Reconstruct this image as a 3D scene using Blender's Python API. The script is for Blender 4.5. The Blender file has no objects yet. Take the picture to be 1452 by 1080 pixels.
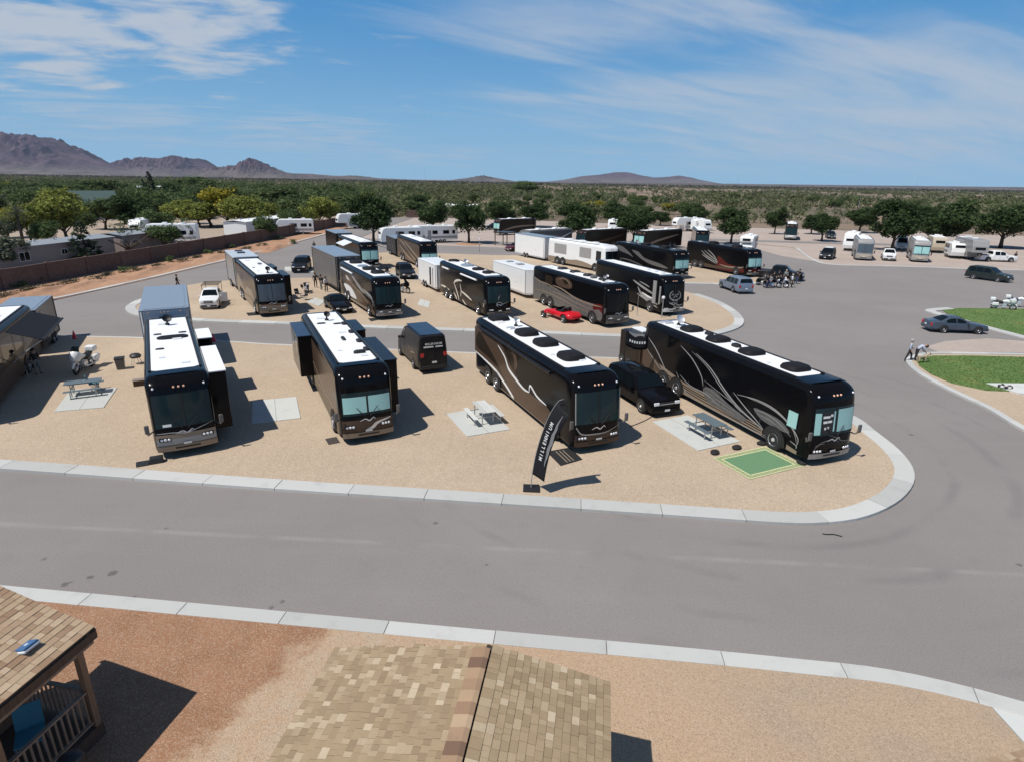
import bpy, bmesh, math, random
import numpy as np
from mathutils import Vector, Matrix, noise

random.seed(7); RNG = np.random.default_rng(7)
S = bpy.context.scene
COL = S.collection

# ---------------------------------------------------------------- camera
IW, IH, FPX, CAMH = 1452, 1080, 847.0, 12.2
PITCH = math.radians(18.51); ROLL = math.radians(0.915)
cd = bpy.data.cameras.new('camera'); cam = bpy.data.objects.new('camera', cd); COL.objects.link(cam)
cd.sensor_fit = 'HORIZONTAL'; cd.sensor_width = 36.0; cd.lens = 36.0 * FPX / IW
cd.clip_start = 0.1; cd.clip_end = 90000
cam.matrix_world = Matrix.Translation((0, 0, CAMH)) @ Matrix.Rotation(math.pi/2 - PITCH, 4, 'X') @ Matrix.Rotation(ROLL, 4, 'Z')
S.camera = cam

# ---------------------------------------------------------------- light
SHX, SHY = 0.48, 0.34                     # ground shadow of a one metre post
SUN_EL = math.atan(1/math.hypot(SHX, SHY))
SUN_AZ = math.atan2(-SHX, -SHY)           # compass angle of the sun, clockwise from +Y
w = bpy.data.worlds.new('World'); S.world = w; w.use_nodes = True
nt = w.node_tree; nt.nodes.clear()
def N(t, **k):
    n = nt.nodes.new(t)
    for a, b in k.items(): setattr(n, a, b)
    return n
out = N('ShaderNodeOutputWorld'); bg = N('ShaderNodeBackground'); bg.inputs[1].default_value = 0.092
sky = N('ShaderNodeTexSky'); sky.sky_type = 'NISHITA'; sky.sun_disc = False
sky.sun_elevation = SUN_EL; sky.sun_rotation = SUN_AZ
sky.altitude = 1100; sky.air_density = 1.0; sky.dust_density = 0.15; sky.ozone_density = 3.5
tc = N('ShaderNodeTexCoord'); sep = N('ShaderNodeSeparateXYZ'); nt.links.new(tc.outputs['Generated'], sep.inputs[0])
def M(op, a, b=None, c=None, clamp=False):
    n = N('ShaderNodeMath', operation=op); n.use_clamp = clamp
    for i, v in enumerate((a, b, c)):
        if v is None: continue
        if isinstance(v, (int, float)): n.inputs[i].default_value = v
        else: nt.links.new(v, n.inputs[i])
    return n.outputs[0]
# cloud deck: the view direction projected on a high flat layer
zz = M('MAXIMUM', sep.outputs[2], 0.0)
den = M('ADD', zz, 0.10)
cx = M('DIVIDE', sep.outputs[0], den); cy = M('DIVIDE', sep.outputs[1], den)
def plane(ax, sx, sy, ox=0.0, oy=0.0):
    ca, sa = math.cos(ax), math.sin(ax)
    u = M('ADD', M('MULTIPLY', cx, ca), M('MULTIPLY', cy, sa)); v = M('SUBTRACT', M('MULTIPLY', cy, ca), M('MULTIPLY', cx, sa))
    cb = N('ShaderNodeCombineXYZ')
    nt.links.new(M('MULTIPLY_ADD', u, sx, ox), cb.inputs[0]); nt.links.new(M('MULTIPLY_ADD', v, sy, oy), cb.inputs[1])
    return cb.outputs[0]
def nz(vec, scale, detail, rough, dist=0.0):
    n = N('ShaderNodeTexNoise'); n.inputs['Scale'].default_value = scale; n.inputs['Detail'].default_value = detail
    n.inputs['Roughness'].default_value = rough; n.inputs['Distortion'].default_value = dist
    nt.links.new(vec, n.inputs['Vector']); return n.outputs[0]
def rng(x, a, b, lo=0.0, hi=1.0):
    n = N('ShaderNodeMapRange', interpolation_type='SMOOTHSTEP'); nt.links.new(x, n.inputs[0])
    for i, v in enumerate((a, b, lo, hi)): n.inputs[i+1].default_value = v
    return n.outputs[0]
def blob(px, py, rx, ry):                 # soft patch of cloud round a direction of the sky
    u, v = (px - IW/2), -(py - IH/2)
    d = cam.matrix_world.to_3x3() @ Vector((u, v, -FPX)); d.normalize()
    az = math.atan2(d.x, d.y); el = math.asin(d.z)
    azn = M('ARCTAN2', sep.outputs[0], sep.outputs[1]); eln = M('ARCSINE', sep.outputs[2])
    a = M('DIVIDE', M('SUBTRACT', azn, az), rx / FPX); b = M('DIVIDE', M('SUBTRACT', eln, el), ry / FPX)
    r = M('SQRT', M('ADD', M('MULTIPLY', a, a), M('MULTIPLY', b, b)))
    return rng(r, 0.15, 1.25, 1.0, 0.0)
streak = nz(plane(math.radians(28), 0.55, 1.9, 3.1, 1.7), 1.0, 7, 0.60, 0.5)
wisp = nz(plane(math.radians(20), 1.2, 3.2, 7.7, 4.2), 1.0, 8, 0.62, 0.8)
puff = nz(plane(0.2, 1.6, 2.2, 1.3, 9.1), 1.6, 8, 0.58, 0.3)
veil = M('MAXIMUM', blob(1290, 150, 470, 150), blob(900, 30, 330, 70))
veil = M('MAXIMUM', veil, blob(960, 140, 330, 60))
cu = M('MAXIMUM', blob(35, 40, 150, 75), blob(265, 35, 150, 70))
low = M('MAXIMUM', M('MAXIMUM', blob(170, 170, 190, 40), blob(420, 190, 190, 32)), blob(590, 225, 190, 22))
c1 = M('MULTIPLY', rng(M('ADD', streak, M('MULTIPLY', veil, 0.36)), 0.58, 1.02), 0.72)
c2 = M('MULTIPLY', rng(M('ADD', puff, M('MULTIPLY', cu, 0.32)), 0.60, 0.88), 0.9)
c3 = M('MULTIPLY', rng(M('ADD', wisp, M('MULTIPLY', low, 0.24)), 0.58, 0.90), 0.55)
cl = M('MAXIMUM', M('MAXIMUM', c1, c2), c3)
cl = M('MULTIPLY', cl, rng(sep.outputs[2], 0.0, 0.05), clamp=True)
mixc = N('ShaderNodeMix', data_type='RGBA'); nt.links.new(cl, mixc.inputs[0])
hs = N('ShaderNodeHueSaturation'); hs.inputs['Saturation'].default_value = 0.95; hs.inputs['Value'].default_value = 0.95
nt.links.new(sky.outputs[0], hs.inputs['Color'])
mixh = N('ShaderNodeMix', data_type='RGBA'); nt.links.new(rng(sep.outputs[2], 0.26, 0.60, 0.92, 0.0), mixh.inputs[0])   # pale blue air low over the land
nt.links.new(hs.outputs[0], mixh.inputs[6]); mixl = N('ShaderNodeMix', data_type='RGBA'); nt.links.new(rng(sep.outputs[2], -0.02, 0.27), mixl.inputs[0]); mixl.inputs[6].default_value = (2.7, 5.6, 8.1, 1); mixl.inputs[7].default_value = (0.62, 2.95, 6.5, 1)
nt.links.new(mixl.outputs[2], mixh.inputs[7])
nt.links.new(mixh.outputs[2], mixc.inputs[6]); mixc.inputs[7].default_value = (5.6, 6.2, 7.0, 1)
nt.links.new(mixc.outputs[2], bg.inputs[0]); nt.links.new(bg.outputs[0], out.inputs[0])

sd = bpy.data.lights.new('sun', 'SUN'); sd.energy = 4.7; sd.angle = math.radians(0.53); sd.color = (1.0, 0.955, 0.89)
sun = bpy.data.objects.new('sun', sd); COL.objects.link(sun)
sun.rotation_euler = Vector((SHX, SHY, -1)).to_track_quat('-Z', 'Y').to_euler()
sun.location = (-20, -14, 40)

S.view_settings.view_transform = 'Standard'; S.view_settings.look = 'None'
S.view_settings.exposure = 0.0; S.view_settings.gamma = 1.0; S.view_settings.use_curve_mapping = False

# ---------------------------------------------------------------- pixels to places
CM = cam.matrix_world.to_3x3()
def ray(px, py): return CM @ Vector((px - IW/2, -(py - IH/2), -FPX))
def g(px, py, z=0.0):
    r = ray(px, py); t = (z - CAMH) / r.z
    return Vector((r.x*t, r.y*t, z))
def gp(pts, z=0.0): return [g(x, y, z) for x, y in pts]
def htop(px, py, base):
    r = ray(px, py); return CAMH + r.z * (base.y / r.y)

# ---------------------------------------------------------------- mesh helper
class MB:
    def __init__(s): s.v = []; s.f = []; s.m = []
    def add(s, vs, fs, m=0):
        o = len(s.v); s.v += [tuple(v) for v in vs]; s.f += [tuple(i+o for i in f) for f in fs]; s.m += [m]*len(fs); return s
    def box(s, x0, x1, y0, y1, z0, z1, m=0):
        return s.add([(x0,y0,z0),(x1,y0,z0),(x1,y1,z0),(x0,y1,z0),(x0,y0,z1),(x1,y0,z1),(x1,y1,z1),(x0,y1,z1)],
                     [(3,2,1,0),(4,5,6,7),(0,1,5,4),(1,2,6,5),(2,3,7,6),(3,0,4,7)], m)
    def hexa(s, p, m=0):                  # eight corners in box order
        return s.add(p, [(3,2,1,0),(4,5,6,7),(0,1,5,4),(1,2,6,5),(2,3,7,6),(3,0,4,7)], m)
    def quad(s, a, b, c, d, m=0): return s.add([a,b,c,d], [(0,1,2,3)], m)
    def tube(s, pts, r, n=8, m=0, caps=True):
        pts = [Vector(p) for p in pts]; k = len(pts); rs = r if isinstance(r, (list, tuple)) else [r]*k
        vs = []; up = None
        for i, p in enumerate(pts):
            d = (pts[min(i+1,k-1)] - pts[max(i-1,0)]).normalized()
            if up is None: up = Vector((0,0,1)) if abs(d.z) < .9 else Vector((1,0,0))
            a = d.cross(up).normalized(); b = a.cross(d).normalized(); up = b
            for j in range(n):
                t = 2*math.pi*j/n; vs.append(p + (a*math.cos(t) + b*math.sin(t))*rs[i])
        fs = [(i*n+j, i*n+(j+1)%n, (i+1)*n+(j+1)%n, (i+1)*n+j) for i in range(k-1) for j in range(n)]
        if caps: fs += [tuple(range(n))[::-1], tuple((k-1)*n+j for j in range(n))]
        return s.add(vs, fs, m)
    def lathe(s, prof, c, axis='z', n=16, m=0, arc=None):   # prof: (r, h) list
        vs = []; k = len(prof)
        for r, h in prof:
            for j in range(n):
                t = 2*math.pi*j/n; a, b = r*math.cos(t), r*math.sin(t)
                vs.append({'z': (c[0]+a, c[1]+b, c[2]+h), 'x': (c[0]+h, c[1]+a, c[2]+b), 'y': (c[0]+b, c[1]+h, c[2]+a)}[axis])
        fs = [(i*n+j, i*n+(j+1)%n, (i+1)*n+(j+1)%n, (i+1)*n+j) for i in range(k-1) for j in range(n)]
        fs += [tuple(range(n))[::-1], tuple((k-1)*n+j for j in range(n))]
        return s.add(vs, fs, m)
    def prism(s, poly, z0, z1, m=0):
        n = len(poly); a = [(p[0],p[1],z0) for p in poly] + [(p[0],p[1],z1) for p in poly]
        return s.add(a, [tuple(range(n))[::-1], tuple(range(n,2*n))] + [(i,(i+1)%n,n+(i+1)%n,n+i) for i in range(n)], m)
    def prismx(s, poly, x0, x1, m=0):     # poly in (y, z)
        n = len(poly); a = [(x0,p[0],p[1]) for p in poly] + [(x1,p[0],p[1]) for p in poly]
        return s.add(a, [tuple(range(n))[::-1], tuple(range(n,2*n))] + [(i,(i+1)%n,n+(i+1)%n,n+i) for i in range(n)], m)
    def mesh(s, name):
        me = bpy.data.meshes.new(name); me.from_pydata(s.v, [], s.f); me.update(); return me
    def build(s, name, mats, parent=None, smooth=None, bevel=0.0, fix=True, loc=None):
        me = s.mesh(name); mats = mats if isinstance(mats, (list, tuple)) else [mats]
        for x in mats: me.materials.append(x)
        if len(mats) > 1: me.polygons.foreach_set('material_index', s.m)
        if fix:
            b = bmesh.new(); b.from_mesh(me); bmesh.ops.recalc_face_normals(b, faces=b.faces); b.to_mesh(me); b.free()
        if smooth is not None:
            me.shade_smooth(); me.set_sharp_from_angle(angle=math.radians(smooth))
        o = bpy.data.objects.new(name, me); COL.objects.link(o)
        if parent is not None: o.parent = parent
        if loc is not None: o.location = loc
        if bevel > 0:
            bv = o.modifiers.new('bevel', 'BEVEL'); bv.width = bevel; bv.segments = 2; bv.limit_method = 'ANGLE'; bv.angle_limit = math.radians(40)
        return o

def tag(o, label=None, cat=None, group=None, kind=None):
    if label: o['label'] = label
    if cat: o['category'] = cat
    if group: o['group'] = group
    if kind: o['kind'] = kind
    return o
def thing(name, label, cat, loc=(0,0,0), rz=0.0, group=None):
    o = bpy.data.objects.new(name, None); COL.objects.link(o); o.empty_display_size = 0.3
    o.location = loc; o.rotation_euler = (0, 0, rz)
    return tag(o, label, cat, group)
def copy_tree(o, parent=None):
    c = o.copy(); COL.objects.link(c); c.parent = parent
    for ch in list(o.children): copy_tree(ch, c)
    return c
def pose_side(fpx, rpx, side, hw, z=0.0):
    """front and rear ground pixels on one visible flank -> (front centre, rotation)"""
    F, R = g(*fpx), g(*rpx); d = (R - F).normalized(); rz = math.atan2(d.y, d.x) - math.pi/2
    ax = Vector((math.cos(rz), math.sin(rz), 0)); o = F - ax*side*hw; o.z = z
    return o, rz, (R - F).length
def smooth_path(pts, n=8, closed=False):
    P = [Vector(p) for p in pts]; k = len(P); outp = []
    for i in range(k if closed else k-1):
        if closed: a,b,c_,d = P[i-1],P[i],P[(i+1)%k],P[(i+2)%k]
        else: a,b,c_,d = P[max(i-1,0)],P[i],P[i+1],P[min(i+2,k-1)]
        for j in range(n):
            t = j/n; outp.append(0.5*((2*b)+(-a+c_)*t+(2*a-5*b+4*c_-d)*t*t+(-a+3*b-3*c_+d)*t**3))
    if not closed: outp.append(P[-1])
    return outp
# ---------------------------------------------------------------- materials
def newmat(name):
    m = bpy.data.materials.new(name); m.use_nodes = True
    return m, m.node_tree, m.node_tree.nodes['Principled BSDF']
def mat(name, col, rough=0.5, metal=0.0, coat=0.0, spec=0.5, alpha=None, emis=None):
    m, t, b = newmat(name)
    b.inputs['Base Color'].default_value = (*col, 1); b.inputs['Roughness'].default_value = rough
    b.inputs['Metallic'].default_value = metal; b.inputs['Coat Weight'].default_value = coat
    b.inputs['Coat Roughness'].default_value = 0.04; b.inputs['Specular IOR Level'].default_value = spec
    return m
class G:
    """small node-graph helper for one material"""
    def __init__(s, name): s.m, s.t, s.b = newmat(name); s.pos = None
    def n(s, ty, **k):
        x = s.t.nodes.new(ty)
        for a, b in k.items(): setattr(x, a, b)
        return x
    def link(s, a, b): s.t.links.new(a, b)
    def P(s):
        if s.pos is None: s.pos = s.n('ShaderNodeNewGeometry').outputs['Position']
        return s.pos
    def obj(s): return s.n('ShaderNodeTexCoord').outputs['Object']
    def math(s, op, a, b=None, c=None, clamp=False):
        x = s.n('ShaderNodeMath', operation=op); x.use_clamp = clamp
        for i, v in enumerate((a, b, c)):
            if v is None: continue
            if isinstance(v, (int, float)): x.inputs[i].default_value = v
            else: s.link(v, x.inputs[i])
        return x.outputs[0]
    def noise(s, scale, detail=4, rough=0.55, dist=0.0, vec=None, sc=None):
        x = s.n('ShaderNodeTexNoise'); x.inputs['Scale'].default_value = scale; x.inputs['Detail'].default_value = detail
        x.inputs['Roughness'].default_value = rough; x.inputs['Distortion'].default_value = dist
        v = vec if vec is not None else s.P()
        if sc:
            mp = s.n('ShaderNodeMapping'); mp.inputs['Scale'].default_value = sc; s.link(v, mp.inputs[0]); v = mp.outputs[0]
        s.link(v, x.inputs['Vector']); return x.outputs[0]
    def vor(s, scale, vec=None, feat='F1', outn='Distance', rnd=1.0):
        x = s.n('ShaderNodeTexVoronoi', feature=feat); x.inputs['Scale'].default_value = scale; x.inputs['Randomness'].default_value = rnd
        s.link(vec if vec is not None else s.P(), x.inputs['Vector']); return x.outputs[outn]
    def rng(s, x, a, b, lo=0.0, hi=1.0):
        r = s.n('ShaderNodeMapRange'); r.interpolation_type = 'SMOOTHSTEP'; s.link(x, r.inputs[0])
        for i, v in enumerate((a, b, lo, hi)): r.inputs[i+1].default_value = v
        return r.outputs[0]
    def ramp(s, x, stops):
        r = s.n('ShaderNodeValToRGB'); e = r.color_ramp.elements
        while len(e) < len(stops): e.new(0.5)
        for el, (p, c) in zip(e, stops): el.position = p; el.color = (*c, 1)
        s.link(x, r.inputs[0]); return r.outputs[0]
    def mix(s, f, a, b, mode='MIX'):
        x = s.n('ShaderNodeMix', data_type='RGBA'); x.blend_type = mode
        for i, v in ((0, f), (6, a), (7, b)):
            if isinstance(v, (int, float)): x.inputs[i].default_value = v
            elif isinstance(v, tuple): x.inputs[i].default_value = (*v, 1)
            else: s.link(v, x.inputs[i])
        return x.outputs[2]
    def sepP(s):
        x = s.n('ShaderNodeSeparateXYZ'); s.link(s.P(), x.inputs[0]); return x.outputs
    def out(s, col, rough=0.9, bump=None, bd=0.02, bs=0.6, spec=0.3):
        if isinstance(col, tuple): s.b.inputs['Base Color'].default_value = (*col, 1)
        else: s.link(col, s.b.inputs['Base Color'])
        if isinstance(rough, (int, float)): s.b.inputs['Roughness'].default_value = rough
        else: s.link(rough, s.b.inputs['Roughness'])
        s.b.inputs['Specular IOR Level'].default_value = spec
        if bump is not None:
            bn = s.n('ShaderNodeBump'); bn.inputs['Distance'].default_value = bd; bn.inputs['Strength'].default_value = bs
            s.link(bump, bn.inputs['Height']); s.link(bn.outputs[0], s.b.inputs['Normal'])
        return s.m
    def linedist(s, a, b):                # signed distance from a line through two ground points
        d = (Vector(b[:2]) - Vector(a[:2])).normalized(); n_ = Vector((-d.y, d.x)); o = s.sepP()
        return s.math('ADD', s.math('MULTIPLY', o[0], n_.x), s.math('MULTIPLY_ADD', o[1], n_.y, -(n_.x*a[0] + n_.y*a[1])))
    def radial(s, cx, cy):
        o = s.sepP(); a = s.math('SUBTRACT', o[0], cx); b = s.math('SUBTRACT', o[1], cy)
        return s.math('SQRT', s.math('ADD', s.math('MULTIPLY', a, a), s.math('MULTIPLY', b, b)))

def m_asphalt():
    q = G('asphalt')
    big = q.noise(0.09, 4, 0.6); mid = q.noise(0.8, 5, 0.65); fine = q.noise(38, 3, 0.7); streak = q.noise(0.5, 4, 0.6, sc=(0.12, 1.4, 1))
    c = q.mix(q.rng(big, .3, .7), (.205, .185, .174), (.235, .214, .202))
    c = q.mix(q.math('MULTIPLY', q.rng(streak, .45, .75), .22), c, (.28, .25, .232))
    c = q.mix(q.math('MULTIPLY', q.rng(mid, .52, .75), .30), c, (.17, .155, .15))
    # pale seam along the crown of the near road, darker tracks where tyres sweep round the bend
    a, b = g(0, 742), g(726, 778)
    ld = q.math('ABSOLUTE', q.linedist(a, b)); seam = q.math('MULTIPLY', q.rng(ld, 0.03, .20, 1, 0), q.rng(q.noise(.35, 3), .42, .62))
    c = q.mix(q.math('MULTIPLY', seam, .35), c, (.34, .315, .30))
    for r, wd, k in ((10.2, .35, .32), (12.4, .4, .28), (14.6, .3, .3), (16.3, .28, .22)):
        rd = q.math('ABSOLUTE', q.math('SUBTRACT', q.radial(10.3, 29.5), q.math('MULTIPLY_ADD', q.noise(.12, 2), 1.6, r)))
        c = q.mix(q.math('MULTIPLY', q.math('MULTIPLY', q.rng(rd, .04, wd, 1, 0), q.rng(q.noise(.25, 3), .45, .65)), k), c, (.10, .095, .10))
    for px, py, r in ((160, 812, .30), (128, 818, .22), (92, 828, .24), (62, 792, .16), (235, 749, .14), (190, 846, .18), (400, 852, .16), (385, 861, .16), (618, 741, .2), (100, 825, .12), (690, 800, .12), (1445, 800, .2)):
        cpt = g(px, py); rd = q.math('ADD', q.radial(cpt.x, cpt.y), q.math('MULTIPLY', q.noise(9, 3, .6), .22))
        c = q.mix(q.math('MULTIPLY', q.rng(rd, r*.5+.05, r*.5+.14, 1, 0), .75), c, (.05, .045, .045))
    spot = q.vor(.55); sp2 = q.math('MULTIPLY', q.rng(q.math('ADD', spot, q.math('MULTIPLY', q.noise(7, 2), .12)), .10, .16, 1, 0), q.rng(q.noise(.16, 2), .56, .66))
    c = q.mix(q.math('MULTIPLY', sp2, .7), c, (.06, .055, .055))
    # fine long cracks
    cr = q.vor(.11, feat='DISTANCE_TO_EDGE', vec=None); crk = q.math('MULTIPLY', q.rng(q.math('ADD', cr, q.math('MULTIPLY', q.noise(1.5, 4), .02)), .010, .016, 1, 0), q.rng(q.noise(.06, 2), .5, .6))
    c = q.mix(q.math('MULTIPLY', q.rng(q.noise(13, 4, .75), .48, .72), .50), c, (.135, .125, .118))
    c = q.mix(q.math('MULTIPLY', q.rng(fine, .42, .70), .50), c, (.37, .345, .325))
    c = q.mix(q.math('MULTIPLY', q.rng(q.noise(55, 2, .6), .55, .8), .35), c, (.08, .078, .078))
    return q.out(c, .92, q.noise(60, 3, .7), .006, .5)
def m_gravel(name, a, b, dark, stone=26.0):
    q = G(name)
    big = q.noise(.22, 4, .6); c = q.mix(q.rng(big, .3, .7), a, b)
    v = q.n('ShaderNodeTexVoronoi'); v.inputs['Scale'].default_value = stone; q.link(q.P(), v.inputs['Vector'])
    rr = q.n('ShaderNodeSeparateColor'); q.link(v.outputs['Color'], rr.inputs[0])
    c = q.mix(q.math('MULTIPLY', q.rng(rr.outputs[0], .55, 1.0), .55), c, tuple(min(1, x*1.35) for x in b))
    c = q.mix(q.math('MULTIPLY', q.rng(rr.outputs[1], .70, 1.0), .55), c, dark)
    c = q.mix(q.math('MULTIPLY', q.rng(q.noise(3.2, 5, .7), .5, .8), .35), c, dark)
    c = q.mix(q.math('MULTIPLY', q.rng(q.noise(.9, 4, .6, sc=(1.6, .35, 1)), .55, .8), .25), c, dark)
    return q.out(c, .95, q.math('ADD', v.outputs['Distance'], q.noise(9, 3)), .02, .45)
def m_yard():
    q = G('yard_gravel')
    v = q.n('ShaderNodeTexVoronoi'); v.inputs['Scale'].default_value = 40; q.link(q.P(), v.inputs['Vector'])
    rr = q.n('ShaderNodeSeparateColor'); q.link(v.outputs['Color'], rr.inputs[0])
    tan = q.mix(q.rng(q.noise(.5, 4, .6), .3, .7), (.36, .275, .20), (.41, .30, .20))
    tan = q.mix(q.rng(q.linedist(g(1000, 940), g(1130, 1080)), -2.5, 1.5, 1, 0), tan, (.44, .305, .195))
    red = q.mix(q.rng(q.noise(.8, 4, .6), .3, .7), (.27, .135, .07), (.33, .17, .095))
    a, b = g(470, 895), g(262, 1078)
    ld = q.math('ADD', q.linedist(a, b), q.math('MULTIPLY', q.math('SUBTRACT', q.noise(1.1, 5, .65), .5), 2.6))
    # the normal of a->b points to the east of the line when heading south
    c = q.mix(q.rng(ld, -.35, .35, 1, 0), tan, red)
    pale = q.math('MULTIPLY', q.rng(q.math('ABSOLUTE', q.math('ADD', ld, -1.1)), .2, 1.3, 1, 0), q.rng(q.noise(2.0, 4, .7), .35, .65))
    c = q.mix(q.math('MULTIPLY', pale, .55), c, (.43, .36, .275))
    c = q.mix(q.math('MULTIPLY', q.rng(rr.outputs[0], .5, 1.0), .38), c, (.58, .47, .36))
    c = q.mix(q.math('MULTIPLY', q.rng(rr.outputs[1], .62, 1.0), .4), c, (.14, .10, .07))
    return q.out(c, .95, q.math('ADD', v.outputs['Distance'], q.noise(12, 3)), .02, .5)
def m_desert():
    q = G('desert_soil')
    c = q.mix(q.rng(q.noise(.018, 5, .65), .35, .65), (.20, .145, .105), (.30, .215, .155))
    c = q.mix(q.rng(q.noise(.09, 5, .7), .45, .7), c, (.13, .105, .07))
    c = q.mix(q.rng(q.noise(.0035, 3, .6), .45, .62), c, (.115, .10, .065))
    return q.out(c, .96, q.noise(1.2, 5, .7), .15, .5)
def m_concrete(name, col, k=.85):
    q = G(name)
    r = q.n('ShaderNodeObjectInfo').outputs['Random']
    c = q.mix(r, tuple(x*k for x in col), tuple(min(1, x*1.07) for x in col))
    c = q.mix(q.math('MULTIPLY', q.rng(q.noise(1.3, 5, .65), .5, .8), .45), c, tuple(x*.62 for x in col))
    c = q.mix(q.math('MULTIPLY', q.rng(q.noise(26, 3, .7), .5, .85), .3), c, tuple(x*.6 for x in col))
    return q.out(c, .85, q.noise(40, 4, .7), .004, .5)
def m_roof_white():
    q = G('white_roof_membrane')
    c = q.mix(q.math('MULTIPLY', q.rng(q.noise(1.6, 5, .65, vec=q.obj()), .5, .8), .35), (.80, .81, .82), (.52, .53, .54))
    return q.out(c, .55, q.noise(9, 3, .6, vec=q.obj()), .004, .3)
def m_paint(name, col, rough=.22, var=.0, dust=.05, metal=0.0, spec=.3, coat=0.0):
    q = G(name); o = q.obj()
    d = q.math('MULTIPLY', q.rng(q.noise(1.1, 5, .65, vec=o), .45, .8), dust)
    c = q.mix(d, col, (.34, .29, .23))
    if var: c = q.mix(q.math('MULTIPLY', q.noise(2.5, 4, .6, vec=o), var), c, tuple(x*.45 for x in col))
    q.out(c, q.math('MULTIPLY_ADD', q.noise(3, 4, .6, vec=o), .12, rough-.06), spec=spec)
    q.b.inputs['Metallic'].default_value = metal
    q.b.inputs['Coat Weight'].default_value = coat; q.b.inputs['Coat Roughness'].default_value = .06
    return q.m
def m_shingle(name, stops):
    q = G(name)
    ri = q.n('ShaderNodeNewGeometry').outputs['Random Per Island']; ro = q.n('ShaderNodeObjectInfo').outputs['Random']
    f = q.math('FRACT', q.math('ADD', q.math('MULTIPLY', ri, 7.31), q.math('MULTIPLY', ro, 3.7)))
    c = q.ramp(f, stops)
    c = q.mix(q.math('MULTIPLY', q.rng(q.noise(60, 3, .75), .4, .8), .35), c, (.12, .09, .06))
    c = q.mix(q.math('MULTIPLY', q.rng(q.noise(1.6, 4, .65), .5, .8), .3), c, (.17, .12, .08))
    return q.out(c, .93, q.noise(120, 2, .7), .004, .5)
def m_leaf(name, a, b, c3):
    q = G(name)
    ri = q.n('ShaderNodeNewGeometry').outputs['Random Per Island']
    c = q.ramp(ri, [(0, a), (.55, b), (1, c3)])
    ro = q.n('ShaderNodeObjectInfo').outputs['Random']
    c = q.mix(q.math('MULTIPLY', ro, .35), c, tuple(x*.6 for x in a))
    q.link(c, q.b.inputs['Base Color']); q.b.inputs['Roughness'].default_value = .75; q.b.inputs['Specular IOR Level'].default_value = .15
    tr = q.n('ShaderNodeBsdfTranslucent'); q.link(c, tr.inputs[0])
    mx = q.n('ShaderNodeMixShader'); mx.inputs[0].default_value = .28
    q.link(q.b.outputs[0], mx.inputs[1]); q.link(tr.outputs[0], mx.inputs[2])
    q.link(mx.outputs[0], q.t.nodes['Material Output'].inputs[0]); return q.m
def m_wood(name, col):
    q = G(name); o = q.obj()
    c = q.mix(q.rng(q.noise(3, 5, .65, vec=o, sc=(6, 6, .6)), .3, .7), tuple(x*.7 for x in col), col)
    return q.out(c, .75, q.noise(14, 4, .6, vec=o), .004, .4)
def m_rock():
    q = G('mountain_rock'); o = q.sepP()
    c = q.mix(q.rng(q.noise(.0035, 6, .7), .35, .65), (.098, .062, .078), (.040, .029, .044))
    c = q.mix(q.rng(q.noise(.012, 5, .7), .5, .75), c, (.145, .10, .11))
    c = q.mix(q.rng(o[2], 20, 130, 1, 0), c, q.mix(q.rng(q.noise(.004, 5, .7), .4, .65), (.14, .115, .105), (.06, .058, .052)))
    return q.out(c, .95, q.noise(.02, 6, .7), 10, .8)
MT = {}
MT['asphalt'] = m_asphalt()
MT['gravel'] = m_gravel('pad_gravel', (.415, .325, .235), (.465, .368, .268), (.29, .222, .155))
MT['pink'] = m_gravel('park_gravel', (.37, .305, .262), (.43, .358, .31), (.26, .21, .175))
MT['verge'] = m_gravel('verge_dirt', (.34, .185, .11), (.42, .25, .155), (.20, .115, .07), 9)
MT['pale'] = m_gravel('pale_lot', (.33, .265, .205), (.38, .305, .24), (.22, .175, .13), 14)
MT['yard'] = m_yard(); MT['desert'] = m_desert()
MT['conc'] = m_concrete('kerb_concrete', (.50, .50, .475)); MT['joint'] = mat('joint_dirt', (.16, .14, .12), .95)
MT['slab'] = m_concrete('pad_concrete', (.55, .56, .53))
MT['roofw'] = m_roof_white()
MT['black'] = m_paint('black_paint', (.005, .005, .006), .14, dust=.004, spec=.13)
MT['black2'] = m_paint('soft_black_paint', (.013, .013, .015), .28, dust=.02, spec=.18)
MT['brown'] = m_paint('brown_paint', (.092, .059, .041), .25, .5, spec=.2)
MT['dbrown'] = m_paint('dark_brown_paint', (.026, .018, .013), .22, .4, .02, spec=.16)
MT['tan'] = m_paint('tan_paint', (.29, .225, .165), .3, .4)
MT['silver'] = m_paint('silver_paint', (.33, .325, .315), .28, .3)
MT['grey'] = m_paint('grey_paint', (.13, .125, .12), .28, .3)
MT['cream'] = m_paint('cream_paint', (.66, .61, .53), .3)
MT['white'] = m_paint('white_paint', (.76, .77, .76), .3, dust=.06)
MT['red'] = m_paint('red_paint', (.58, .015, .025), .18, dust=.01, coat=.4)
MT['dred'] = m_paint('dark_red_paint', (.085, .012, .010), .2, dust=.02, spec=.2)
MT['bluegrey'] = m_paint('blue_grey_paint', (.055, .075, .105), .2, dust=.02, coat=.4)
MT['navy'] = m_paint('navy_roof_paint', (.02, .03, .055), .25, dust=.04)
MT['suvsilver'] = m_paint('silver_blue_paint', (.21, .25, .31), .25, metal=.3)
MT['green'] = m_paint('dark_green_paint', (.022, .030, .028), .25)
MT['trailer_silver'] = m_paint('silver_blue_skin', (.50, .55, .60), .35, .2)
MT['trailer_roof'] = m_paint('grey_blue_roof', (.235, .29, .355), .35, .35)
MT['rvgrey'] = m_paint('rv_grey', (.30, .30, .30), .4, .3)
MT['beige'] = m_paint('beige_paint', (.50, .43, .33), .4, .2)
MT['glass'] = mat('dark_glass', (.005, .008, .010), .05, 0, 0, .25)
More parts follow.
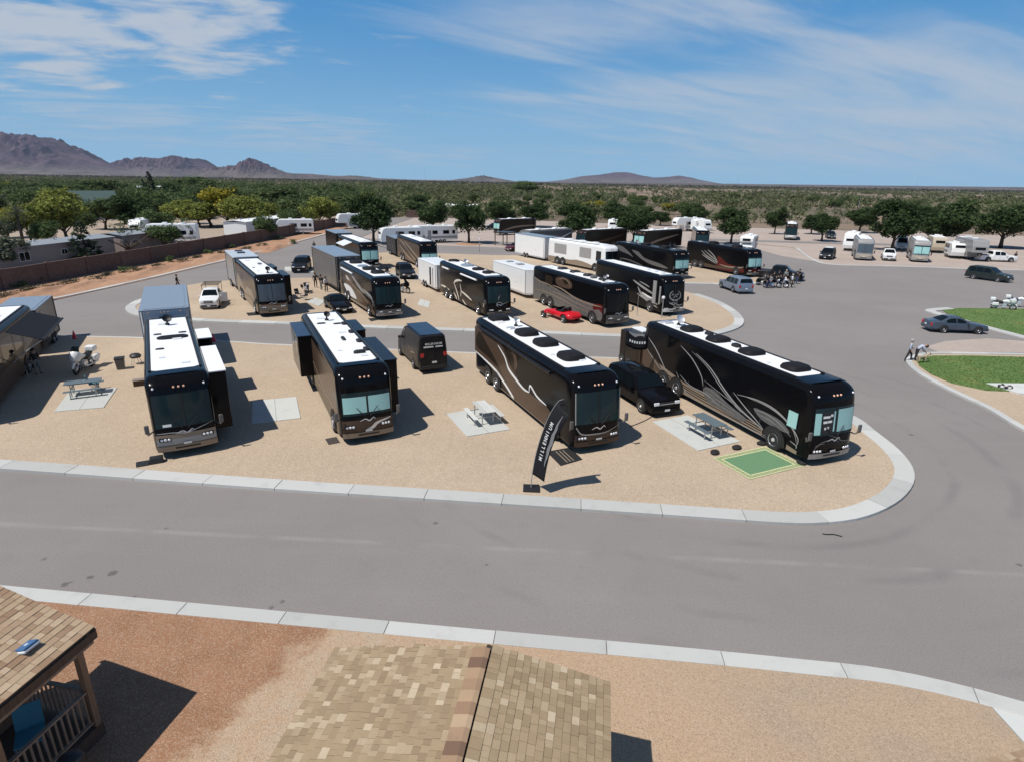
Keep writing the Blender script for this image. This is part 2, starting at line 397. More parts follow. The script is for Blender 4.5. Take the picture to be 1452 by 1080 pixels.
MT['tealglass'] = mat('tinted_windscreen', (.014, .032, .037), .07, 0, 0, .22)
MT['shade'] = mat('aqua_sunshade', (.34, .60, .57), .22, 0, .5)
MT['greyshade'] = mat('grey_sunshade', (.075, .095, .115), .3, 0, .4)
MT['chrome'] = mat('chrome', (.70, .71, .73), .22, .6)
MT['alu'] = mat('aluminium', (.62, .63, .65), .42, .55)
MT['tyre'] = mat('tyre_rubber', (.018, .018, .019), .8)
MT['dark'] = mat('dark_plastic', (.014, .014, .015), .55)
MT['cover'] = mat('black_cover', (.012, .012, .014), .7, 0, 0, .2)
MT['lamp'] = mat('lamp_lens', (.80, .82, .84), .08, 0, .5)
MT['amber'] = mat('amber_lens', (.80, .46, .32), .2)
MT['rlamp'] = mat('red_lens', (.45, .02, .02), .15)
MT['plate'] = mat('number_plate', (.75, .76, .74), .5)
MT['tablegrey'] = mat('coated_mesh_top', (.115, .15, .17), .55); MT['steel'] = mat('galvanised_steel', (.42, .43, .44), .45, .7)
MT['wall'] = m_gravel('block_wall', (.125, .082, .066), (.15, .10, .08), (.09, .06, .05), 5)
MT['bark'] = m_wood('bark', (.085, .062, .045)); MT['wood'] = m_wood('porch_timber', (.26, .165, .10)); MT['fascia'] = m_wood('fascia_timber', (.115, .075, .05))
MT['rail'] = m_wood('rail_timber', (.30, .22, .16))
MT['siding'] = m_wood('cabin_siding', (.30, .19, .115))
MT['shingle'] = m_shingle('tan_shingle', [(0, (.275, .20, .12)), (.3, (.325, .24, .145)), (.7, (.36, .268, .165)), (.9, (.42, .325, .21)), (1, (.53, .43, .30))])
MT['shingle2'] = m_shingle('brown_shingle', [(0, (.29, .185, .115)), (.4, (.38, .265, .17)), (.8, (.43, .315, .205)), (1, (.50, .38, .26))])
MT['ridge'] = m_shingle('ridge_cap', [(0, (.15, .09, .06)), (.35, (.29, .185, .115)), (.7, (.39, .265, .165)), (1, (.56, .45, .30))])
MT['underlay'] = mat('roof_underlay', (.05, .04, .032), .95)
MT['leafA'] = m_leaf('park_tree_leaf', (.028, .050, .017), (.050, .082, .027), (.082, .120, .042))
MT['leafB'] = m_leaf('olive_leaf', (.12, .15, .032), (.22, .25, .055), (.34, .34, .085))
MT['leafY'] = m_leaf('yellow_leaf', (.16, .16, .02), (.30, .26, .03), (.50, .40, .04))
MT['leafC'] = m_leaf('mesquite_leaf', (.058, .090, .032), (.100, .142, .050), (.16, .20, .08))
MT['leafD'] = m_leaf('pine_needle', (.014, .028, .014), (.028, .050, .026), (.048, .075, .040))
MT['leafG'] = m_leaf('grey_green_leaf', (.085, .105, .065), (.125, .145, .095), (.17, .19, .13))
MT['scrub'] = m_leaf('scrub_leaf', (.085, .105, .045), (.135, .155, .070), (.20, .20, .11))
MT['scrubfar'] = m_leaf('far_scrub_leaf', (.065, .07, .045), (.095, .095, .06), (.14, .125, .09))
MT['grassblade'] = m_leaf('lawn_blade', (.085, .15, .035), (.115, .185, .048), (.17, .21, .075))
MT['rock'] = m_rock()
def m_lawn():
    q = G('lawn_soil'); c = q.mix(q.rng(q.noise(.45, 4, .6), .35, .7), (.095, .165, .042), (.125, .19, .055))
    c = q.mix(q.math('MULTIPLY', q.rng(q.noise(.3, 3, .6), .56, .74), .7), c, (.20, .20, .06))
    return q.out(c, .95, q.noise(30, 4, .7), .03, .6)
MT['lawn'] = m_lawn()
# ---------------------------------------------------------------- ground, roads, kerbs
def sheet(name, poly, z, m, thick=0.0, kind='structure'):
    mb = MB()
    if thick: mb.prism([(p[0], p[1]) for p in poly], z - thick, z)
    else: mb.add([(p[0], p[1], z) for p in poly], [tuple(range(len(poly)))])
    o = mb.build(name, m, fix=bool(thick)); o['kind'] = kind
    if not thick:
        me = o.data
        if me.polygons[0].normal.z < 0: me.flip_normals()
    return o
R_ = 14500
n_ = 48
mb = MB(); vs = [(0, 60, -.12)]; rings = [60, 150, 400, 1000, 3000, 9000, R_]
for r in rings: vs += [(r*math.cos(2*math.pi*i/n_), 60 + r*math.sin(2*math.pi*i/n_), -.12) for i in range(n_)]
fs = [(0, 1+i, 1+(i+1) % n_) for i in range(n_)]
for k in range(len(rings)-1):
    a = 1+k*n_; b = a+n_
    fs += [(a+i, b+i, b+(i+1) % n_, a+(i+1) % n_) for i in range(n_)]
mb.add(vs, fs); tag(mb.build('desert_ground', MT['desert'], fix=False), kind='structure')

# open park ground between the loops, then one big sheet of asphalt over it
sheet('park_ground', [(-49, 62), (-44, 108), (-42, 130), (-38, 215), (40, 190), (140, 168), (190, 120), (190, 60), (60, 60)], -.06, MT['pink'])
road = [(-75, 10), (-64, 30), (-46.8, 56.5), (-44.6, 76), (-43.4, 95), (-42.6, 130), (-42.2, 170), (-41, 205), (-33.5, 205), (-34, 170), (-33.5, 131), (-31, 121),
        (-12, 118.5), (14, 113.5), (36, 107.5), (42.5, 112), (43.5, 135), (48, 135.5), (48.5, 110), (51.5, 101.8), (60, 99.4), (82, 98.2), (120, 96), (200, 92), (200, 20), (60, 0), (30, -20), (-75, -20)]
sheet('asphalt_road', road, 0.0, MT['asphalt'])
sheet('far_lane', [(40.5, 139), (41, 144.5), (140, 131), (140, 126), (92, 133)], -.03, MT['asphalt'])
sheet('cross_lane', [(-33.6, 131), (-33.6, 125), (14, 121.5), (40, 117), (43, 122), (14, 127)], -.03, MT['asphalt'])

def kerb(name, path, width, z, closed=False, seg=3.1, inner=1, mkey='conc', sub=6):
    """concrete ribbon along a smoothed path (outer edge); every slab between two joints is a child"""
    P = smooth_path([Vector((p[0], p[1], 0)) for p in path], sub, closed)
    if closed: P.append(P[0])
    d = [0.0]
    for a, b in zip(P, P[1:]): d.append(d[-1] + (b-a).length)
    Nn = []
    for i in range(len(P)):
        t = (P[min(i+1, len(P)-1)] - P[max(i-1, 0)]).normalized(); Nn.append(Vector((-t.y, t.x, 0))*inner)
    def at(s):
        for i in range(len(d)-1):
            if s <= d[i+1] or i == len(d)-2:
                t = (s - d[i])/max(1e-6, d[i+1]-d[i]); return P[i].lerp(P[i+1], t), Nn[i].lerp(Nn[i+1], t).normalized()
    tot = d[-1]; k = max(1, round(tot/seg)); st = tot/k
    def strip(mb, s0, s1, w0, w1, z0, z1, cham=.0):
        n = max(2, int((s1-s0)/.55)+1); base = len(mb.v); vs = []; fs = []
        for i in range(n):
            p, q = at(s0 + (s1-s0)*i/(n-1)); a = p + q*w0; b = p + q*w1
            a2 = p + q*(w0+cham); b2 = p + q*(w1-cham)
            vs += [(a.x, a.y, z0), (a.x, a.y, z1-cham), (a2.x, a2.y, z1), (b2.x, b2.y, z1), (b.x, b.y, z1-cham), (b.x, b.y, z0)]
        for i in range(n-1):
            for j in range(5): fs.append((i*6+j, i*6+j+1, (i+1)*6+j+1, (i+1)*6+j))
        fs += [(0,1,2,3,4,5), tuple((n-1)*6+j for j in range(5,-1,-1))]
        mb.add(vs, fs); return mb
    bed = strip(MB(), 0, tot, .03, width-.03, -.05, z-.02).build(name, MT['joint']); bed['kind'] = 'structure'
    for i in range(k):
        zz_ = z + random.uniform(-.004, .004)
        strip(MB(), i*st+.012, (i+1)*st-.012, 0, width, -.05, zz_, .012).build('kerb_slab', MT[mkey], bed)
    return P, Nn

# front island: the pads of the nearest row of coaches
KA = [(-75, 28.6), (-50, 26.1)] + [(p.x, p.y) for p in gp([(0, 667), (190, 681), (380, 695), (590, 709), (790, 722), (980, 735), (1110, 744), (1165, 744), (1215, 738), (1255, 724), (1282, 706), (1296, 684), (1292, 662), (1272, 638), (1243, 615), (1215, 594)])] + [(18.2, 33), (16.6, 36.5), (14.2, 40.2)]
Pk, Nk = kerb('island_kerb', KA, .78, .13, inner=1)
far1 = [(p.x, p.y) for p in gp([(877, 509), (760, 505), (631, 500), (500, 494), (380, 489), (335, 486), (200, 480), (92, 478)])]
isl1 = [(p.x + q.x*.4, p.y + q.y*.4) for p, q in zip(Pk, Nk)][2:] + far1 + [(-44, 47.5), (-60, 48.5)]
sheet('front_gravel_island', isl1, .10, MT['gravel'], .12)
kerb('island_back_edging', far1[::-1], .22, .112, inner=-1, seg=4.5)

# middle island
KM = [(p.x, p.y) for p in gp([(205, 424), (188, 430), (178, 440), (201, 450), (286, 457), (400, 461), (515, 466), (660, 471), (780, 475), (878, 479), (975, 480), (1025, 474), (1053, 462), (1049, 447), (1023, 430), (990, 418)])]
Pm, Nm = kerb('loop_kerb', KM, .85, .13, inner=1, seg=3.3)
far2 = [(p.x, p.y) for p in gp([(960, 412), (860, 408), (740, 404), (590, 398), (430, 395), (300, 400), (232, 412)])]
sheet('middle_gravel_island', [(p.x + q.x*.45, p.y + q.y*.45) for p, q in zip(Pm, Nm)][1:] + far2, .10, MT['gravel'], .12)
# back island
KB_ = [(p.x, p.y) for p in gp([(404, 380), (414, 386), (500, 389), (600, 392), (800, 398), (1000, 404), (1068, 404), (1097, 398), (1092, 388), (1070, 380)])]
Pb, Nb = kerb('back_loop_kerb', KB_, .8, .13, inner=1, seg=4)
far3 = [(p.x, p.y) for p in gp([(1000, 369), (880, 364), (700, 363), (560, 358), (440, 366)])]
sheet('back_gravel_island', [(p.x + q.x*.4, p.y + q.y*.4) for p, q in zip(Pb, Nb)][1:] + far3, .10, MT['gravel'], .12)
# right-hand row of pads
KR = [(p.x, p.y) for p in gp([(1128, 352), (1150, 368), (1185, 376), (1300, 379), (1452, 384)])] + [(140, 93)]
Pr, Nr = kerb('far_row_kerb', KR, .5, .06, inner=1, seg=5)
sheet('far_row_pads', [(p.x + q.x*.3, p.y + q.y*.3) for p, q in zip(Pr, Nr)] + [(140, 124), (92, 131), (50, 137)], .04, MT['pink'], .07)

# near yard, south of the road
KBo = [(-62, 20.4), (-40, 18.0)] + [(p.x, p.y) for p in gp([(0, 833), (280, 859), (560, 885), (780, 905), (1000, 925), (1130, 938), (1240, 950), (1340, 970), (1452, 1000)])] + [(16.5, 10.0), (22, 6.2), (27, 1.5)]
Py, Ny = kerb('yard_kerb', KBo, .52, .13, inner=-1)
corner = g(1398, 1000); c2_ = g(1452, 1060)
yard = [(p.x + q.x*.3, p.y + q.y*.3) for p, q in zip(Py, Ny) if p.x < corner.x - .2] + [(corner.x, corner.y), (c2_.x, c2_.y), (12.4, 6), (12.6, -18), (-62, -18)]
sheet('yard_ground', yard, .10, MT['yard'], .12)
sheet('driveway_apron', [(corner.x+.03, corner.y+.02), (13.2, 11.05), (16, 9.7), (21.6, 6), (22, 2), (14.6, 2), (12.42, 5.5), (c2_.x+.03, c2_.y)], .105, MT['slab'], .1)

# lawns on the right
lawnA = [(p.x, p.y) for p in gp([(1300, 512), (1322, 506), (1380, 506), (1452, 508)])] + [(60, 44.5), (60, 37), (35, 36)] + [(p.x, p.y) for p in gp([(1452, 557), (1398, 555), (1350, 545), (1320, 532), (1303, 520)])]
lawnB = [(p.x, p.y) for p in gp([(1336, 440), (1360, 438), (1452, 439)])] + [(75, 63), (66, 51)] + [(p.x, p.y) for p in gp([(1452, 476), (1420, 471), (1394, 462), (1370, 455), (1345, 447)])]
vergeR = [(p.x, p.y) for p in gp([(1286, 509), (1300, 505), (1330, 502), (1452, 503)])] + [(66, 45), (66, 28)] + [(p.x, p.y) for p in gp([(1452, 606), (1400, 577), (1350, 556), (1305, 532)])]
sheet('right_verge', vergeR, .06, MT['gravel'], .08)
for L_, nm in ((lawnA, 'lawn'), (lawnB, 'lawn')): sheet(nm, L_, .10 if L_ is lawnA else .08, MT['lawn'], .09)
kerb('lawn_kerb', [(p.x, p.y) for p in gp([(1452, 503), (1330, 501), (1300, 504), (1284, 511), (1292, 524), (1318, 541), (1360, 562), (1400, 581), (1452, 612)])] + [(27.6, 25), (29, 19)], .42, .13, inner=1, seg=3)
kerb('lawn_edging', [(p.x, p.y) for p in gp([(1342, 437), (1312, 440), (1322, 445), (1350, 453), (1395, 466), (1452, 481)])], .9, .10, inner=1, seg=3)
s_ = gp([(1398, 546), (1452, 546)]); sheet('lawn_pad', [(s_[0].x, s_[0].y), (s_[1].x+3, s_[1].y), (36, 34.6), (31.6, 35.2)], .155, MT['slab'], .1)
def blades(name, poly, z, n, hmin, hmax, label):
    P = np.array([(p[0], p[1]) for p in poly]); lo, hi = P.min(0), P.max(0)
    pts = RNG.uniform(lo, hi, (n*2, 2)); ins = np.zeros(len(pts), bool); j = len(P)-1
    for i in range(len(P)):
        c_ = (P[i,1] > pts[:,1]) != (P[j,1] > pts[:,1])
        xx = (P[j,0]-P[i,0])*(pts[:,1]-P[i,1])/(P[j,1]-P[i,1]+1e-12)+P[i,0]; ins ^= c_ & (pts[:,0] < xx); j = i
    pts = pts[ins][:n]; k = len(pts); a = RNG.uniform(0, 2*np.pi, k); h = RNG.uniform(hmin, hmax, k); wd = RNG.uniform(.03, .07, k)
    v = np.zeros((k, 3, 3)); v[:,0,:2] = pts + np.c_[np.cos(a), np.sin(a)]*wd[:,None]; v[:,1,:2] = pts - np.c_[np.cos(a), np.sin(a)]*wd[:,None]
    v[:,:2,2] = z; v[:,2,:2] = pts + RNG.normal(0, .05, (k,2)); v[:,2,2] = z + h
    o = soup(name, v.reshape(-1,3), MT['grassblade']); tag(o, label, 'grass', kind='stuff')
def soup(name, v, m, parent=None):
    """triangle soup from an (3n,3) array"""
    me = bpy.data.meshes.new(name); n = len(v)//3
    me.vertices.add(len(v)); me.vertices.foreach_set('co', np.asarray(v, np.float32).ravel())
    me.loops.add(len(v)); me.loops.foreach_set('vertex_index', np.arange(len(v), dtype=np.int32))
    me.polygons.add(n); me.polygons.foreach_set('loop_start', np.arange(0, 3*n, 3, dtype=np.int32))
    me.update(calc_edges=True); me.materials.append(m)
    if isinstance(name, str) and parent == 'mesh': return me
    o = bpy.data.objects.new(name, me); COL.objects.link(o)
    if parent is not None: o.parent = parent
    return o
blades('lawn_grass', lawnA, .10, 16000, .015, .045, 'short mown green grass of the lawn beside the two walkers')
blades('lawn_grass', lawnB, .08, 9000, .015, .045, 'short mown green grass of the lawn behind the blue grey sedan')

sheet('gravel_drive', [(p.x, p.y) for p in gp([(1312, 492), (1340, 484), (1400, 480), (1452, 484)])] + [(58, 50), (58, 46)] + [(p.x, p.y) for p in gp([(1452, 500), (1330, 499)])], .006, MT['pink'])
# left verge and the block wall
wl = gp([(0, 411), (320, 352), (470, 331), (560, 306)])
wallp = [(-70, 30), (-58.2, 52), (-55.6, 64.8), (-52.9, 88), (-51.2, 108), (-48.5, 140), (-45.0, 185), (-43.2, 226)]
kl = [(-66, 24), (-60, 36), (-49.2, 54.2), (-46.7, 60.5), (-45.2, 72), (-44.3, 84), (-43.6, 95), (-43.0, 120), (-42.7, 150), (-42.2, 175), (-41.2, 206)]
sheet('left_verge', [(x+.25 if i else x, y) for i, (x, y) in enumerate(kl)] + wallp[::-1], .05, MT['verge'], .16)
kerb('verge_kerb', kl, .55, .11, inner=1, seg=5)
# low mounds of reddish soil along the wall foot
def mound(name, cx_, cy_, rx, ry, h, m, rz=0.0, seed=0, label='', kind='structure'):
    n = 18; mb = MB(); vs = []; fs = []
    for i in range(n+1):
        for j in range(n+1):
            u, v = i/n*2-1, j/n*2-1; r = math.hypot(u, v)
            z = max(0, 1-r*r)**1.3*h*(.75+.6*noise.noise((u*2.3+seed, v*2.3, seed)))
            x, y = u*rx, v*ry; vs.append((cx_ + x*math.cos(rz)-y*math.sin(rz), cy_ + x*math.sin(rz)+y*math.cos(rz), .03+z))
    for i in range(n):
        for j in range(n): a = i*(n+1)+j; fs.append((a, a+n+1, a+n+2, a+1))
    mb.add(vs, fs); o = mb.build(name, m, smooth=80); o['kind'] = kind; return o
for i, (px, py, rx, ry, h) in enumerate(((60, 415, 1.6, 5, .55), (120, 404, 1.5, 5, .5), (215, 385, 1.5, 6, .5), (300, 367, 1.5, 7, .5), (390, 352, 1.4, 8, .5), (20, 425, 1.4, 3, .4))):
    p = g(px, py); mound('verge_mound', p.x, p.y, rx, ry, h, MT['verge'], .06, i*3.1)
wall = thing('block_wall', 'long dark brown block wall between the park road and the mobile homes', 'wall', (wallp[0][0], wallp[0][1], 0))
def wpt(x, y): return (x - wallp[0][0], y - wallp[0][1])
for (a, b) in zip(wallp, wallp[1:]):
    A, B = Vector((*a, 0)), Vector((*b, 0)); L_ = (B-A).length; k = max(1, round(L_/6.2)); d = (B-A)/k; u = d.normalized(); q = Vector((-u.y, u.x, 0))
    for i in range(k):
        p0 = A + d*i - wall.location; p1 = p0 + d; hh = 2.15 + .04*noise.noise((i*1.7, a[1], 0))
        mb = MB(); e = .21
        c_ = [p0+u*e-q*.1, p1-u*e-q*.1, p1-u*e+q*.1, p0+u*e+q*.1]
        mb.hexa([(x.x, x.y, 0) for x in c_] + [(x.x, x.y, hh) for x in c_])
        c_ = [p0+u*e-q*.13, p1-u*e-q*.13, p1-u*e+q*.13, p0+u*e+q*.13]
        pan = mb.build('wall_panel', MT['wall'], wall)
        mb = MB(); mb.hexa([(x.x, x.y, hh+.003) for x in c_] + [(x.x, x.y, hh+.09) for x in c_]); mb.build('cap_course', MT['wall'], pan)
        c_ = [p0-u*.2-q*.2, p0+u*.2-q*.2, p0+u*.2+q*.2, p0-u*.2+q*.2]
        mb = MB(); mb.hexa([(x.x, x.y, 0) for x in c_] + [(x.x, x.y, hh+.16) for x in c_]); mb.build('pilaster', MT['wall'], wall)
sheet('pale_lot', [(-200, 40), (-70.4, 31), (-58.6, 52), (-56, 65), (-53.3, 88), (-51.6, 108), (-48.9, 140), (-45.4, 185), (-44, 225), (-120, 235), (-260, 150)], .0, MT['pale'])

# ---------------------------------------------------------------- mountains
def range_(name, outline, D, depth, seed, foot=0.0, ns=1.0, rough=1.0):
    """ridge whose skyline is given by pixels, standing D metres away"""
    xs = [p[0] for p in outline]; hs = []
    X = []
    for px, py in outline:
        r = ray(px, py); t = D / r.y; X.append(r.x*t); hs.append(max(0, CAMH + r.z*t))
    x0, x1 = X[0], X[-1]; nx, ny = 300, 90; mb = MB(); vs = []; fs = []
    for i in range(nx+1):
        x = x0 + (x1-x0)*i/nx; h = float(np.interp(x, X, hs))
        for j in range(ny+1):
            t = j/ny*2-1; y = D + t*depth
            prof = max(0, 1-abs(t))**1.15
            sc = ns/depth*3.2
            w1 = noise.fractal((x*sc, y*sc*.8, seed), 1.0, 2.1, 6); rid = 1-abs(noise.noise((x*sc*2.4+seed, y*sc*.7, seed*1.7)))*2
            rid2 = 1-abs(noise.noise((x*sc*6.1+seed, y*sc*2.6, seed*2.7)))*2; rid3 = 1-abs(noise.noise((x*sc*15+seed, y*sc*7, seed*.7)))*2
            z = h*prof*(1 + (.20*w1 + .30*rid + .20*rid2 + .11*rid3)*rough*(min(1, abs(t)*3.2))) + h*.05*noise.noise((x*sc*16, y*sc*16, seed))*rough + h*.03*noise.noise((x*sc*40, y*sc*40, seed))*rough
            vs.append((x, y, max(-5, z - 2 + foot*(1-abs(t)))))
    for i in range(nx):
        for j in range(ny): a = i*(ny+1)+j; fs.append((a, a+ny+1, a+ny+2, a+1))
    mb.add(vs, fs); o = mb.build(name, MT['rock'], smooth=35); o['kind'] = 'structure'; return o
range_('mountain', [(-420, 258), (-300, 235), (-180, 205), (-90, 210), (-40, 197), (0, 195), (40, 191), (62, 197), (78, 204), (98, 218), (120, 226), (150, 236), (190, 246), (250, 253)], 7200, 1250, 1.0)
range_('mountain', [(110, 253), (150, 237), (180, 228), (206, 224), (228, 225), (248, 221), (258, 224), (276, 226), (296, 238), (340, 246), (400, 252)], 8200, 900, 5.0)
range_('mountain', [(250, 252), (300, 239), (332, 236), (346, 232), (358, 225), (372, 231), (388, 240), (410, 246), (440, 247), (470, 249), (520, 253)], 6300, 520, 9.0)
range_('hill', [(395, 252), (430, 247), (470, 250), (500, 249), (540, 253), (610, 256)], 5200, 500, 12.0)
range_('hill', [(635, 256), (660, 253), (685, 249), (705, 253), (730, 257)], 7000, 500, 14.0)
range_('mountain', [(775, 258), (800, 255), (825, 250), (850, 248), (872, 244.5), (890, 244.5), (905, 248), (925, 252), (948, 251), (962, 249), (976, 252), (1000, 258)], 11500, 1500, 17.0, rough=.6)
# gentle far rise that carries the last belt of scrub
range_('far_rise', [(-1500, 255), (-300, 253.5), (400, 256), (900, 259), (1500, 266), (3500, 298)], 4600, 1300, 21.0, rough=.15)
# ---------------------------------------------------------------- trees
def leaf_tris(centres, radii, n_each, size, flat=.8, rg=RNG):
    """small leaf triangles scattered in clumps"""
    k = len(centres); c = np.repeat(np.asarray(centres), n_each, 0); r = np.repeat(np.asarray(radii), n_each)
    d = rg.normal(size=(k*n_each, 3)); d /= np.linalg.norm(d, axis=1)[:, None]
    p = c + d*(r*rg.uniform(.35, 1.0, k*n_each)**.6)[:, None]*np.array([1, 1, flat])
    nn = d + .55*rg.normal(size=p.shape) + np.array([0, 0, .25]); a = np.cross(nn, rg.normal(size=p.shape)); a /= np.linalg.norm(a, axis=1)[:, None]+1e-9
    b = np.cross(nn, a); b /= np.linalg.norm(b, axis=1)[:, None]+1e-9
    s = size*rg.uniform(.6, 1.4, len(p))[:, None]
    return np.stack([p-a*s, p+a*s*.9+b*s*.25, p+b*s*1.5], 1).reshape(-1, 3)
def crown_pts(n, rx, rz, cz, rg, low=.15, hollow=.35):
    out_ = []; lobes = []
    for i in range(9):
        a = i*2.4 + rg.uniform(-.5, .5); q_ = rg.uniform(.25, .62); lobes.append((q_*math.cos(a), q_*math.sin(a), rg.uniform(-.55, .62), rg.uniform(.30, .46)))
    while len(out_) < n:
        u = rg.uniform(-1, 1, 3); r = np.linalg.norm(u)
        if r > 1 or r < hollow or u[2] < -1+low*2: continue
        ang = math.atan2(u[1], u[0]); lim = .78 + .3*noise.noise((math.cos(ang)*1.7+n*.37, math.sin(ang)*1.7, u[2]*1.6))
        if r > lim*1.05: continue
        if min(math.dist(u, lb[:3])/lb[3] for lb in lobes) > 1: continue
        out_.append((u[0]*rx, u[1]*rx, cz + u[2]*rz))
    return np.array(out_)
def trunk_mb(h, r, spread, nb, rg, lean=0.1):
    mb = MB(); t = h
    base = [(0,0,-.05), (lean*.2, 0, t*.35), (lean*.5, lean*.3, t*.7), (lean, lean*.5, t)]
    mb.tube(base, [r*1.25, r, r*.85, r*.6], 8)
    for i in range(nb):
        a = 2*math.pi*i/nb + rg.uniform(-.4, .4); z0 = t*rg.uniform(.55, .95); rr = spread*rg.uniform(.5, .95)
        z1 = z0 + rr*rg.uniform(.7, 1.3)
        mb.tube([(lean*.6, lean*.3, z0), (math.cos(a)*rr*.4, math.sin(a)*rr*.4, z0+(z1-z0)*.45), (math.cos(a)*rr, math.sin(a)*rr, z1)], [r*.5, r*.34, r*.12], 6)
    return mb
PROTO = {}
def proto(kind, var):
    """crown and trunk meshes for a tree of unit-ish size: crown about 6 m wide, 7 m tall"""
    key = (kind, var)
    if key in PROTO: return PROTO[key]
    rg = np.random.default_rng(hash(kind) % 1000 if False else sum(map(ord, kind))*7 + var)
    if kind == 'park':
        c = crown_pts(130, 3.3, 2.7, 4.15, rg, .10, .2); v = leaf_tris(c, rg.uniform(.55, 1.05, len(c)), 60, .17); tr = trunk_mb(2.2, .19, 2.0, 5, rg)
        m = MT['leafA']
    elif kind in ('olive', 'yellow', 'mesquite', 'grey'):
        c = crown_pts(140, 3.8, 2.6, 4.1, rg, .04, .2); v = leaf_tris(c, rg.uniform(.55, 1.1, len(c)), 50, .18); tr = trunk_mb(1.7, .2, 2.6, 6, rg, .3)
        m = MT[{'olive': 'leafB', 'yellow': 'leafY', 'mesquite': 'leafC', 'grey': 'leafG'}[kind]]
    elif kind == 'pine':
        cs = []; rr = []
        for i in range(14):
            z = 1.0 + i*.45; R = (1-(i/14.5))*2.2+.2
            for k in range(max(3, int(R*5))):
                a = rg.uniform(0, 6.28); q = R*rg.uniform(.35, 1.0); cs.append((q*math.cos(a), q*math.sin(a), z - q*.15)); rr.append(rg.uniform(.28, .5))
        v = leaf_tris(np.array(cs), np.array(rr), 34, .13, .6); tr = MB(); tr.tube([(0,0,-.05), (.05,0,3), (0,0,7)], [.2, .14, .04], 8); m = MT['leafD']
    elif kind == 'bare':
        c = crown_pts(20, 2.4, 1.5, 4.6, rg, .2, .4); v = leaf_tris(c, rg.uniform(.3, .6, len(c)), 16, .12); tr = trunk_mb(1.2, .24, 3.0, 9, rg, .2); m = MT['leafC']
    elif kind == 'palm':
        tr = MB(); tr.tube([(0,0,-.05), (.1,0,2.5), (.05,0,5.6)], [.25, .2, .17], 8); vs = []
        for i in range(46):
            a = rg.uniform(0, 6.28); el = rg.uniform(-.9, 1.2); L_ = rg.uniform(1.2, 1.7); p0 = np.array([.05, 0, 5.6]); d = np.array([math.cos(a)*math.cos(el), math.sin(a)*math.cos(el), math.sin(el)])
            q = np.cross(d, [0,0,1.]); q /= np.linalg.norm(q)+1e-9
            for s in np.linspace(.15, 1, 10):
                c0 = p0 + d*L_*s + np.array([0, 0, -.5*s*s*L_*.5])
                for sg in (-1, 1): vs += [c0, c0 + d*.09, c0 + q*sg*.32 + d*.2 + np.array([0, 0, -.1])]
        v = np.array(vs); m = MT['leafG']
    cr = soup(kind + '_crown', v, m, 'mesh'); tm = tr.mesh(kind + '_trunk'); tm.materials.append(MT['bark']); tm.shade_smooth()
    PROTO[key] = (cr, tm); return PROTO[key]
NAMES = {'park': 'shade_tree', 'olive': 'palo_verde_tree', 'yellow': 'flowering_tree', 'mesquite': 'mesquite_tree', 'grey': 'desert_willow', 'pine': 'conifer_tree', 'bare': 'sparse_tree', 'palm': 'palm_tree'}
def tree(kind, px, py, top, label, width=None, group=None, var=0, base=None, yo=0):
    """trunk foot at ground pixel, crown top at pixel row top, width in pixels"""
    b = base if base is not None else g(px, py); h = max(2.0, htop(px, top, b)); cr, tm = proto(kind, var)
    H = {'park': 6.7, 'pine': 7.3, 'palm': 6.6, 'bare': 6.0}.get(kind, 6.4); W = {'park': 5.6, 'pine': 4.4, 'palm': 3.0, 'bare': 4.6}.get(kind, 6.6)
    sz = h/H; depth = b.y*math.cos(PITCH) + CAMH*math.sin(PITCH)
    sx = (width*depth/FPX/W) if width else sz
    t = thing(NAMES[kind], label, 'tree', (b.x, b.y, 0), random.uniform(0, 6.28), group)
    t.scale = (sx, sx, sz)
    for nm, me in (('crown', cr), ('trunk', tm)):
        o = bpy.data.objects.new(nm, me); COL.objects.link(o); o.parent = t
    return t
# shade trees of the park (rounded, dark green)
GP = 'dark green shade trees along the park lanes'
for i, (px, py, top, wd, lab) in enumerate((
    (530, 344, 275, 56, 'dark green shade tree behind the white travel trailer by the wall'),
    (614, 330, 282, 42, 'dark green shade tree behind the pair of white travel trailers'),
    (665, 345, 284, 48, 'dark green shade tree in a round mulch bed by the empty gravel lot'),
    (711, 322, 286, 40, 'dark green shade tree next to the black car at the lane end'),
    (756, 322, 288, 46, 'dark green shade tree behind the grey and white swoosh coach'),
    (818, 344, 288, 52, 'dark green shade tree between the swoosh coach and brown coach'),
    (876, 322, 284, 44, 'dark green shade tree behind the brown coach with a white roof'),
    (898, 346, 296, 52, 'dark green shade tree in front of the coach with aqua windscreen'),
    (936, 320, 300, 30, 'small dark green shade tree behind the coach with aqua windscreen'),
    (984, 326, 291, 42, 'dark green shade tree beside the white fifth wheel trailer'),
    (1036, 346, 294, 46, 'dark green shade tree with forked trunk by the white van roof'),
    (1098, 332, 291, 28, 'slim dark green shade tree beside the coach parked in the far lane'),
    (1165, 342, 302, 36, 'small green shade tree behind the dark car with a white roof'),
    (1150, 332, 304, 28, 'small dark shade tree behind the far green car'),
    (1218, 330, 296, 42, 'dark green shade tree behind the white rounded trailer'),
    (1264, 356, 282, 62, 'large dark green shade tree behind the white pickup on the far row'),
    (1336, 352, 281, 76, 'large wide dark green shade tree behind the coach with aqua windscreen on the far row'),
    (1418, 352, 288, 70, 'large dark green shade tree beside the grey fifth wheel trailer'),
    (1300, 318, 292, 40, 'dark green shade tree in the gap behind two large trees'),
    (590, 300, 276, 36, 'dark green tree beyond the end of the block wall'))):
    tree('park', px, py, top, lab, wd, GP, i % 5)
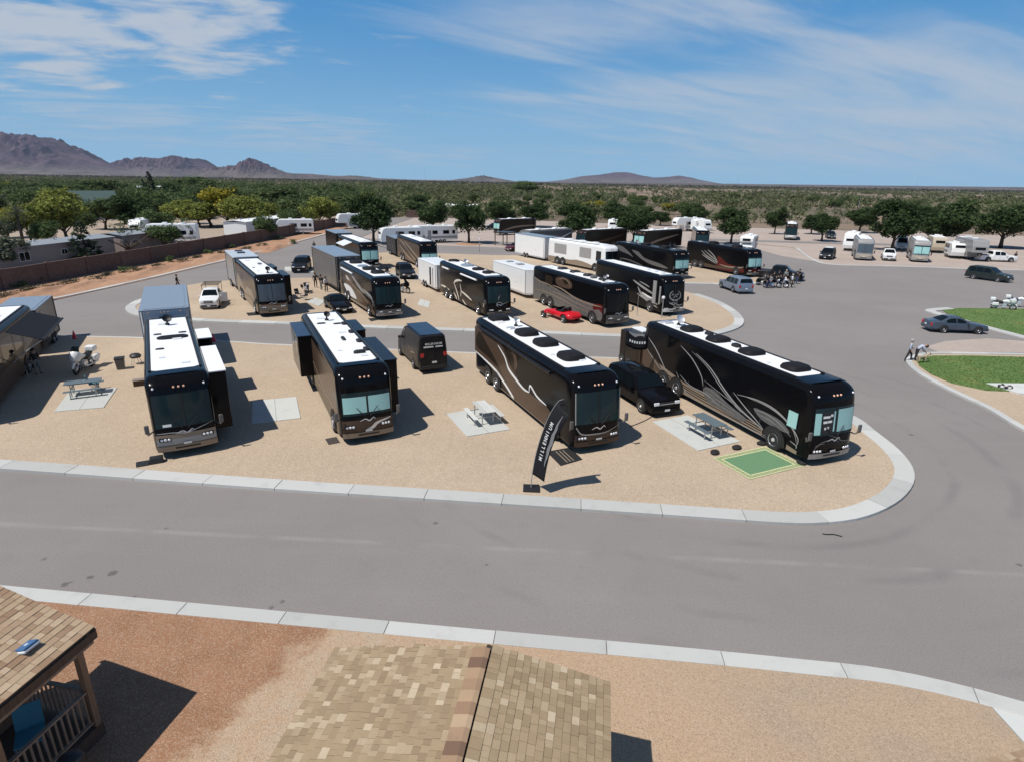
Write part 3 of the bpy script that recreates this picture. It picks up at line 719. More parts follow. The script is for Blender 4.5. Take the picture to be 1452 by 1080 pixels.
# mixed trees among the mobile homes left of the wall
GL = 'trees among the mobile homes beyond the wall'
for i, (k, px, py, top, wd, lab) in enumerate((
    ('grey', 10, 384, 337, 72, 'pale grey green tree at the end of the long mobile home'),
    ('palm', 34, 352, 292, 30, 'palm tree with a dark trunk behind the long mobile home'),
    ('olive', 45, 345, 290, 46, 'yellow green tree with a dark trunk beside the palm'),
    ('yellow', 12, 338, 296, 46, 'yellowish tree over the parked truck behind the palm'),
    ('olive', 96, 341, 279, 74, 'broad yellow green tree behind the long mobile home'),
    ('pine', 124, 372, 312, 44, 'conifer tree between two sections of the mobile home'),
    ('bare', 187, 362, 310, 58, 'sparse bare limbed tree at the end of the small mobile home'),
    ('mesquite', 150, 326, 280, 56, 'mid green tree in front of the green roofed house'),
    ('park', 192, 330, 276, 64, 'dark dense tree behind the white box truck'),
    ('park', 178, 318, 280, 50, 'dark dense tree between the green roof and the motorhome'),
    ('mesquite', 236, 356, 318, 50, 'leafy green tree in front of the white motorhome beyond the wall'),
    ('bare', 262, 346, 308, 36, 'bare brownish tree between the motorhome and the white mobile home'),
    ('olive', 258, 318, 284, 56, 'olive green tree behind the white motorhome'),
    ('olive', 300, 322, 282, 70, 'broad olive tree behind the long white mobile home'),
    ('yellow', 322, 322, 268, 66, 'tree with yellow blossom behind the long white mobile home'),
    ('olive', 352, 326, 278, 66, 'broad olive tree next to the yellow blossom tree'),
    ('mesquite', 378, 340, 306, 36, 'grey green tree beside the white camper beyond the wall'),
    ('mesquite', 400, 300, 262, 84, 'tall rounded green tree rising above the others beyond the wall'),
    ('mesquite', 424, 318, 280, 54, 'mid green tree behind the white campers beyond the wall'),
    ('olive', 454, 322, 280, 52, 'yellow green tree beside the far white camper'),
    ('mesquite', 440, 314, 284, 50, 'green tree next to the far white camper'),
    ('mesquite', 486, 304, 270, 60, 'green tree above the far white camper'),
    ('pine', 217, 286, 242, 20, 'dark pointed conifer standing above the skyline trees'),
    ('pine', 207, 285, 254, 14, 'narrow dark conifer beside the taller conifer'),
    ('mesquite', 90, 284, 262, 70, 'dark green tree on the skyline next to the green roofed house'),
    ('mesquite', 40, 290, 266, 80, 'dark green tree on the skyline above the palm'),
    ('mesquite', 150, 280, 254, 60, 'dark green tree on the skyline above the green roofed house'),
    ('mesquite', 280, 276, 250, 64, 'dark green tree on the skyline above the yellow blossom tree'),
    ('grey', 62, 282, 272, 34, 'dull grey tree on the skyline beyond the mobile homes'),
    ('yellow', 840, 302, 284, 30, 'yellow blossoming tree in the scrub behind the shade trees'),
    ('yellow', 948, 304, 289, 26, 'yellow blossoming tree in the scrub beside the white fifth wheel'),
    ('mesquite', 70, 350, 312, 40, 'low green tree between the palm and the broad yellow green tree'),
    ('mesquite', 222, 334, 296, 46, 'green tree beside the white box truck beyond the wall'),
    ('olive', 284, 322, 290, 44, 'low olive tree next to the long white mobile home'),
    ('mesquite', 345, 320, 284, 46, 'green tree behind the far end of the long white mobile home'),
    ('olive', 374, 326, 288, 50, 'olive tree above the white camper beyond the wall'),
    ('mesquite', 414, 330, 296, 40, 'small green tree between the two camper groups beyond the wall'),
    ('mesquite', 466, 318, 284, 48, 'green tree beside the far fifth wheel camper'),
    ('mesquite', 116, 336, 298, 44, 'mid green tree behind the conifer beyond the wall'),
    ('grey', 8, 346, 306, 44, 'pale tree behind the palm beyond the wall'),
    ('mesquite', 505, 316, 276, 56, 'rounded green tree at the far end of the block wall'),
    ('mesquite', 745, 276, 256, 42, 'dark rounded tree standing up from the distant scrub'))):
    tree(k, px, py, top, lab, wd, GL if px < 600 else 'trees in the desert scrub', i % 4)

# trees of the dense belt behind the homes and of the open desert, look-alikes told apart only by their place
def tree_at(kind, x, y, h, wd, label, group, var):
    cr, tm = proto(kind, var); t = thing(NAMES[kind], label, 'tree', (x, y, 0), random.uniform(0, 6.28), group)
    W = {'park': 5.6}.get(kind, 6.6); H = {'park': 6.7}.get(kind, 6.4); t.scale = (wd/W, wd/W, h/H)
    for nm, me in (('crown', cr), ('trunk', tm)):
        o = bpy.data.objects.new(nm, me); COL.objects.link(o); o.parent = t
belt = {'mesquite': 'mid green spreading tree in the dense belt behind the mobile homes', 'park': 'dark rounded tree in the dense belt behind the mobile homes', 'olive': 'yellow green tree in the dense belt behind the mobile homes', 'grey': 'pale grey green tree in the dense belt behind the mobile homes'}
k = 0
while k < 120:
    y = random.uniform(158, 430); x = -random.uniform(.22, .95)*y
    if x > -56 - max(0, 240-y)*.55: continue
    kd = random.choice(['mesquite']*5 + ['park']*2 + ['olive', 'grey']); h = random.uniform(5.0, 8.6); tree_at(kd, x, y, h, h*random.uniform(1.0, 1.45), belt[kd], 'trees of the belt behind the mobile homes', k % 4); k += 1
k = 0
while k < 130:
    y = random.uniform(205, 520); x = random.uniform(-.2, .92)*y
    if noise.noise((x*.012+5, y*.006, 7)) < -.08: continue
    h = random.uniform(3.0, 5.6); tree_at('mesquite', x, y, h, h*random.uniform(1.1, 1.6), 'low spreading mesquite tree in the open desert beyond the park', 'mesquite trees in the open desert', k % 4); k += 1
# ---------------------------------------------------------------- scrub: nobody could count it
def scrub(name, n, y0, y1, hmin, hmax, per, size, m, label, dens=None, xlim=1.15, pw=1.6, sub=5, wf=1.0):
    y = (RNG.uniform(0, 1, n*3)*(y1**(1/pw)-y0**(1/pw)) + y0**(1/pw))**pw; x = RNG.uniform(-1, 1, n*3)*y*xlim
    keep = np.ones(len(x), bool)
    if dens is not None:
        keep = np.array([dens(a, b) > RNG.uniform() for a, b in zip(x, y)])
    x, y = x[keep][:n], y[keep][:n]; k = len(x); h = RNG.uniform(hmin, hmax, k)*RNG.uniform(.7, 1.2, k); wd = wf*h*RNG.uniform(.6, 1.05, k)
    # each bush: leaf triangles over a few sub-clumps
    c = np.repeat(np.c_[x, y, h*.5], sub, 0) + RNG.normal(size=(k*sub, 3))*np.repeat(np.c_[wd*.42, wd*.42, h*.16], sub, 0)
    v = leaf_tris(c, np.repeat(wd*.5 if sub < 7 else wd*.34, sub), max(1, per//sub), 1.0, .85).reshape(-1, 3, 3)
    s = np.repeat(np.repeat(h, sub), max(1, per//sub))*size
    ctr = v.mean(1, keepdims=True); v = ctr + (v-ctr)*s[:, None, None]
    v[:, :, 2] = np.maximum(v[:, :, 2], -.05)
    o = soup(name, v.reshape(-1, 3), m); tag(o, label, 'scrub', kind='stuff'); return o
def dnear(x, y):
    if y < 205 and x > -44: return 0
    if x > 95 and y < 160: return 0
    if x < -44 and y < 235: return 0
    if x > 20 and y < 168: return 0
    return (.10 if x > 0 else .3) + .95*max(0, noise.noise((x*.02+3, y*.009, 1.2))*1.8+.1) + (.5 if x < -30 else 0)
scrub('mesquite_scrub', 3200, 165, 560, 2.0, 5.4, 80, .12, MT['scrub'], 'green mesquite scrub covering the flat land beyond the park', dnear)
def dmid(x, y): return .08 + 1.1*max(0, noise.noise((x*.011+9, y*.0028, 4.2))*1.9+.12) + (.5 if x < 0 else 0)
scrub('desert_scrub', 10000, 480, 1900, 2.0, 5.0, 25, .24, MT['scrub'], 'olive green desert scrub of the middle distance', dmid)
scrub('distant_scrub', 11000, 1700, 4400, 2.2, 5.0, 10, .5, MT['scrubfar'], 'dull brown green scrub belt along the horizon', None, pw=1.2)
def dlow(x, y):
    if y < 205 and x > -44: return 0
    if x < -44 and y < 235: return 0
    return .8
scrub('low_brush', 1600, 160, 520, .5, 1.3, 40, .16, MT['scrub'], 'low dry brush dotted over the bare soil beyond the park', dlow)
def dleft(x, y):
    if x > -50 - max(0, 235-y)*.75: return 0
    if y > 330 and x > -90: return .35
    return 1.0 if noise.noise((x*.02, y*.02, 3)) > -.35 else .1
scrub('tree_belt', 380, 165, 620, 5.0, 8.5, 260, .060, MT['leafC'], 'dense mid green belt of trees behind the mobile homes', dleft, pw=1.3, sub=10, wf=1.25)
scrub('dark_tree_belt', 150, 170, 640, 4.5, 8.0, 260, .060, MT['leafA'], 'darker clumps in the belt of trees behind the mobile homes', dleft, pw=1.3, sub=10, wf=1.2)
scrub('pale_tree_belt', 220, 160, 560, 4.0, 6.5, 220, .060, MT['scrub'], 'paler clumps in the belt of trees behind the mobile homes', dleft, pw=1.3, sub=10, wf=1.2)
# dry brush lying along the verge
for px, py, sz in ((12, 420, 1.2), (40, 412, 1.0), (75, 409, 1.3), (100, 402, 1.0), (132, 398, 1.2), (150, 391, .9), (200, 383, 1.2), (225, 379, 1.0), (262, 371, 1.2), (280, 366, .9), (318, 359, 1.1), (350, 354, 1.0), (372, 349, 1.1)):
    p = g(px, py); c = crown_pts(12, sz, sz*.4, sz*.25, RNG, .1, .1); v = leaf_tris(c, np.full(12, sz*.35), 22, .09)
    o = soup('dry_brush', v, MT['scrubfar']); o.scale = (1, 1.8, .6); o.location = (p.x, p.y, .12); tag(o, 'low brown tuft of dry brush on the reddish verge', 'shrub', 'dry brush along the verge')
# dark weeds against the wall foot and in the verge
for px, py, sz in ((55, 402, 1.0), (28, 408, .7), (178, 386, .9), (240, 372, 1.0), (295, 360, .9), (330, 352, .8), (395, 340, 1.0), (415, 346, .9)):
    p = g(px, py); c = crown_pts(10, sz, sz*.5, sz*.4, RNG, .1, .1); v = leaf_tris(c, np.full(10, sz*.4), 26, .10)
    o = soup('shrub', v, MT['leafC']); o.scale = (1, 1.6, .8); o.location = (p.x, p.y, .15); tag(o, 'low dark shrub on the reddish verge below the block wall', 'shrub', 'shrubs below the block wall')
# ---------------------------------------------------------------- bus-type motor coaches
def rprofile(w_, z0, z1, rt=.30, rb=.10, n=5):
    """left half outline from bottom centre side up to the roof, x negative"""
    pts = [(-w_+rb, z0)]
    for i in range(1, 4): t = math.pi/2*i/3; pts.append((-w_+rb-rb*math.sin(t), z0+rb-rb*math.cos(t)))
    for z in np.linspace(z0+rb+.2, z1-rt-.1, 9): pts.append((-w_, float(z)))
    for i in range(n+1): t = math.pi/2*i/n; pts.append((-w_+rt-rt*math.cos(t), z1-rt+rt*math.sin(t)))
    return pts
class Coach:
    W = 1.29; H = 3.70
    def __init__(s, label, px, phi, L=13.7, body='black', group='luxury motor coaches parked on the gravel pads', off=0.10, name='motor_coach', px_side=-1, width=1.29, height=3.70, rake=.18):
        s.W = width; s.H = height; s.L = L; s.phi = math.radians(phi); s.z0 = .34; s.rk = rake
        ax = Vector((math.cos(s.phi), math.sin(s.phi), 0)); ay = Vector((-math.sin(s.phi), math.cos(s.phi), 0))
        p = g(px[0], px[1], .30); o = p - ax*px_side*1.28 - ay*.1; o.z = off
        s.o = o; s.ax, s.ay = ax, ay; s.art = 0
        s.t = thing(name, label, 'motorhome', o, s.phi, group)
        s.mbody(body)
    # surface of the front: distance back from the nose
    def setback(s, z):
        r = 0.0
        if z > 1.15: r += s.rk*(z-1.15)/1.9
        zc = s.H - .62
        if z > zc: r += .55*((z-zc)/.62)**2.2
        if z < .75: r += .05*(.75-z)/.4
        return r
    def front(s, x, z): return s.setback(z) + .16*(min(1, abs(x)/s.W))**3.2 - 0.0
    def mbody(s, body):
        P = rprofile(s.W, s.z0, s.H); n = len(P); mb = MB(); vs = []; fs = []
        ys = [.16, .22, .34, .55, .9, 1.4, 2.2, 4, 6, 8, 10, 12, s.L-.5, s.L-.18, s.L-.06, s.L]
        rows = []
        for y in ys:
            inset = 0.0
            if y < .55: inset = .10*((.55-y)/.39)**2
            if y > s.L-.5: inset = .10*((y-(s.L-.5))/.5)**2
            row = []
            for sgn in (-1, 1):
                for (x, z) in (P if sgn < 0 else P[::-1]):
                    xx = (x+inset) if abs(x) > .3 else x
                    sb = s.setback(z)*max(0, 1-(y-.16)/1.5) + (.06*max(0, (z-2.2)/1.5)**1.5*-1 if y > s.L-.1 else 0)
                    row.append(len(vs)); vs.append((xx if sgn < 0 else -xx, y + sb, z))
            rows.append(row)
        m = 2*n
        for a, b in zip(rows, rows[1:]):
            for j in range(m-1): fs.append((a[j], b[j], b[j+1], a[j+1]))
            fs.append((a[m-1], b[m-1], b[0], a[0]))
        # front face as a curved grid between the two sides
        cols = [-.9, -.72, -.45, -.15, .15, .45, .72, .9]; grid = []
        for i, (x, z) in enumerate(P):
            r = [rows[0][i]]
            ww = abs(vs[rows[0][i]][0])
            for c in cols:
                r.append(len(vs)); vs.append((c*ww, s.front(c*ww, z) - (.0 if ww > .9*s.W else 0), z))
            r.append(rows[0][m-1-i]); grid.append(r)
        for a, b in zip(grid, grid[1:]):
            for j in range(len(a)-1): fs.append((a[j], a[j+1], b[j+1], b[j]))
        fs.append(tuple(rows[-1]))
        mb.add(vs, fs); s.body = mb.build('body', MT[body], s.t, smooth=38)
    def face(s, name, x0, x1, z0, z1, m, lift=.012, nx=8, nz_=8, parent=None, shape=None, smooth=60, top=None):
        """panel that follows the curved front"""
        mb = MB(); vs = []; fs = []
        for i in range(nx+1):
            for j in range(nz_+1):
                x = x0+(x1-x0)*i/nx; zt = z1 if top is None else top(x); z = z0+(zt-z0)*j/nz_; vs.append((x, s.front(x, z)-lift, z))
        for i in range(nx):
            for j in range(nz_): a = i*(nz_+1)+j; fs.append((a, a+1, a+nz_+2, a+nz_+1))
        mb.add(vs, fs); return mb.build(name, MT[m], parent or s.t, smooth=smooth)
    def fstripe(s, name, pts, wd, m, lift=.022):
        P = smooth_path([(x, 0, z) for x, z in pts], 7); mb = MB(); vs = []; k = len(P)
        for i, p in enumerate(P):
            d = (P[min(i+1,k-1)]-P[max(i-1,0)]).normalized(); q = Vector((-d.z, 0, d.x)); t = i/(k-1); ww = wd*(.25+.75*math.sin(math.pi*min(1, .1+t*.9)))/2
            for sg in (-1, 1): x, z = p.x+q.x*ww*sg, p.z+q.z*ww*sg; vs.append((x, s.front(x, z)-lift, z))
        mb.add(vs, [(2*i, 2*i+1, 2*i+3, 2*i+2) for i in range(k-1)]); return mb.build(name, MT[m], s.t, smooth=60)
    # pixels on a flank -> (y, z) on that flank
    def flank(s, px, py, side=-1):
        r = ray(px, py); n = s.ax; p0 = s.o + s.ax*side*(s.W); c = Vector((0, 0, CAMH)); t = (p0-c).dot(n)/r.dot(n); q = c + r*t - s.o
        return q.dot(s.ay), q.z
    def stripe(s, pts, wd, m, side=-1, px=True, taper=True, name='paint_stripe'):
        s.art += 1; X = side*(s.W + .002 + .0022*s.art)
        Q = [s.flank(x, y, side) if px else (x, y) for x, y in pts]; Q = [(min(max(y, .75), s.L-.12), min(max(z, .42), s.H-.36)) for y, z in Q]
        P = smooth_path([(0, y, z) for y, z in Q], 6); k = len(P); vs = []
        for i, p in enumerate(P):
            d = (P[min(i+1,k-1)]-P[max(i-1,0)]).normalized(); q = Vector((0, -d.z, d.y)); t = i/(k-1)
            ww = wd/2*((.18+.82*math.sin(math.pi*t)**.7) if taper else 1)
            for sg in (-1, 1): vs.append((X, p.y+q.y*ww*sg, min(max(p.z+q.z*ww*sg, .37), s.H-.33)))
        mb = MB(); mb.add(vs, [(2*i, 2*i+1, 2*i+3, 2*i+2) for i in range(k-1)]); return mb.build(name, MT[m], s.t, fix=False)
    def fill(s, pts, m, side=-1, px=True, name='paint_panel', sm=True):
        s.art += 1; X = side*(s.W + .002 + .0022*s.art)
        Q = [s.flank(x, y, side) if px else (x, y) for x, y in pts]; Q = [(min(max(y, .62), s.L-.10), min(max(z, .37), s.H-.33)) for y, z in Q]
        P = smooth_path([(0, y, z) for y, z in Q], 4, True) if sm else [Vector((0, y, z)) for y, z in Q]
        mb = MB(); mb.add([(X, min(max(p.y, .62), s.L-.10), min(max(p.z, .37), s.H-.33)) for p in P], [tuple(range(len(P)))]); return mb.build(name, MT[m], s.t, fix=False)
    def windscreen(s, m='tealglass', z0=1.42, z1=3.02, shade=None, split=True):
        for x0, x1 in ((-1.14, -.02), (.02, 1.14)):
            p = s.face('windscreen_pane', x0, x1, z0, z1, m, .012, 8, 6)
            if shade: s.face('sunshade', x0*.97+(.04 if x0 < 0 else .05)*(1 if abs(x0) < .5 else 0)-0, x1*.97, z0+.12, z1-.22, shade, .018, 6, 4, p)
        s.face('pillar', -.022, .022, z0, z1, 'dark', .030, 1, 6)
        for sg in (-1, 1):          # wipers
            mb = MB(); pts = [(sg*x, s.front(sg*x, z)-.05, z) for x, z in ((.10, z0-.06), (.28, z0+.12), (.50, z0+.38))]; mb.tube(pts, .016, 6); mb.build('wiper', MT['dark'], s.t)
    def markers(s, z=None, m='amber'):
        z = z or s.H-.42
        for x in (-1.0, -.2, 0, .2, 1.0):
            mb = MB(); y = s.front(x, z); mb.lathe([(.0, -.03), (.035, -.025), (.05, .0), (.05, .05)], (x, y-.01, z), 'y', 10); mb.build('marker_light', MT['lamp' if abs(x) > .5 else m], s.t, smooth=50)
    def nose(s, lower='black', grille='dark', lamp_z=.95, z1=1.12, emblem=True, bumper='silver'):
        if lower != 'black': s.face('front_panel', -1.2, 1.2, .42, z1, lower, .010, 12, 4)
        s.face('bumper', -1.22, 1.22, .40, .66, bumper, .05, 12, 3)
        s.face('grille', -.5, .5, .50, .58, grille, .062, 6, 2)
        for sg in (-1, 1):
            a, b = sorted((sg*.62, sg*1.10)); hl = s.face('headlight', a, b, lamp_z-.12, lamp_z+.06, 'dark', .024, 4, 2)
            for k in range(3):
                x = sg*(.70+.145*k); y = s.front(x, lamp_z)-.03; mb = MB(); mb.lathe([(.0, -.025), (.05, -.02), (.062, .0), (.062, .03)], (x, y, lamp_z-.03), 'y', 12); mb.build('lamp', MT['lamp'], hl, smooth=50)
        s.face('number_plate', -.16, .16, .68, .78, 'plate', .064, 2, 1)
        if emblem:
            s.fstripe('emblem', [(-.38, 1.22), (-.12, 1.30), (.06, 1.20), (.26, 1.34), (.34, 1.24)], .05, 'chrome')
    def mirrors(s, m='grey'):
        for sg in (-1, 1):
            mb = MB(); x = sg*(s.W+.02); mb.tube([(sg*(s.W-.05), .38, 1.35), (sg*(s.W+.16), .16, 1.28), (sg*(s.W+.20), .02, 1.42)], .035, 8)
            mr = mb.build('mirror', MT[m], s.t, smooth=50); mb = MB(); mb.box(sg*(s.W+.18)-.09, sg*(s.W+.18)+.09, -.06, .04, 1.40, 1.80); mb.build('mirror_head', MT[m], mr, bevel=.04)
    def wheels(s, ys=None, rim='chrome'):
        ys = ys or (2.15, s.L-3.95, s.L-2.55)
        for y in ys:
            for sg in (-1, 1):
                X = sg*(s.W + .055); mb = MB(); c = (X-sg*.03, y, .50-.0)
                arch = MB(); pts = [(X*1.0-sg*.012, y-.72, .36)] + [(X-sg*.012, y+.72*math.cos(t), .50+.70*math.sin(t)) for t in np.linspace(math.pi, 0, 15)] + [(X-sg*.012, y+.72, .36)]
                arch.add(pts, [tuple(range(len(pts)))]); arch.build('wheel_arch', MT['dark'], s.t)
                h = -1 if sg > 0 else 1
                w_ = thing2('wheel', s.t)
                mb.lathe([(.30, h*-.02), (.36, h*-.035), (.48, h*-.035), (.515, h*0.0), (.52, h*.05), (.52, h*.26), (.46, h*.29)], (c[0], y, .52), 'x', 26); mb.build('tyre', MT['tyre'], w_, smooth=40)
                mb = MB(); mb.lathe([(.0, h*-.055), (.085, h*-.055), (.11, h*-.01), (.22, h*.03), (.275, h*.01), (.305, h*-.04), (.31, h*.02)], (c[0], y, .52), 'x', 24); mb.build('rim', MT[rim], w_, smooth=35)
                mb = MB()
                for k in range(10):
                    t = 2*math.pi*k/10; mb.lathe([(.0, h*-.02), (.016, h*-.015), (.018, h*.03)], (c[0], y+.165*math.cos(t), .52+.165*math.sin(t)), 'x', 6)
                mb.build('wheel_nuts', MT['alu'], w_)['kind'] = 'stuff'
    def roof(s, m='roofw', hw=.86, y0=1.75, y1=None, rails=True):
        y1 = y1 or s.L-.45; mb = MB(); z = s.H; c = .12
        mb.prism([(-hw, y0+.15), (-hw+.2, y0), (hw-.2, y0), (hw, y0+.15), (hw, y1), (-hw, y1)], z-.02, z+.014); rf = mb.build('roof_panel', MT[m], s.t); s.rf = rf
        for sg in (-1, 1):
            mb = MB(); a, b = sorted((sg*(hw+.02), sg*(hw+.12))); mb.box(a, b, y0, y1, z-.05, z+.055); mb.build('roof_rail', MT['dark'], s.t, bevel=.012)
        for (x, y, a, b, h) in ((.45, y0+.8, .18, .10, .06), (-.5, y0+2.2, .12, .12, .05), (.3, s.L*.55, .22, .16, .05), (-.3, s.L-2.0, .25, .25, .06)):
            mb = MB(); mb.box(x-a, x+a, y-b, y+b, z+.012, z+h+.012); mb.build('roof_vent', MT['white'], rf, bevel=.015)
    def ac(s, y, x=0.0, m='cover', lw=(.62, .5), h=.30, name='air_conditioner'):
        mb = MB(); a, b = lw; z = s.H+.014
        sec = [(1.0, 0), (1.02, h*.35), (.9, h*.8), (.62, h), ]
        vs = []; n = 20
        for k, hh in sec:
            for j in range(n):
                t = 2*math.pi*j/n; e = .55; ux = math.copysign(abs(math.cos(t))**e, math.cos(t)); uy = math.copysign(abs(math.sin(t))**e, math.sin(t)); vs.append((x+a*k*ux, y+b*k*uy*1.3, z+hh))
        fs = [(i*n+j, i*n+(j+1)%n, (i+1)*n+(j+1)%n, (i+1)*n+j) for i in range(len(sec)-1) for j in range(n)] + [tuple((len(sec)-1)*n+j for j in range(n))]
        mb.add(vs, fs); return mb.build(name, MT[m], s.t, smooth=40)
    def dish(s, y, x=0.0, r=.42, m='dark', tilt=True):
        r *= .65; mb = MB(); z = s.H+.014; mb.lathe([(.12, 0), (.12, .10), (.05, .12), (.05, .3)], (x, y, z), 'z', 12)
        o = mb.build('satellite_base', MT['dark'], s.t, smooth=40)
        mb = MB(); mb.lathe([(.0, .0), (r*.5, .03), (r*.85, .10), (r, .16), (r*.98, .17), (r*.8, .12), (0, .03)], (0, 0, 0), 'z', 20); d = mb.build('dish', MT[m], o, smooth=40)
        d.location = (x, y, z+.32); d.rotation_euler = (math.radians(50) if tilt else .15, .2, 0)
    def slide(s, y0, y1, side=1, out_=.72, z0=.62, z1=3.42, m='black', top='roofw', topper=True):
        a, b = sorted((side*(s.W-.1), side*(s.W+out_))); mb = MB(); mb.box(a, b, y0, y1, z0, z1); sl = mb.build('slide_out', MT[m], s.t, bevel=.03)
        mb = MB(); a2, b2 = sorted((side*(s.W+.01), side*(s.W+out_+.03))); mb.box(a2, b2, y0-.03, y1+.03, z1+.004, z1+.05); mb.build('slide_topper', MT[top], sl)
        X = side*(s.W+out_+.006)
        for k, (u0, u1) in enumerate(((.08, .46), (.54, .92))):
            mb = MB(); yy0, yy1 = y0+(y1-y0)*u0, y0+(y1-y0)*u1; mb.box(min(X-.004, X+.004), max(X-.004, X+.004), yy0, yy1, z0+1.25, z1-.35); mb.build('window', MT['glass'], sl)
        return sl
    def windows(s, side=-1, spans=((2.9, 5.0), (5.4, 7.6), (8.0, 9.6), (10.2, 12.6)), z0=1.9, z1=3.05, m='glass'):
        X = side*(s.W + .004)
        for y0, y1 in spans:
            mb = MB(); mb.box(min(X, X-side*.01), max(X, X-side*.01), y0, y1, z0, z1); mb.build('window', MT[m], s.t)
        mb = MB(); mb.box(min(X, X-side*.01), max(X, X-side*.01), 1.05, 2.3, 1.75, 2.95); mb.build('cab_window', MT[m], s.t)
    def bays(s, side=-1, m='dark'):
        X = side*(s.W + .003)
        for y in np.arange(3.2, s.L-4.3, 1.45):
            mb = MB(); mb.box(min(X, X-side*.02), max(X, X-side*.02), y-.008, y+.008, .42, 1.3); mb.build('bay_door_gap', MT[m], s.t)
    def awning(s, y0, y1, side=-1, m='black2', z=3.30):
        mb = MB(); mb.tube([(side*(s.W+.08), y0, z), (side*(s.W+.08), y1, z)], .085, 10); mb.build('awning_roll', MT[m], s.t, smooth=50)
    def rear(s, m='dark'):
        y = s.L+.008
        mb = MB(); mb.box(-.8, .8, s.L-.01, y, .7, 1.5); mb.build('engine_grille', MT[m], s.t)
        for sg in (-1, 1):
            mb = MB(); mb.box(sg*1.0-.09, sg*1.0+.09, s.L-.01, y+.02, .95, 1.45); mb.build('tail_light', MT['rlamp'], s.t)
    def std(s, rim='chrome', rails=True):
        s.wheels(rim=rim); s.mirrors(); s.markers(); s.rear()
def thing2(name, parent):
    o = bpy.data.objects.new(name, None); COL.objects.link(o); o.parent = parent; return o
def Z(x0, y0, sc, pts): return [(x0+x/sc, y0+y/sc) for x, y in pts]
# ================================================================ front row
# coach at the left edge with its awning out
c = Coach('dark brown motor coach with black patio awning out and dark trailer behind', (-118, 612), 27, body='dbrown')
c.std(); c.windscreen(); c.nose('brown'); c.roof(hw=.9); c.windows(1); c.bays(1)
c.fill([(.8, .4), (.8, 1.2), (5, 1.55), (9, 1.4), (13.5, 1.9), (13.5, .4)], 'brown', 1, False); c.fill([(9.4, 1.5), (11.4, 2.2), (12.4, 3.0), (13.4, 3.1), (13.4, 2.0), (11, 1.5)], 'tan', 1, False)
c.dish(10, 0)
mb = MB(); y0, y1 = 6.6, 12.9; W_ = c.W
mb.hexa([(W_+.05, y0, 3.36), (W_+1.7, y0, 2.75), (W_+1.7, y1, 2.75), (W_+.05, y1, 3.36), (W_+.05, y0, 3.39), (W_+1.7, y0, 2.78), (W_+1.7, y1, 2.78), (W_+.05, y1, 3.39)])
aw = mb.build('awning', MT['cover'], c.t); mb = MB(); mb.tube([(W_+1.72, y0, 2.76), (W_+1.72, y1, 2.76)], .06, 8); mb.build('awning_roller', MT['dark'], aw)
for y in (y0+.1, y1-.1): mb = MB(); mb.tube([(W_+.03, y, 1.5), (W_+1.0, y, 2.3), (W_+1.65, y, 2.72)], .03, 6); mb.build('awning_arm', MT['alu'], aw)
C0 = c
# white-roofed coach with two slide-outs
c = Coach('black and copper motor coach with white roof and two white topped slide-outs, silver trailer behind', (223, 648), 30.5)
C1 = c; c.std(); c.windscreen(z0=1.5, z1=3.0); c.nose('tan', lamp_z=1.0, z1=1.2, bumper='tan'); c.roof(hw=.97, y0=1.65); c.windows(-1); c.windows(1)
c.face('front_band', -1.2, 1.2, .70, .98, 'silver', .016, 12, 2)
c.slide(1.3, 6.2, 1); c.slide(8.2, 10.6, 1); c.dish(11.4, -.05, .4); c.ac(8.0, .1, 'cover', (.75, .32), .08, 'roof_hatch')
for y, x in ((9.0, -.6), (9.0, .62), (5.6, -.55)): c.ac(y, x, 'dark', (.2, .1), .05, 'roof_hatch')
c.fstripe('front_swoosh', [(-1.15, 1.28), (-.5, 1.27), (0, 1.2), (.5, 1.32), (1.15, 1.52)], .06, 'silver')
c.fill([(.7, .4), (.7, 1.15), (6, 1.2), (13.5, 1.6), (13.5, .4)], 'brown', -1, False); c.fill([(.7, .4), (.7, 1.15), (6, 1.2), (13.5, 1.6), (13.5, .4)], 'brown', 1, False)
for sg in (-1, 1): mb = MB(); mb.box(sg*.55-.16, sg*.55+.16, -.0, .02, 1.42, 1.50)
c.face('permit_card', -.86, -.52, 1.56, 1.68, 'plate', .02, 2, 1)
# brown coach with aqua shades
c = Coach('brown motor coach with white roof, aqua windscreen shades and slide-outs on both sides', (485, 628), 25.5)
C2 = c; c.bays(-1); c.std(); c.windscreen(z0=1.5, z1=2.62, shade='shade'); c.nose('brown', lamp_z=.98, z1=1.28, bumper='tan'); c.roof(hw=.9, y0=1.5)
c.fill([(.64, .38), (.64, 3.3), (13.5, 3.3), (13.5, .38)], 'brown', -1, False, sm=False)
c.fill([(.7, .4), (.7, 1.0), (4, 1.1), (13.5, 1.5), (13.5, .4)], 'dbrown', -1, False)
c.stripe([(1, 1.5), (4, 1.35), (8, 1.8), (13, 2.6)], .10, 'tan', -1, False); c.stripe([(1, 1.0), (5, 1.15), (9, 1.0), (13, 1.5)], .07, 'tan', -1, False)
c.slide(8.6, 12.4, -1, .75, 1.0, 3.4, 'black', 'navy'); c.slide(2.0, 6.8, 1, .72, .6, 3.42, 'black', 'black2'); c.slide(8.8, 11.8, 1, .6, .9, 3.4, 'black', 'black2')
c.dish(11.0, .0, .3); c.ac(6.0, .1, 'dark', (.10, .3), .10, 'roof_hatch'); c.ac(2.9, .35, 'dark', (.3, .1), .16, 'roof_hatch')
for y in (3.4, 5.2, 7.4, 9.6): c.ac(y, .78, 'dark', (.13, .22), .12, 'roof_hatch')
for y, x in ((10.2, -.45), (9.8, .45)): c.ac(y, x, 'dark', (.26, .1), .06, 'roof_hatch')
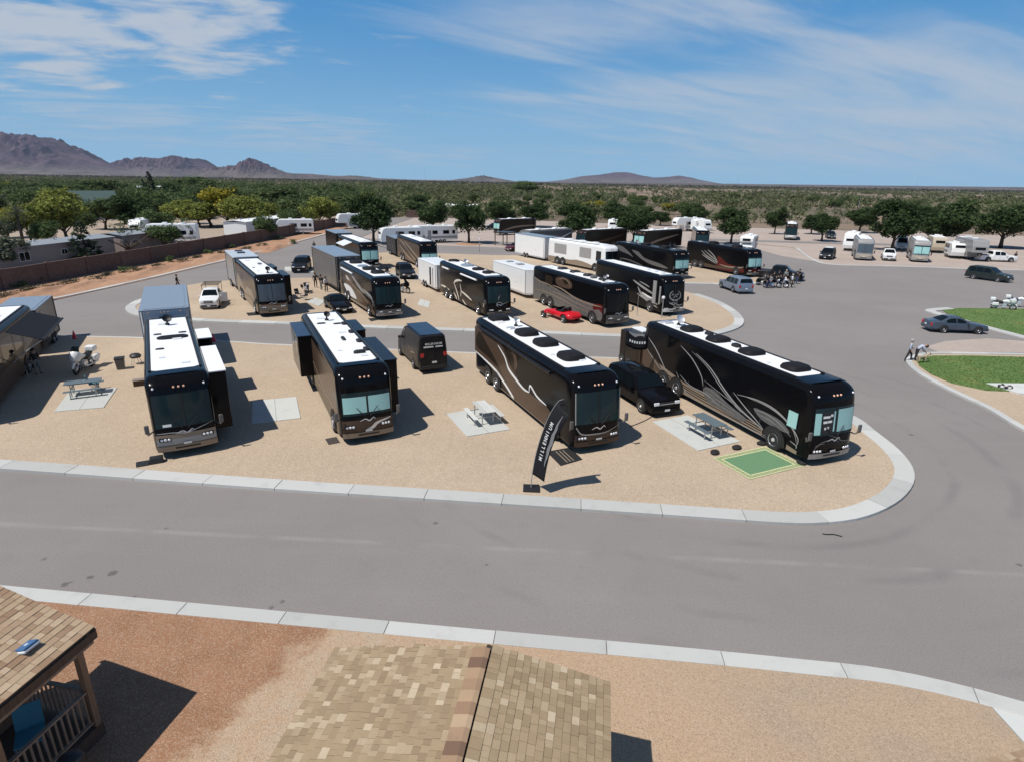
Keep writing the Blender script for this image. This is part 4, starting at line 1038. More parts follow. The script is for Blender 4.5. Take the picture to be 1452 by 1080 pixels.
c.fstripe('front_swoosh', [(-.1, .74), (.2, .85), (.45, 1.05), (1.1, 1.22)], .16, 'cream')
sl = [o for o in c.t.children if o.name.startswith('slide_out')][0]
# coach with cream swooshes
c = Coach('black motor coach with brown flank and cream curling stripes beside the feather flag', (812, 640), 23.2)
C3 = c; c.std(); c.windscreen(z0=1.5, z1=3.0); c.nose('brown', lamp_z=.86, z1=1.0, bumper='brown'); c.roof(hw=.92, y0=1.9); c.bays(-1)
A = Z(620, 420, 3.6, [(186, 272), (240, 320), (300, 380), (345, 445), (378, 498), (391, 528), (376, 546)]); B = Z(620, 420, 3.6, [(310, 250), (345, 310), (365, 370), (400, 420), (440, 470), (470, 490)])
B2 = Z(620, 420, 3.6, [(470, 490), (476, 456), (510, 510), (558, 556)])
c.fill(Z(620, 420, 3.6, [(190, 150), (250, 168), (320, 205), (372, 250), (402, 300), (410, 350), (395, 400), (440, 468), (478, 500), (520, 530), (558, 560), (600, 625), (560, 660), (480, 610), (395, 540), (345, 450), (300, 385), (240, 325), (186, 276)]), 'brown', sm=False)
c.fill(Z(620, 420, 3.6, [(215, 180), (262, 260), (300, 330), (332, 400), (350, 440), (320, 390), (270, 320), (200, 250)]), 'dbrown'); c.fill(Z(620, 420, 3.6, [(330, 240), (385, 300), (395, 370), (420, 430), (390, 390), (355, 310)]), 'dbrown')
c.stripe(A, .19, 'white'); c.stripe(B, .18, 'white'); c.stripe(B2, .13, 'white')
c.stripe(Z(620, 420, 3.6, [(395, 560), (470, 618), (540, 665), (600, 700)]), .05, 'tan'); c.stripe(Z(620, 420, 3.6, [(250, 400), (330, 490), (420, 560), (520, 630)]), .05, 'tan')
for y, x in ((3.3, .15), (6.1, .1), (8.5, .05), (12.6, -.05)): c.ac(y, x)
c.dish(10.5, .25, .3, 'alu'); c.ac(10.0, -.3, 'alu', (.25, .2), .1, 'roof_hatch'); c.awning(1.6, 9.8, 1, 'white'); c.awning(2.5, 12.4, -1, 'black2')
c.fstripe('front_swoosh', [(-1.15, 1.38), (-.9, 1.05), (-.3, .98), (.4, 1.0), (1.15, 1.25)], .07, 'silver')
c.face('windscreen_trim', -1.2, -1.15, 1.5, 3.0, 'silver', .02, 1, 4); c.face('windscreen_trim', 1.15, 1.2, 1.5, 3.0, 'silver', .02, 1, 4)
# long black coach with silver lines
c = Coach('long black motor coach with fine silver lines beside the green patterned mat', (1143, 657), 20.5, L=14.0)
C4 = c; c.bays(-1, 'grey'); c.std(); c.windscreen(z0=1.5, z1=2.78); c.nose('black', lamp_z=.80, z1=1.0, bumper='silver'); c.roof(hw=.80, y0=1.9)
c.fill([(2.95, .38), (2.95, .80), (6, .92), (9.2, 1.05), (10.4, 1.2), (13.8, 1.7), (13.8, .38)], 'tan', -1, False, sm=False); c.fill([(.72, .38), (.72, .55), (1.35, .62), (1.35, .38)], 'tan', -1, False, sm=False)
for sz in (.48, .62, .74): c.stripe([(3.0, sz), (6, sz+.06), (9.2, sz+.14), (13.6, sz+.5)], .045, 'black', -1, False, False)
c.fill(Z(870, 430, 3.92, [(155, 245), (180, 250), (250, 330), (262, 372), (200, 375), (157, 330)]), 'brown')
c.fill(Z(870, 430, 3.92, [(500, 470), (560, 480), (640, 560), (740, 640), (700, 650), (600, 590), (520, 540)]), 'grey')
c.fill(Z(870, 430, 3.92, [(780, 580), (840, 600), (930, 650), (980, 720), (900, 690), (820, 640)]), 'grey')
for pts, wd in ((((195, 190), (240, 260), (300, 392)), .09), (((180, 240), (230, 320), (285, 400)), .06), (((375, 235), (440, 310), (488, 400), (500, 462)), .08), (((460, 278), (540, 360), (620, 480), (700, 580), (800, 672), (835, 700)), .10),
    (((438, 268), (520, 350), (600, 470), (680, 570), (728, 612)), .05), (((350, 378), (390, 470), (440, 530)), .06), (((372, 398), (430, 458), (520, 505), (582, 562)), .07), (((668, 492), (730, 570), (790, 640), (832, 692)), .07),
    (((690, 505), (800, 535), (900, 588), (980, 668), (1030, 750), (1062, 812)), .07), (((720, 510), (840, 560), (930, 620), (1000, 700), (1042, 790)), .05),
    (((505, 425), (560, 470), (650, 540), (720, 600)), .035), (((510, 455), (570, 505), (640, 560), (700, 610)), .03), (((520, 490), (580, 535), (650, 580), (720, 630)), .03), (((530, 530), (600, 570), (680, 620)), .03),
    (((790, 590), (850, 610), (920, 660), (990, 740)), .05), (((800, 610), (860, 640), (930, 690)), .03),
    (((390, 500), (500, 560), (650, 640), (800, 712), (868, 742)), .035), (((385, 545), (500, 605), (650, 685), (800, 755), (866, 790)), .03), (((985, 760), (1040, 800), (1075, 835)), .05)):
    c.stripe(Z(870, 430, 3.92, pts), wd, 'silver')
for y, x in ((2.9, .1), (5.8, 0), (8.5, 0), (11.0, .05)): c.ac(y, x, 'cover', (.62, .42), .26)
for y, x in ((9.8, .4), (7.1, .1)): c.ac(y, x, 'dark', (.2, .2), .18, 'roof_hatch')
c.dish(12.4, .1, .45, 'alu'); c.ac(13.1, -.3, 'alu', (.4, .25), .12, 'roof_hatch'); c.awning(3.0, 11.5, 1, 'black2')
c.face('sunshade', .10, 1.10, 1.62, 2.66, 'shade', .02, 5, 4); c.face('sunshade', -1.12, -.82, 1.56, 2.56, 'shade', .02, 2, 4); c.face('sunshade', -.14, -.05, 1.66, 2.60, 'shade', .02, 1, 4)
c.face('display_board', -.78, -.16, 1.58, 2.60, 'dark', .02, 3, 3)
for i, (x0, x1, z) in enumerate(((-.74, -.36, 2.36), (-.34, -.2, 2.42), (-.72, -.5, 2.13), (-.48, -.24, 2.14), (-.64, -.55, 1.84), (-.5, -.38, 1.86))): c.face('board_lettering', x0, x1, z-.055, z+.055, 'plate', .026, 2, 1)
mb = MB(); X = -(c.W+.05); mb.box(X, X+.02, .95, 1.5, 1.55, 2.3); mb.build('cab_shade', MT['shade'], c.t)
for pts in ([(-1.0, 1.0), (-.6, 1.22), (0, 1.25), (.3, 1.1)], [(-.3, 1.5), (.1, 1.35), (.5, 1.15), (1.1, 1.1)], [(-1.05, .85), (-.8, 1.1), (-.5, 1.12)]): c.fstripe('front_swoosh', pts, .05, 'grey')

# ================================================================ second row
c = Coach('tan brown motor coach with white roof and grey blanked windscreen, pale trailer behind', (368, 448), 31); c.std(rim='alu')
c.windscreen('greyshade', 1.45, 2.95); c.nose('tan', lamp_z=.95, z1=1.2, bumper='tan'); c.roof(hw=.95, y0=1.3)
c.fill([(.64, .38), (.64, 3.2), (13.5, 3.3), (13.5, .38)], 'brown', -1, False, sm=False); c.fill([(1, .4), (2, 1.5), (5, 2.2), (8, 1.4), (12, 2.4), (13.4, 2.0), (13.4, .4)], 'tan', -1, False)
c.fill([(2.6, 2.3), (5, 2.9), (7.5, 2.5), (9, 2.9), (10, 2.2), (7, 1.9), (4, 2.0)], 'dbrown', -1, False)
c.stripe([(1, .8), (5, 1.1), (9, .9), (13, 1.5)], .12, 'dbrown', -1, False); c.slide(1.6, 5.2, 1, .7, .7, 3.4, 'black', 'black2'); c.slide(7.5, 10.5, 1, .6, .9, 3.4, 'black', 'black2')
c.dish(1.9, .1, .35); c.ac(8.6, .45, 'grey', (.2, .3), .1, 'roof_hatch'); c.ac(6.0, -.5, 'grey', (.12, .12), .06, 'roof_hatch')
c.fstripe('front_swoosh', [(-1.1, 1.15), (-.3, 1.2), (.3, 1.1), (1.1, 1.2)], .08, 'dred'); M1 = c
c = Coach('black motor coach with broad silver swooshes and a white blade shape on its flank', (533, 452), 28.5); c.std(); M2 = c
c.windscreen(z0=1.45, z1=2.95); c.nose('grey', lamp_z=.8, z1=.95, bumper='silver'); c.roof(hw=.85)
c.fill(Z(430, 340, 9, [(545, 440), (600, 500), (700, 640), (850, 800), (930, 950), (870, 910), (700, 790), (640, 690), (560, 560)]), 'brown')
c.fill(Z(430, 340, 9, [(520, 560), (570, 575), (625, 630), (682, 752), (640, 740), (585, 700), (550, 640)]), 'white')
c.fill(Z(430, 340, 9, [(543, 450), (570, 480), (600, 530), (560, 500)]), 'white')
c.stripe(Z(430, 340, 9, [(560, 385), (630, 470), (720, 610), (850, 720), (940, 830), (1040, 960)]), .36, 'silver'); c.stripe(Z(430, 340, 9, [(600, 400), (690, 540), (800, 690), (920, 800), (1000, 900)]), .2, 'grey')
c.stripe(Z(430, 340, 9, [(545, 460), (620, 560), (750, 700), (840, 830)]), .12, 'tan'); c.stripe(Z(430, 340, 9, [(420, 500), (480, 540), (500, 600)]), .2, 'tan'); c.stripe(Z(430, 340, 9, [(580, 740), (680, 800), (780, 860), (880, 915)]), .25, 'tan')
for y, x in ((3.6, .1), (6.2, 0), (11.3, 0)): c.ac(y, x, 'cover', (.6, .5), .26)
c.ac(8.5, 0, 'trailer_roof', (.5, .4), .14, 'roof_hatch'); c.awning(7.4, 12.0, -1, 'white', 3.2); c.awning(2, 12, 1, 'black2')
c = Coach('black motor coach with white ribbon swirls, small white cargo trailer behind', (690, 450), 25.2); c.std(); M3 = c
c.windscreen(z0=1.45, z1=2.95); c.nose('black', lamp_z=.85, bumper='grey'); c.roof(hw=.85)
for pts, wd in ((((480, 470), (500, 440), (540, 428), (582, 438)), .22), (((485, 465), (510, 540), (540, 640), (548, 745)), .2), (((480, 580), (510, 640), (522, 745)), .2), (((560, 470), (575, 560), (570, 640)), .16), (((572, 562), (640, 620), (712, 688)), .2), (((590, 670), (630, 750), (672, 812)), .16), (((318, 488), (370, 510), (432, 558)), .2), (((860, 720), (930, 790), (1020, 850)), .1)):
    c.stripe(Z(590, 350, 9, pts), wd, 'cream')
c.fill(Z(590, 350, 9, [(600, 650), (720, 720), (860, 800), (900, 870), (760, 830), (650, 770)]), 'dbrown'); c.fill(Z(590, 350, 9, [(310, 560), (400, 600), (430, 660), (330, 640)]), 'brown')
for y, x in ((3.2, .2), (5.6, .1), (12.4, 0)): c.ac(y, x, 'cover', (.55, .42), .22)
c.ac(8.6, .1, 'trailer_roof', (.6, .5), .2, 'roof_hatch'); c.dish(9.4, .2, .36, 'alu'); c.awning(2.4, 6.6, -1, 'white', 3.24); c.awning(10.2, 12.2, -1, 'white', 3.2); c.awning(2, 8, 1, 'black2')
c.fstripe('front_swoosh', [(-.2, 1.1), (-.3, 1.4), (0, 1.5), (.3, 1.35), (.9, 1.5)], .08, 'silver'); c.fstripe('front_swoosh', [(-.15, 1.75), (-.05, 2.0), (.05, 2.2)], .08, 'silver')
c = Coach('grey brown and black motor coach with brown scroll art behind the red roadster', (858, 463), 26.3); c.std(); M4 = c
c.windscreen('glass', 1.45, 2.95); c.nose('grey', lamp_z=.9, z1=1.15, bumper='grey'); c.roof(hw=.78)
c.fill(Z(740, 360, 8.07, [(130, 250), (200, 300), (270, 345), (400, 400), (520, 470), (640, 520), (800, 570), (960, 610), (1060, 670), (1060, 790), (900, 770), (560, 660), (260, 570), (130, 530)]), 'grey', sm=False)
c.fill(Z(740, 360, 8.07, [(390, 280), (450, 255), (530, 290), (575, 350), (560, 400), (480, 390), (400, 350)]), 'brown'); c.fill(Z(740, 360, 8.07, [(470, 300), (520, 310), (530, 350), (490, 350)]), 'dbrown')
c.fill(Z(740, 360, 8.07, [(270, 250), (350, 270), (340, 370), (280, 350)]), 'dbrown')
c.fill(Z(740, 360, 8.07, [(820, 580), (900, 580), (1000, 630), (1060, 680), (960, 700), (880, 640), (820, 640)]), 'dred')
for pts, wd in ((((350, 360), (450, 400), (600, 500), (760, 570), (940, 620)), .16), (((140, 260), (200, 310), (300, 350), (420, 420)), .12), (((330, 420), (450, 470), (620, 560), (800, 650)), .10), (((130, 400), (260, 430), (420, 500), (600, 600), (820, 700)), .10), (((420, 300), (480, 280), (540, 330), (555, 385)), .08)): c.stripe(Z(740, 360, 8.07, pts), wd, 'tan')
for y in (3, 5.6, 8, 10.4): c.ac(y, .35, 'dark', (.5, .3), .2)
c.dish(2.3, -.2, .26, 'silver'); c.dish(2.9, .5, .2, 'alu'); c.ac(4.2, .0, 'grey', (.3, .2), .3, 'roof_hatch')
c = Coach('black motor coach with white bands and a ring emblem on its windscreen cover', (938, 446), 21); c.std(); M5 = c
c.windscreen('glass', 1.3, 3.0); c.nose('black', lamp_z=.75, z1=.9, bumper='silver'); c.roof(hw=.8)
for pts, wd in ((((430, 335), (560, 430), (700, 522)), .24), (((490, 420), (540, 520), (640, 590), (742, 650)), .3), (((480, 505), (560, 560), (640, 620), (742, 692)), .2), (((510, 350), (600, 400), (640, 430)), .12)): c.stripe(Z(850, 360, 9, pts), wd, 'silver')
c.stripe(Z(850, 360, 9, [(540, 490), (620, 545), (700, 580)]), .18, 'white')
for sg, a0 in ((1, 0),):
    P = [(.05+.62*math.cos(t), 1.95+.46*math.sin(t)) for t in np.linspace(2.0, 7.4, 16)]; c.fstripe('ring_emblem', P, .13, 'silver')
    for x0, x1, z in ((-.35, -.1, 2.0), (-.05, .2, 1.95), (.25, .45, 2.02), (-.2, .3, 1.78)): c.fstripe('emblem_mark', [(x0, z-.08), ((x0+x1)/2, z+.1), (x1, z-.04)], .07, 'silver')
for pts in ([(-.6, 1.3), (-.2, 1.12), (.1, 1.05)], [(.1, 1.2), (.5, 1.0), (1.0, 1.1)], [(-.1, .95), (.4, .8), (1.1, .85)]): c.fstripe('front_swoosh', pts, .12, 'silver')
c.face('front_panel', -1.2, -.1, .42, .72, 'white', .06, 8, 2)
mb = MB(); X = -(c.W+.06); mb.box(X-.04, X+.02, 1.2, 1.75, 1.0, 3.2); mb.build('awning_case', MT['silver'], c.t); mb = MB(); mb.box(X-.04, X+.02, .45, .65, 1.1, 2.8); mb.build('awning_case', MT['silver'], c.t)
for y in (2.4, 3.6, 5): c.ac(y, -.1, 'white', (.3, .2), .16, 'roof_hatch')

# ================================================================ third row
c = Coach('dark motor coach with aqua windscreen shades, black trailer behind, nearest the block wall', (513, 382), 28.5); c.std(rim='alu'); B1 = c
c.windscreen(z0=1.35, z1=2.85, shade='shade'); c.nose('black'); c.roof(hw=.95); c.fill([(.7, .4), (.7, 1.6), (6, 1.8), (13.4, 2.6), (13.4, .4)], 'dbrown', -1, False); c.ac(3, 0, 'white', (.4, .3), .15, 'roof_hatch')
mb = MB(); W_ = c.W; mb.hexa([(-W_-1.3, 4.5, 2.95), (-W_, 4.5, 3.42), (-W_, 9.0, 3.42), (-W_-1.3, 9.0, 2.95), (-W_-1.3, 4.5, 2.98), (-W_, 4.5, 3.45), (-W_, 9.0, 3.45), (-W_-1.3, 9.0, 2.98)]); mb.build('awning', MT['white'], c.t)
mb = MB(); mb.hexa([(W_+.02, 1.5, 3.25), (W_+1.6, 1.5, 2.7), (W_+1.6, 5.5, 2.7), (W_+.02, 5.5, 3.25), (W_+.02, 1.5, 3.28), (W_+1.6, 1.5, 2.73), (W_+1.6, 5.5, 2.73), (W_+.02, 5.5, 3.28)]); mb.build('awning', MT['cover'], c.t)
c = Coach('brown scroll painted motor coach with aqua windscreen shades, black trailer behind', (597, 380), 24.5); c.std(rim='alu'); B2c = c
c.windscreen(z0=1.35, z1=2.3, shade='shade'); c.nose('black'); c.roof(hw=.95); c.fill([(.64, .38), (.64, 3.2), (13.5, 3.3), (13.5, .38)], 'brown', -1, False, sm=False)
for pts in ([(1, .7), (4, 1.2), (8, 2.4), (12, 3.1)], [(1, 1.3), (5, 2.2), (9, 3.1)], [(2, .5), (7, 1.0), (12, 2.2)]): c.stripe(pts, .3, 'tan', -1, False)
for pts in ([(1.5, 1.0), (5, 1.7), (9, 2.8)], [(3, .6), (8, 1.6), (13, 2.9)]): c.stripe(pts, .3, 'dbrown', -1, False)
c.ac(3, 0, 'white', (.5, .35), .2); c.ac(9, 0, 'white', (.5, .35), .2)
c = Coach('white motor coach with tan lower flank, white trailer behind', (857, 386), 32.5, body='white'); c.std(); B3 = c
c.windscreen('glass', 1.35, 2.95); c.nose('tan', lamp_z=.9, z1=1.1); c.roof(hw=.9)
c.fill(Z(720, 300, 9.07, [(510, 560), (600, 575), (700, 605), (800, 622), (880, 622), (950, 640), (1030, 670), (1150, 730), (1150, 800), (1050, 790), (700, 740), (600, 700), (510, 640)]), 'tan', sm=False)
c.fill([(1.0, 1.7), (1.0, 2.9), (2.1, 2.9), (2.1, 1.5)], 'dark', -1, False, sm=False); c.windows(-1, ((4.0, 6.5), (9.5, 12)), 1.9, 3.0, 'shade') if False else None
for y0, y1 in ((3.2, 5.8), (9.0, 12.0)):
    mb = MB(); X = -(c.W+.02); mb.box(X-.02, X+.01, y0, y1, 1.7, 3.1); mb.build('flush_slide', MT['silver'], c.t, bevel=.02)
for y in (4, 7, 10): c.ac(y, 0, 'white', (.6, .4), .2)
c = Coach('black motor coach with dark grey swooshes and aqua windscreen shades', (955, 395), 26); c.std(); B4 = c
c.windscreen(z0=1.35, z1=2.7, shade='shade'); c.nose('black'); c.roof('black2', hw=.9); c.dish(9.0, -.9, .5, 'silver'); c.ac(4, 0, 'cover'); c.ac(8, 0, 'cover')
c.fill(Z(870, 300, 7.26, [(30, 350), (90, 360), (160, 420), (200, 470), (150, 440), (60, 400)]), 'grey'); c.fill(Z(870, 300, 7.26, [(190, 400), (260, 420), (320, 480), (480, 540), (560, 590), (420, 560), (300, 500)]), 'grey'); c.stripe(Z(870, 300, 7.26, [(60, 480), (160, 500), (300, 560)]), .15, 'grey')
c = Coach('black motor coach with silver flames and dark red lower flank by the motorcycles', (1058, 392), 21.5); c.std(); B5 = c
c.windscreen(z0=1.35, z1=2.75, shade='shade'); c.nose('dred'); c.roof('black2', hw=.9)
c.fill(Z(870, 300, 7.26, [(1080, 460), (1130, 500), (1180, 540), (1330, 590), (1400, 640), (1200, 640), (1050, 600), (1060, 540)]), 'dred'); c.fill(Z(870, 300, 7.26, [(800, 510), (900, 520), (1050, 560), (1200, 570), (1330, 590), (1200, 600), (950, 590), (820, 560)]), 'brown')
for pts in (((905, 400), (950, 450), (1010, 490), (1070, 535)), ((935, 400), (990, 450), (1040, 490), (1070, 530)), ((970, 395), (1010, 430), (1050, 480), (1070, 525)), ((910, 440), (980, 490), (1060, 540))): c.stripe(Z(870, 300, 7.26, pts), .14, 'silver')
c.stripe(Z(870, 300, 7.26, [(1090, 545), (1180, 570), (1290, 580), (1340, 575)]), .2, 'tan'); c.ac(4, 0, 'cover'); c.ac(9, 0, 'cover')

# ================================================================ fourth row and the far lots (seen partly)
GF = 'motor coaches in the far lanes'
def far_coach(label, px, phi, body, art=(), shade=None, L=12.2, roofm='roofw', ws='tealglass', nose='black', z1=2.85, height=3.6, white_top=True, side=-1, wd=1.28):
    c = Coach(label, px, phi, L=L, body=body, group=GF, off=.0, height=height, width=wd); c.wheels(rim='alu'); c.mirrors('dark'); c.markers(); c.windscreen(ws, 1.35, z1, shade=shade); c.nose(nose, emblem=False); c.roof(roofm, hw=.95, y0=1.3)
    for k, m in art: c.stripe(k, .38, m, side, False)
    c.ac(4, 0, 'white', (.45, .35), .25); c.ac(8.5, 0, 'white', (.45, .35), .25); return c
far_coach('grey and white swoosh motor coach behind the white trailer', (734, 352), -48, 'grey', (([(1, 2.8), (4, 2.0), (8, 1.8), (12, 2.9)], 'white'), ([(2, 1.2), (6, 2.4), (11, 1.6)], 'silver')), side=1, ws='greyshade', nose='silver')
far_coach('dark brown motor coach with white roof beside the shade tree trunk', (815, 351), -50, 'dbrown', (([(1, 1.2), (6, 1.6), (11, 2.4)], 'brown'),), side=1, nose='white')
far_coach('dark brown motor coach with aqua windscreen shade in the far lane', (897, 352), -50, 'dbrown', (([(1, 1.0), (5, 1.8), (11, 2.6)], 'tan'),), side=1, shade='shade', nose='brown')
far_coach('black motor coach facing the camera behind the silver flame coach', (985, 352), -12, 'black', (), ws='tealglass')
far_coach('brown motor coach with bright white roof beside the dark shade tree at the lane end', (699, 331), -52, 'dbrown', (([(1, 1.0), (5, 1.8), (11, 2.0)], 'tan'),), side=1, shade='shade', L=11)
far_coach('white fronted motor coach standing alone across the far lane', (1112, 338.5), -23, 'dbrown', (), nose='white', L=11)
far_coach('grey and beige motor coach on the far row beside the white rounded trailer', (1212, 367), -25, 'rvgrey', (([(1, 2.2), (5, 1.4), (11, 2.6)], 'dbrown'),), nose='beige', ws='greyshade', L=11)
far_coach('white motor coach with aqua windscreen shades on the far row under the wide tree', (1291, 369.5), -28, 'silver', (([(1, 2.2), (5, 1.4), (11, 2.6)], 'brown'),), shade='shade', nose='beige', L=11)
# ================================================================ enclosed cargo trailers
def wheel(t, x, y, r, wdt, sg, rim='alu', z=None, n=20):
    """one road wheel under thing t: tyre and rim"""
    w_ = thing2('wheel', t); z = r if z is None else z; h = -1 if sg > 0 else 1
    mb = MB(); mb.lathe([(r*.6, h*-.01), (r*.68, h*-.025), (r*.92, h*-.025), (r*.99, h*.01), (r, h*.05), (r, h*(wdt-.04)), (r*.9, h*wdt)], (x, y, z), 'x', n); mb.build('tyre', MT['tyre'], w_, smooth=40)
    mb = MB(); mb.lathe([(0, h*-.03), (r*.18, h*-.03), (r*.25, h*.005), (r*.5, h*.015), (r*.6, h*-.02), (r*.62, h*.02)], (x, y, z), 'x', n); rm = mb.build('rim', MT[rim], w_, smooth=35)
    mb = MB()
    for k in range(5):
        a = 2*math.pi*k/5; ca, sa = math.cos(a), math.sin(a)
        p = [(x-h*.008, y+ca*r*u-sa*v*r, z+sa*r*u+ca*v*r) for u, v in ((.2, -.07), (.56, -.11), (.56, .11), (.2, .07))]
        mb.add(p, [(0,1,2,3)])
    mb.build('spokes', MT['chrome'], rm)
def cargo_trailer(label, front, rz, L=7.0, hw=1.22, H=2.75, skin='white', roof='white', trim='alu', z0=.45, vnose=False, door_side=-1, lamps=True, cap=None, group='enclosed cargo trailers behind the coaches'):
    t = thing('cargo_trailer', label, 'trailer', front, rz, group)
    mb = MB()
    if vnose: poly = [(-hw, .55), (-.5, .0), (.5, .0), (hw, .55), (hw, L), (-hw, L)]
    else: poly = [(-hw, .14), (-hw+.14, 0), (hw-.14, 0), (hw, .14), (hw, L), (-hw, L)]
    mb.prism(poly, z0, H); mb.build('body', MT[skin], t)
    e = .03; mb = MB(); rp = [(x*(1+e/hw), (y-.0) + (-.03 if y < .3 else (.03 if y > L-.1 else 0))) for x, y in poly]
    mb.prism(rp, H+.003, H+.075); rf = mb.build('roof', MT[roof], t, bevel=.03)
    mb = MB(); mb.prism([(x*.86, y*.94+.2) for x, y in poly], H+.0765, H+.095); mb.build('roof_skin', MT[roof], rf)
    for (x, y) in poly:
        mb = MB(); mb.tube([(x*1.004, y, z0), (x*1.004, y, H)], .035, 8); mb.build('corner_trim', MT[trim], t, smooth=60)
    mb = MB(); mb.prism([(x*1.008, y + (-.012 if y < .3 else (.012 if y > L-.1 else 0))) for x, y in poly], z0-.06, z0+.14); mb.build('skirt_rail', MT[trim], t)
    for k, yy in enumerate((L*.56, L*.56+.86)):
        for sg in (-1, 1):
            X = sg*(hw+.02); pts = [(X, yy-.44, z0-.05)] + [(X, yy+.44*math.cos(a), .36+.44*math.sin(a)) for a in np.linspace(math.pi, 0, 11)] + [(X, yy+.44, z0-.05)]
            mb = MB(); mb.add(pts, [tuple(range(len(pts)))]); mb.build('fender', MT['dark'], t); wheel(t, sg*(hw+.05), yy, .35, .2, sg)
    for sg in (-1, 1): mb = MB(); mb.tube([(sg*.8, .05, .42), (0, -1.15, .45)], .05, 8); mb.build('tongue', MT['dark'], t)
    mb = MB(); mb.tube([(0, -1.0, .0), (0, -1.0, .75)], .04, 8); mb.build('jack', MT['alu'], t)
    X = door_side*(hw+.01); y0 = L*.2
    mb = MB(); mb.box(min(X, X-door_side*.02), max(X, X-door_side*.02), y0, y0+.85, z0+.15, H-.25); d = mb.build('side_door', MT[skin], t, bevel=.008)
    mb = MB(); mb.box(min(X, X+door_side*.05), max(X, X+door_side*.05), y0+.72, y0+.80, z0+1.0, z0+1.12); mb.build('handle', MT['chrome'], d)
    mb = MB(); mb.box(-.35, .35, -.018, .004, H-.62, H-.40); mb.build('front_vent', MT['dark'], t)
    if lamps:
        for x in (-.9, -.2, 0, .2, .9): mb = MB(); mb.lathe([(0, -.04), (.04, -.03), (.05, 0)], (x, 0 if not vnose else (0 if abs(x) < .5 else .3), H-.14), 'y', 8); mb.build('marker_light', MT['amber'], t)
    for sg in (-1, 1): mb = MB(); mb.box(sg*hw*.8-.07, sg*hw*.8+.07, L-.005, L+.03, z0+.3, z0+.55); mb.build('tail_light', MT['rlamp'], t)
    mb = MB(); mb.box(-hw+.12, hw-.12, L-.005, L+.015, z0+.12, H-.18); mb.build('ramp_door', MT[skin], t)
    if cap: mb = MB(); mb.box(-.4, .4, L*.45, L*.45+.8, H+.096, H+.22); mb.build('roof_vent', MT[cap], rf, bevel=.03); mb = MB(); mb.box(-.4, .4, L*.75, L*.75+.6, H+.096, H+.2); mb.build('roof_vent', MT[cap], rf, bevel=.03)
    return t
def behind(c, gap=1.4, dx=0.0):
    p = c.o + c.ay*(c.L+gap) + c.ax*dx; return (p.x, p.y, p.z), c.phi
p, r = behind(C0, .7); cargo_trailer('dark brown cargo trailer behind the coach with the awning', p, r, 6.0, 1.25, 3.1, 'dbrown', 'trailer_roof', 'dark', door_side=1)
p, r = behind(C1, .9, -.1); cargo_trailer('tall silver blue cargo trailer behind the coach with two white slide-outs', p, r-.035, 9.6, 1.38, 4.0, 'trailer_silver', 'trailer_roof', 'silver', z0=.5)
p, r = behind(M1, 1.0); cargo_trailer('pale silver trailer with dark roof hatches behind the tan brown coach', p, r, 7.4, 1.3, 3.7, 'silver', 'trailer_silver', 'dark', cap='navy')
p, r = behind(M2, 1.2, .1); cargo_trailer('tall charcoal cargo trailer with grey blue roof behind the swoosh coach', p, r+.03, 11.5, 1.36, 3.95, 'grey', 'trailer_roof', 'dark', z0=.5)
p, r = behind(M3, 1.0, -.1); cargo_trailer('white cargo trailer with open dark side door behind the ribbon swirl coach', p, r, 6.8, 1.25, 3.0, 'white', 'white', 'alu')
p, r = behind(M4, .9, -.1); cargo_trailer('white v-nose cargo trailer behind the scroll art coach', p, r, 9.0, 1.28, 3.0, 'white', 'white', 'alu', vnose=True, cap='silver')
p, r = behind(B1, 1.0); cargo_trailer('charcoal cargo trailer behind the dark coach by the wall', p, r, 7.5, 1.3, 3.8, 'black2', 'trailer_roof', 'dark')
p, r = behind(B2c, 1.0); cargo_trailer('dark cargo trailer behind the brown scroll coach', p, r, 6.5, 1.25, 2.9, 'black2', 'trailer_roof', 'dark')
p, r = behind(B3, 1.0, .0); cargo_trailer('white cargo trailer with grey nose behind the white and tan coach', p, r-.03, 9.0, 1.3, 3.6, 'white', 'trailer_roof', 'alu')
p, r = behind(C4, .5, .1); cargo_trailer('low dark brown cargo trailer behind the long black coach by the flag', p, r, 2.7, 1.15, 2.35, 'dbrown', 'black2', 'brown', cap='white')
# open side door of the white trailer
for o in [o for o in bpy.data.objects if o.get('label', '').startswith('white cargo trailer with open dark')]:
    mb = MB(); mb.box(-1.275, -1.262, 1.7, 2.3, .62, 2.6); mb.build('door_opening', MT['dark'], o); mb = MB(); mb.box(-1.285, -1.262, 1.0, 1.12, .6, 2.6); mb.build('open_door', MT['dark'], o)

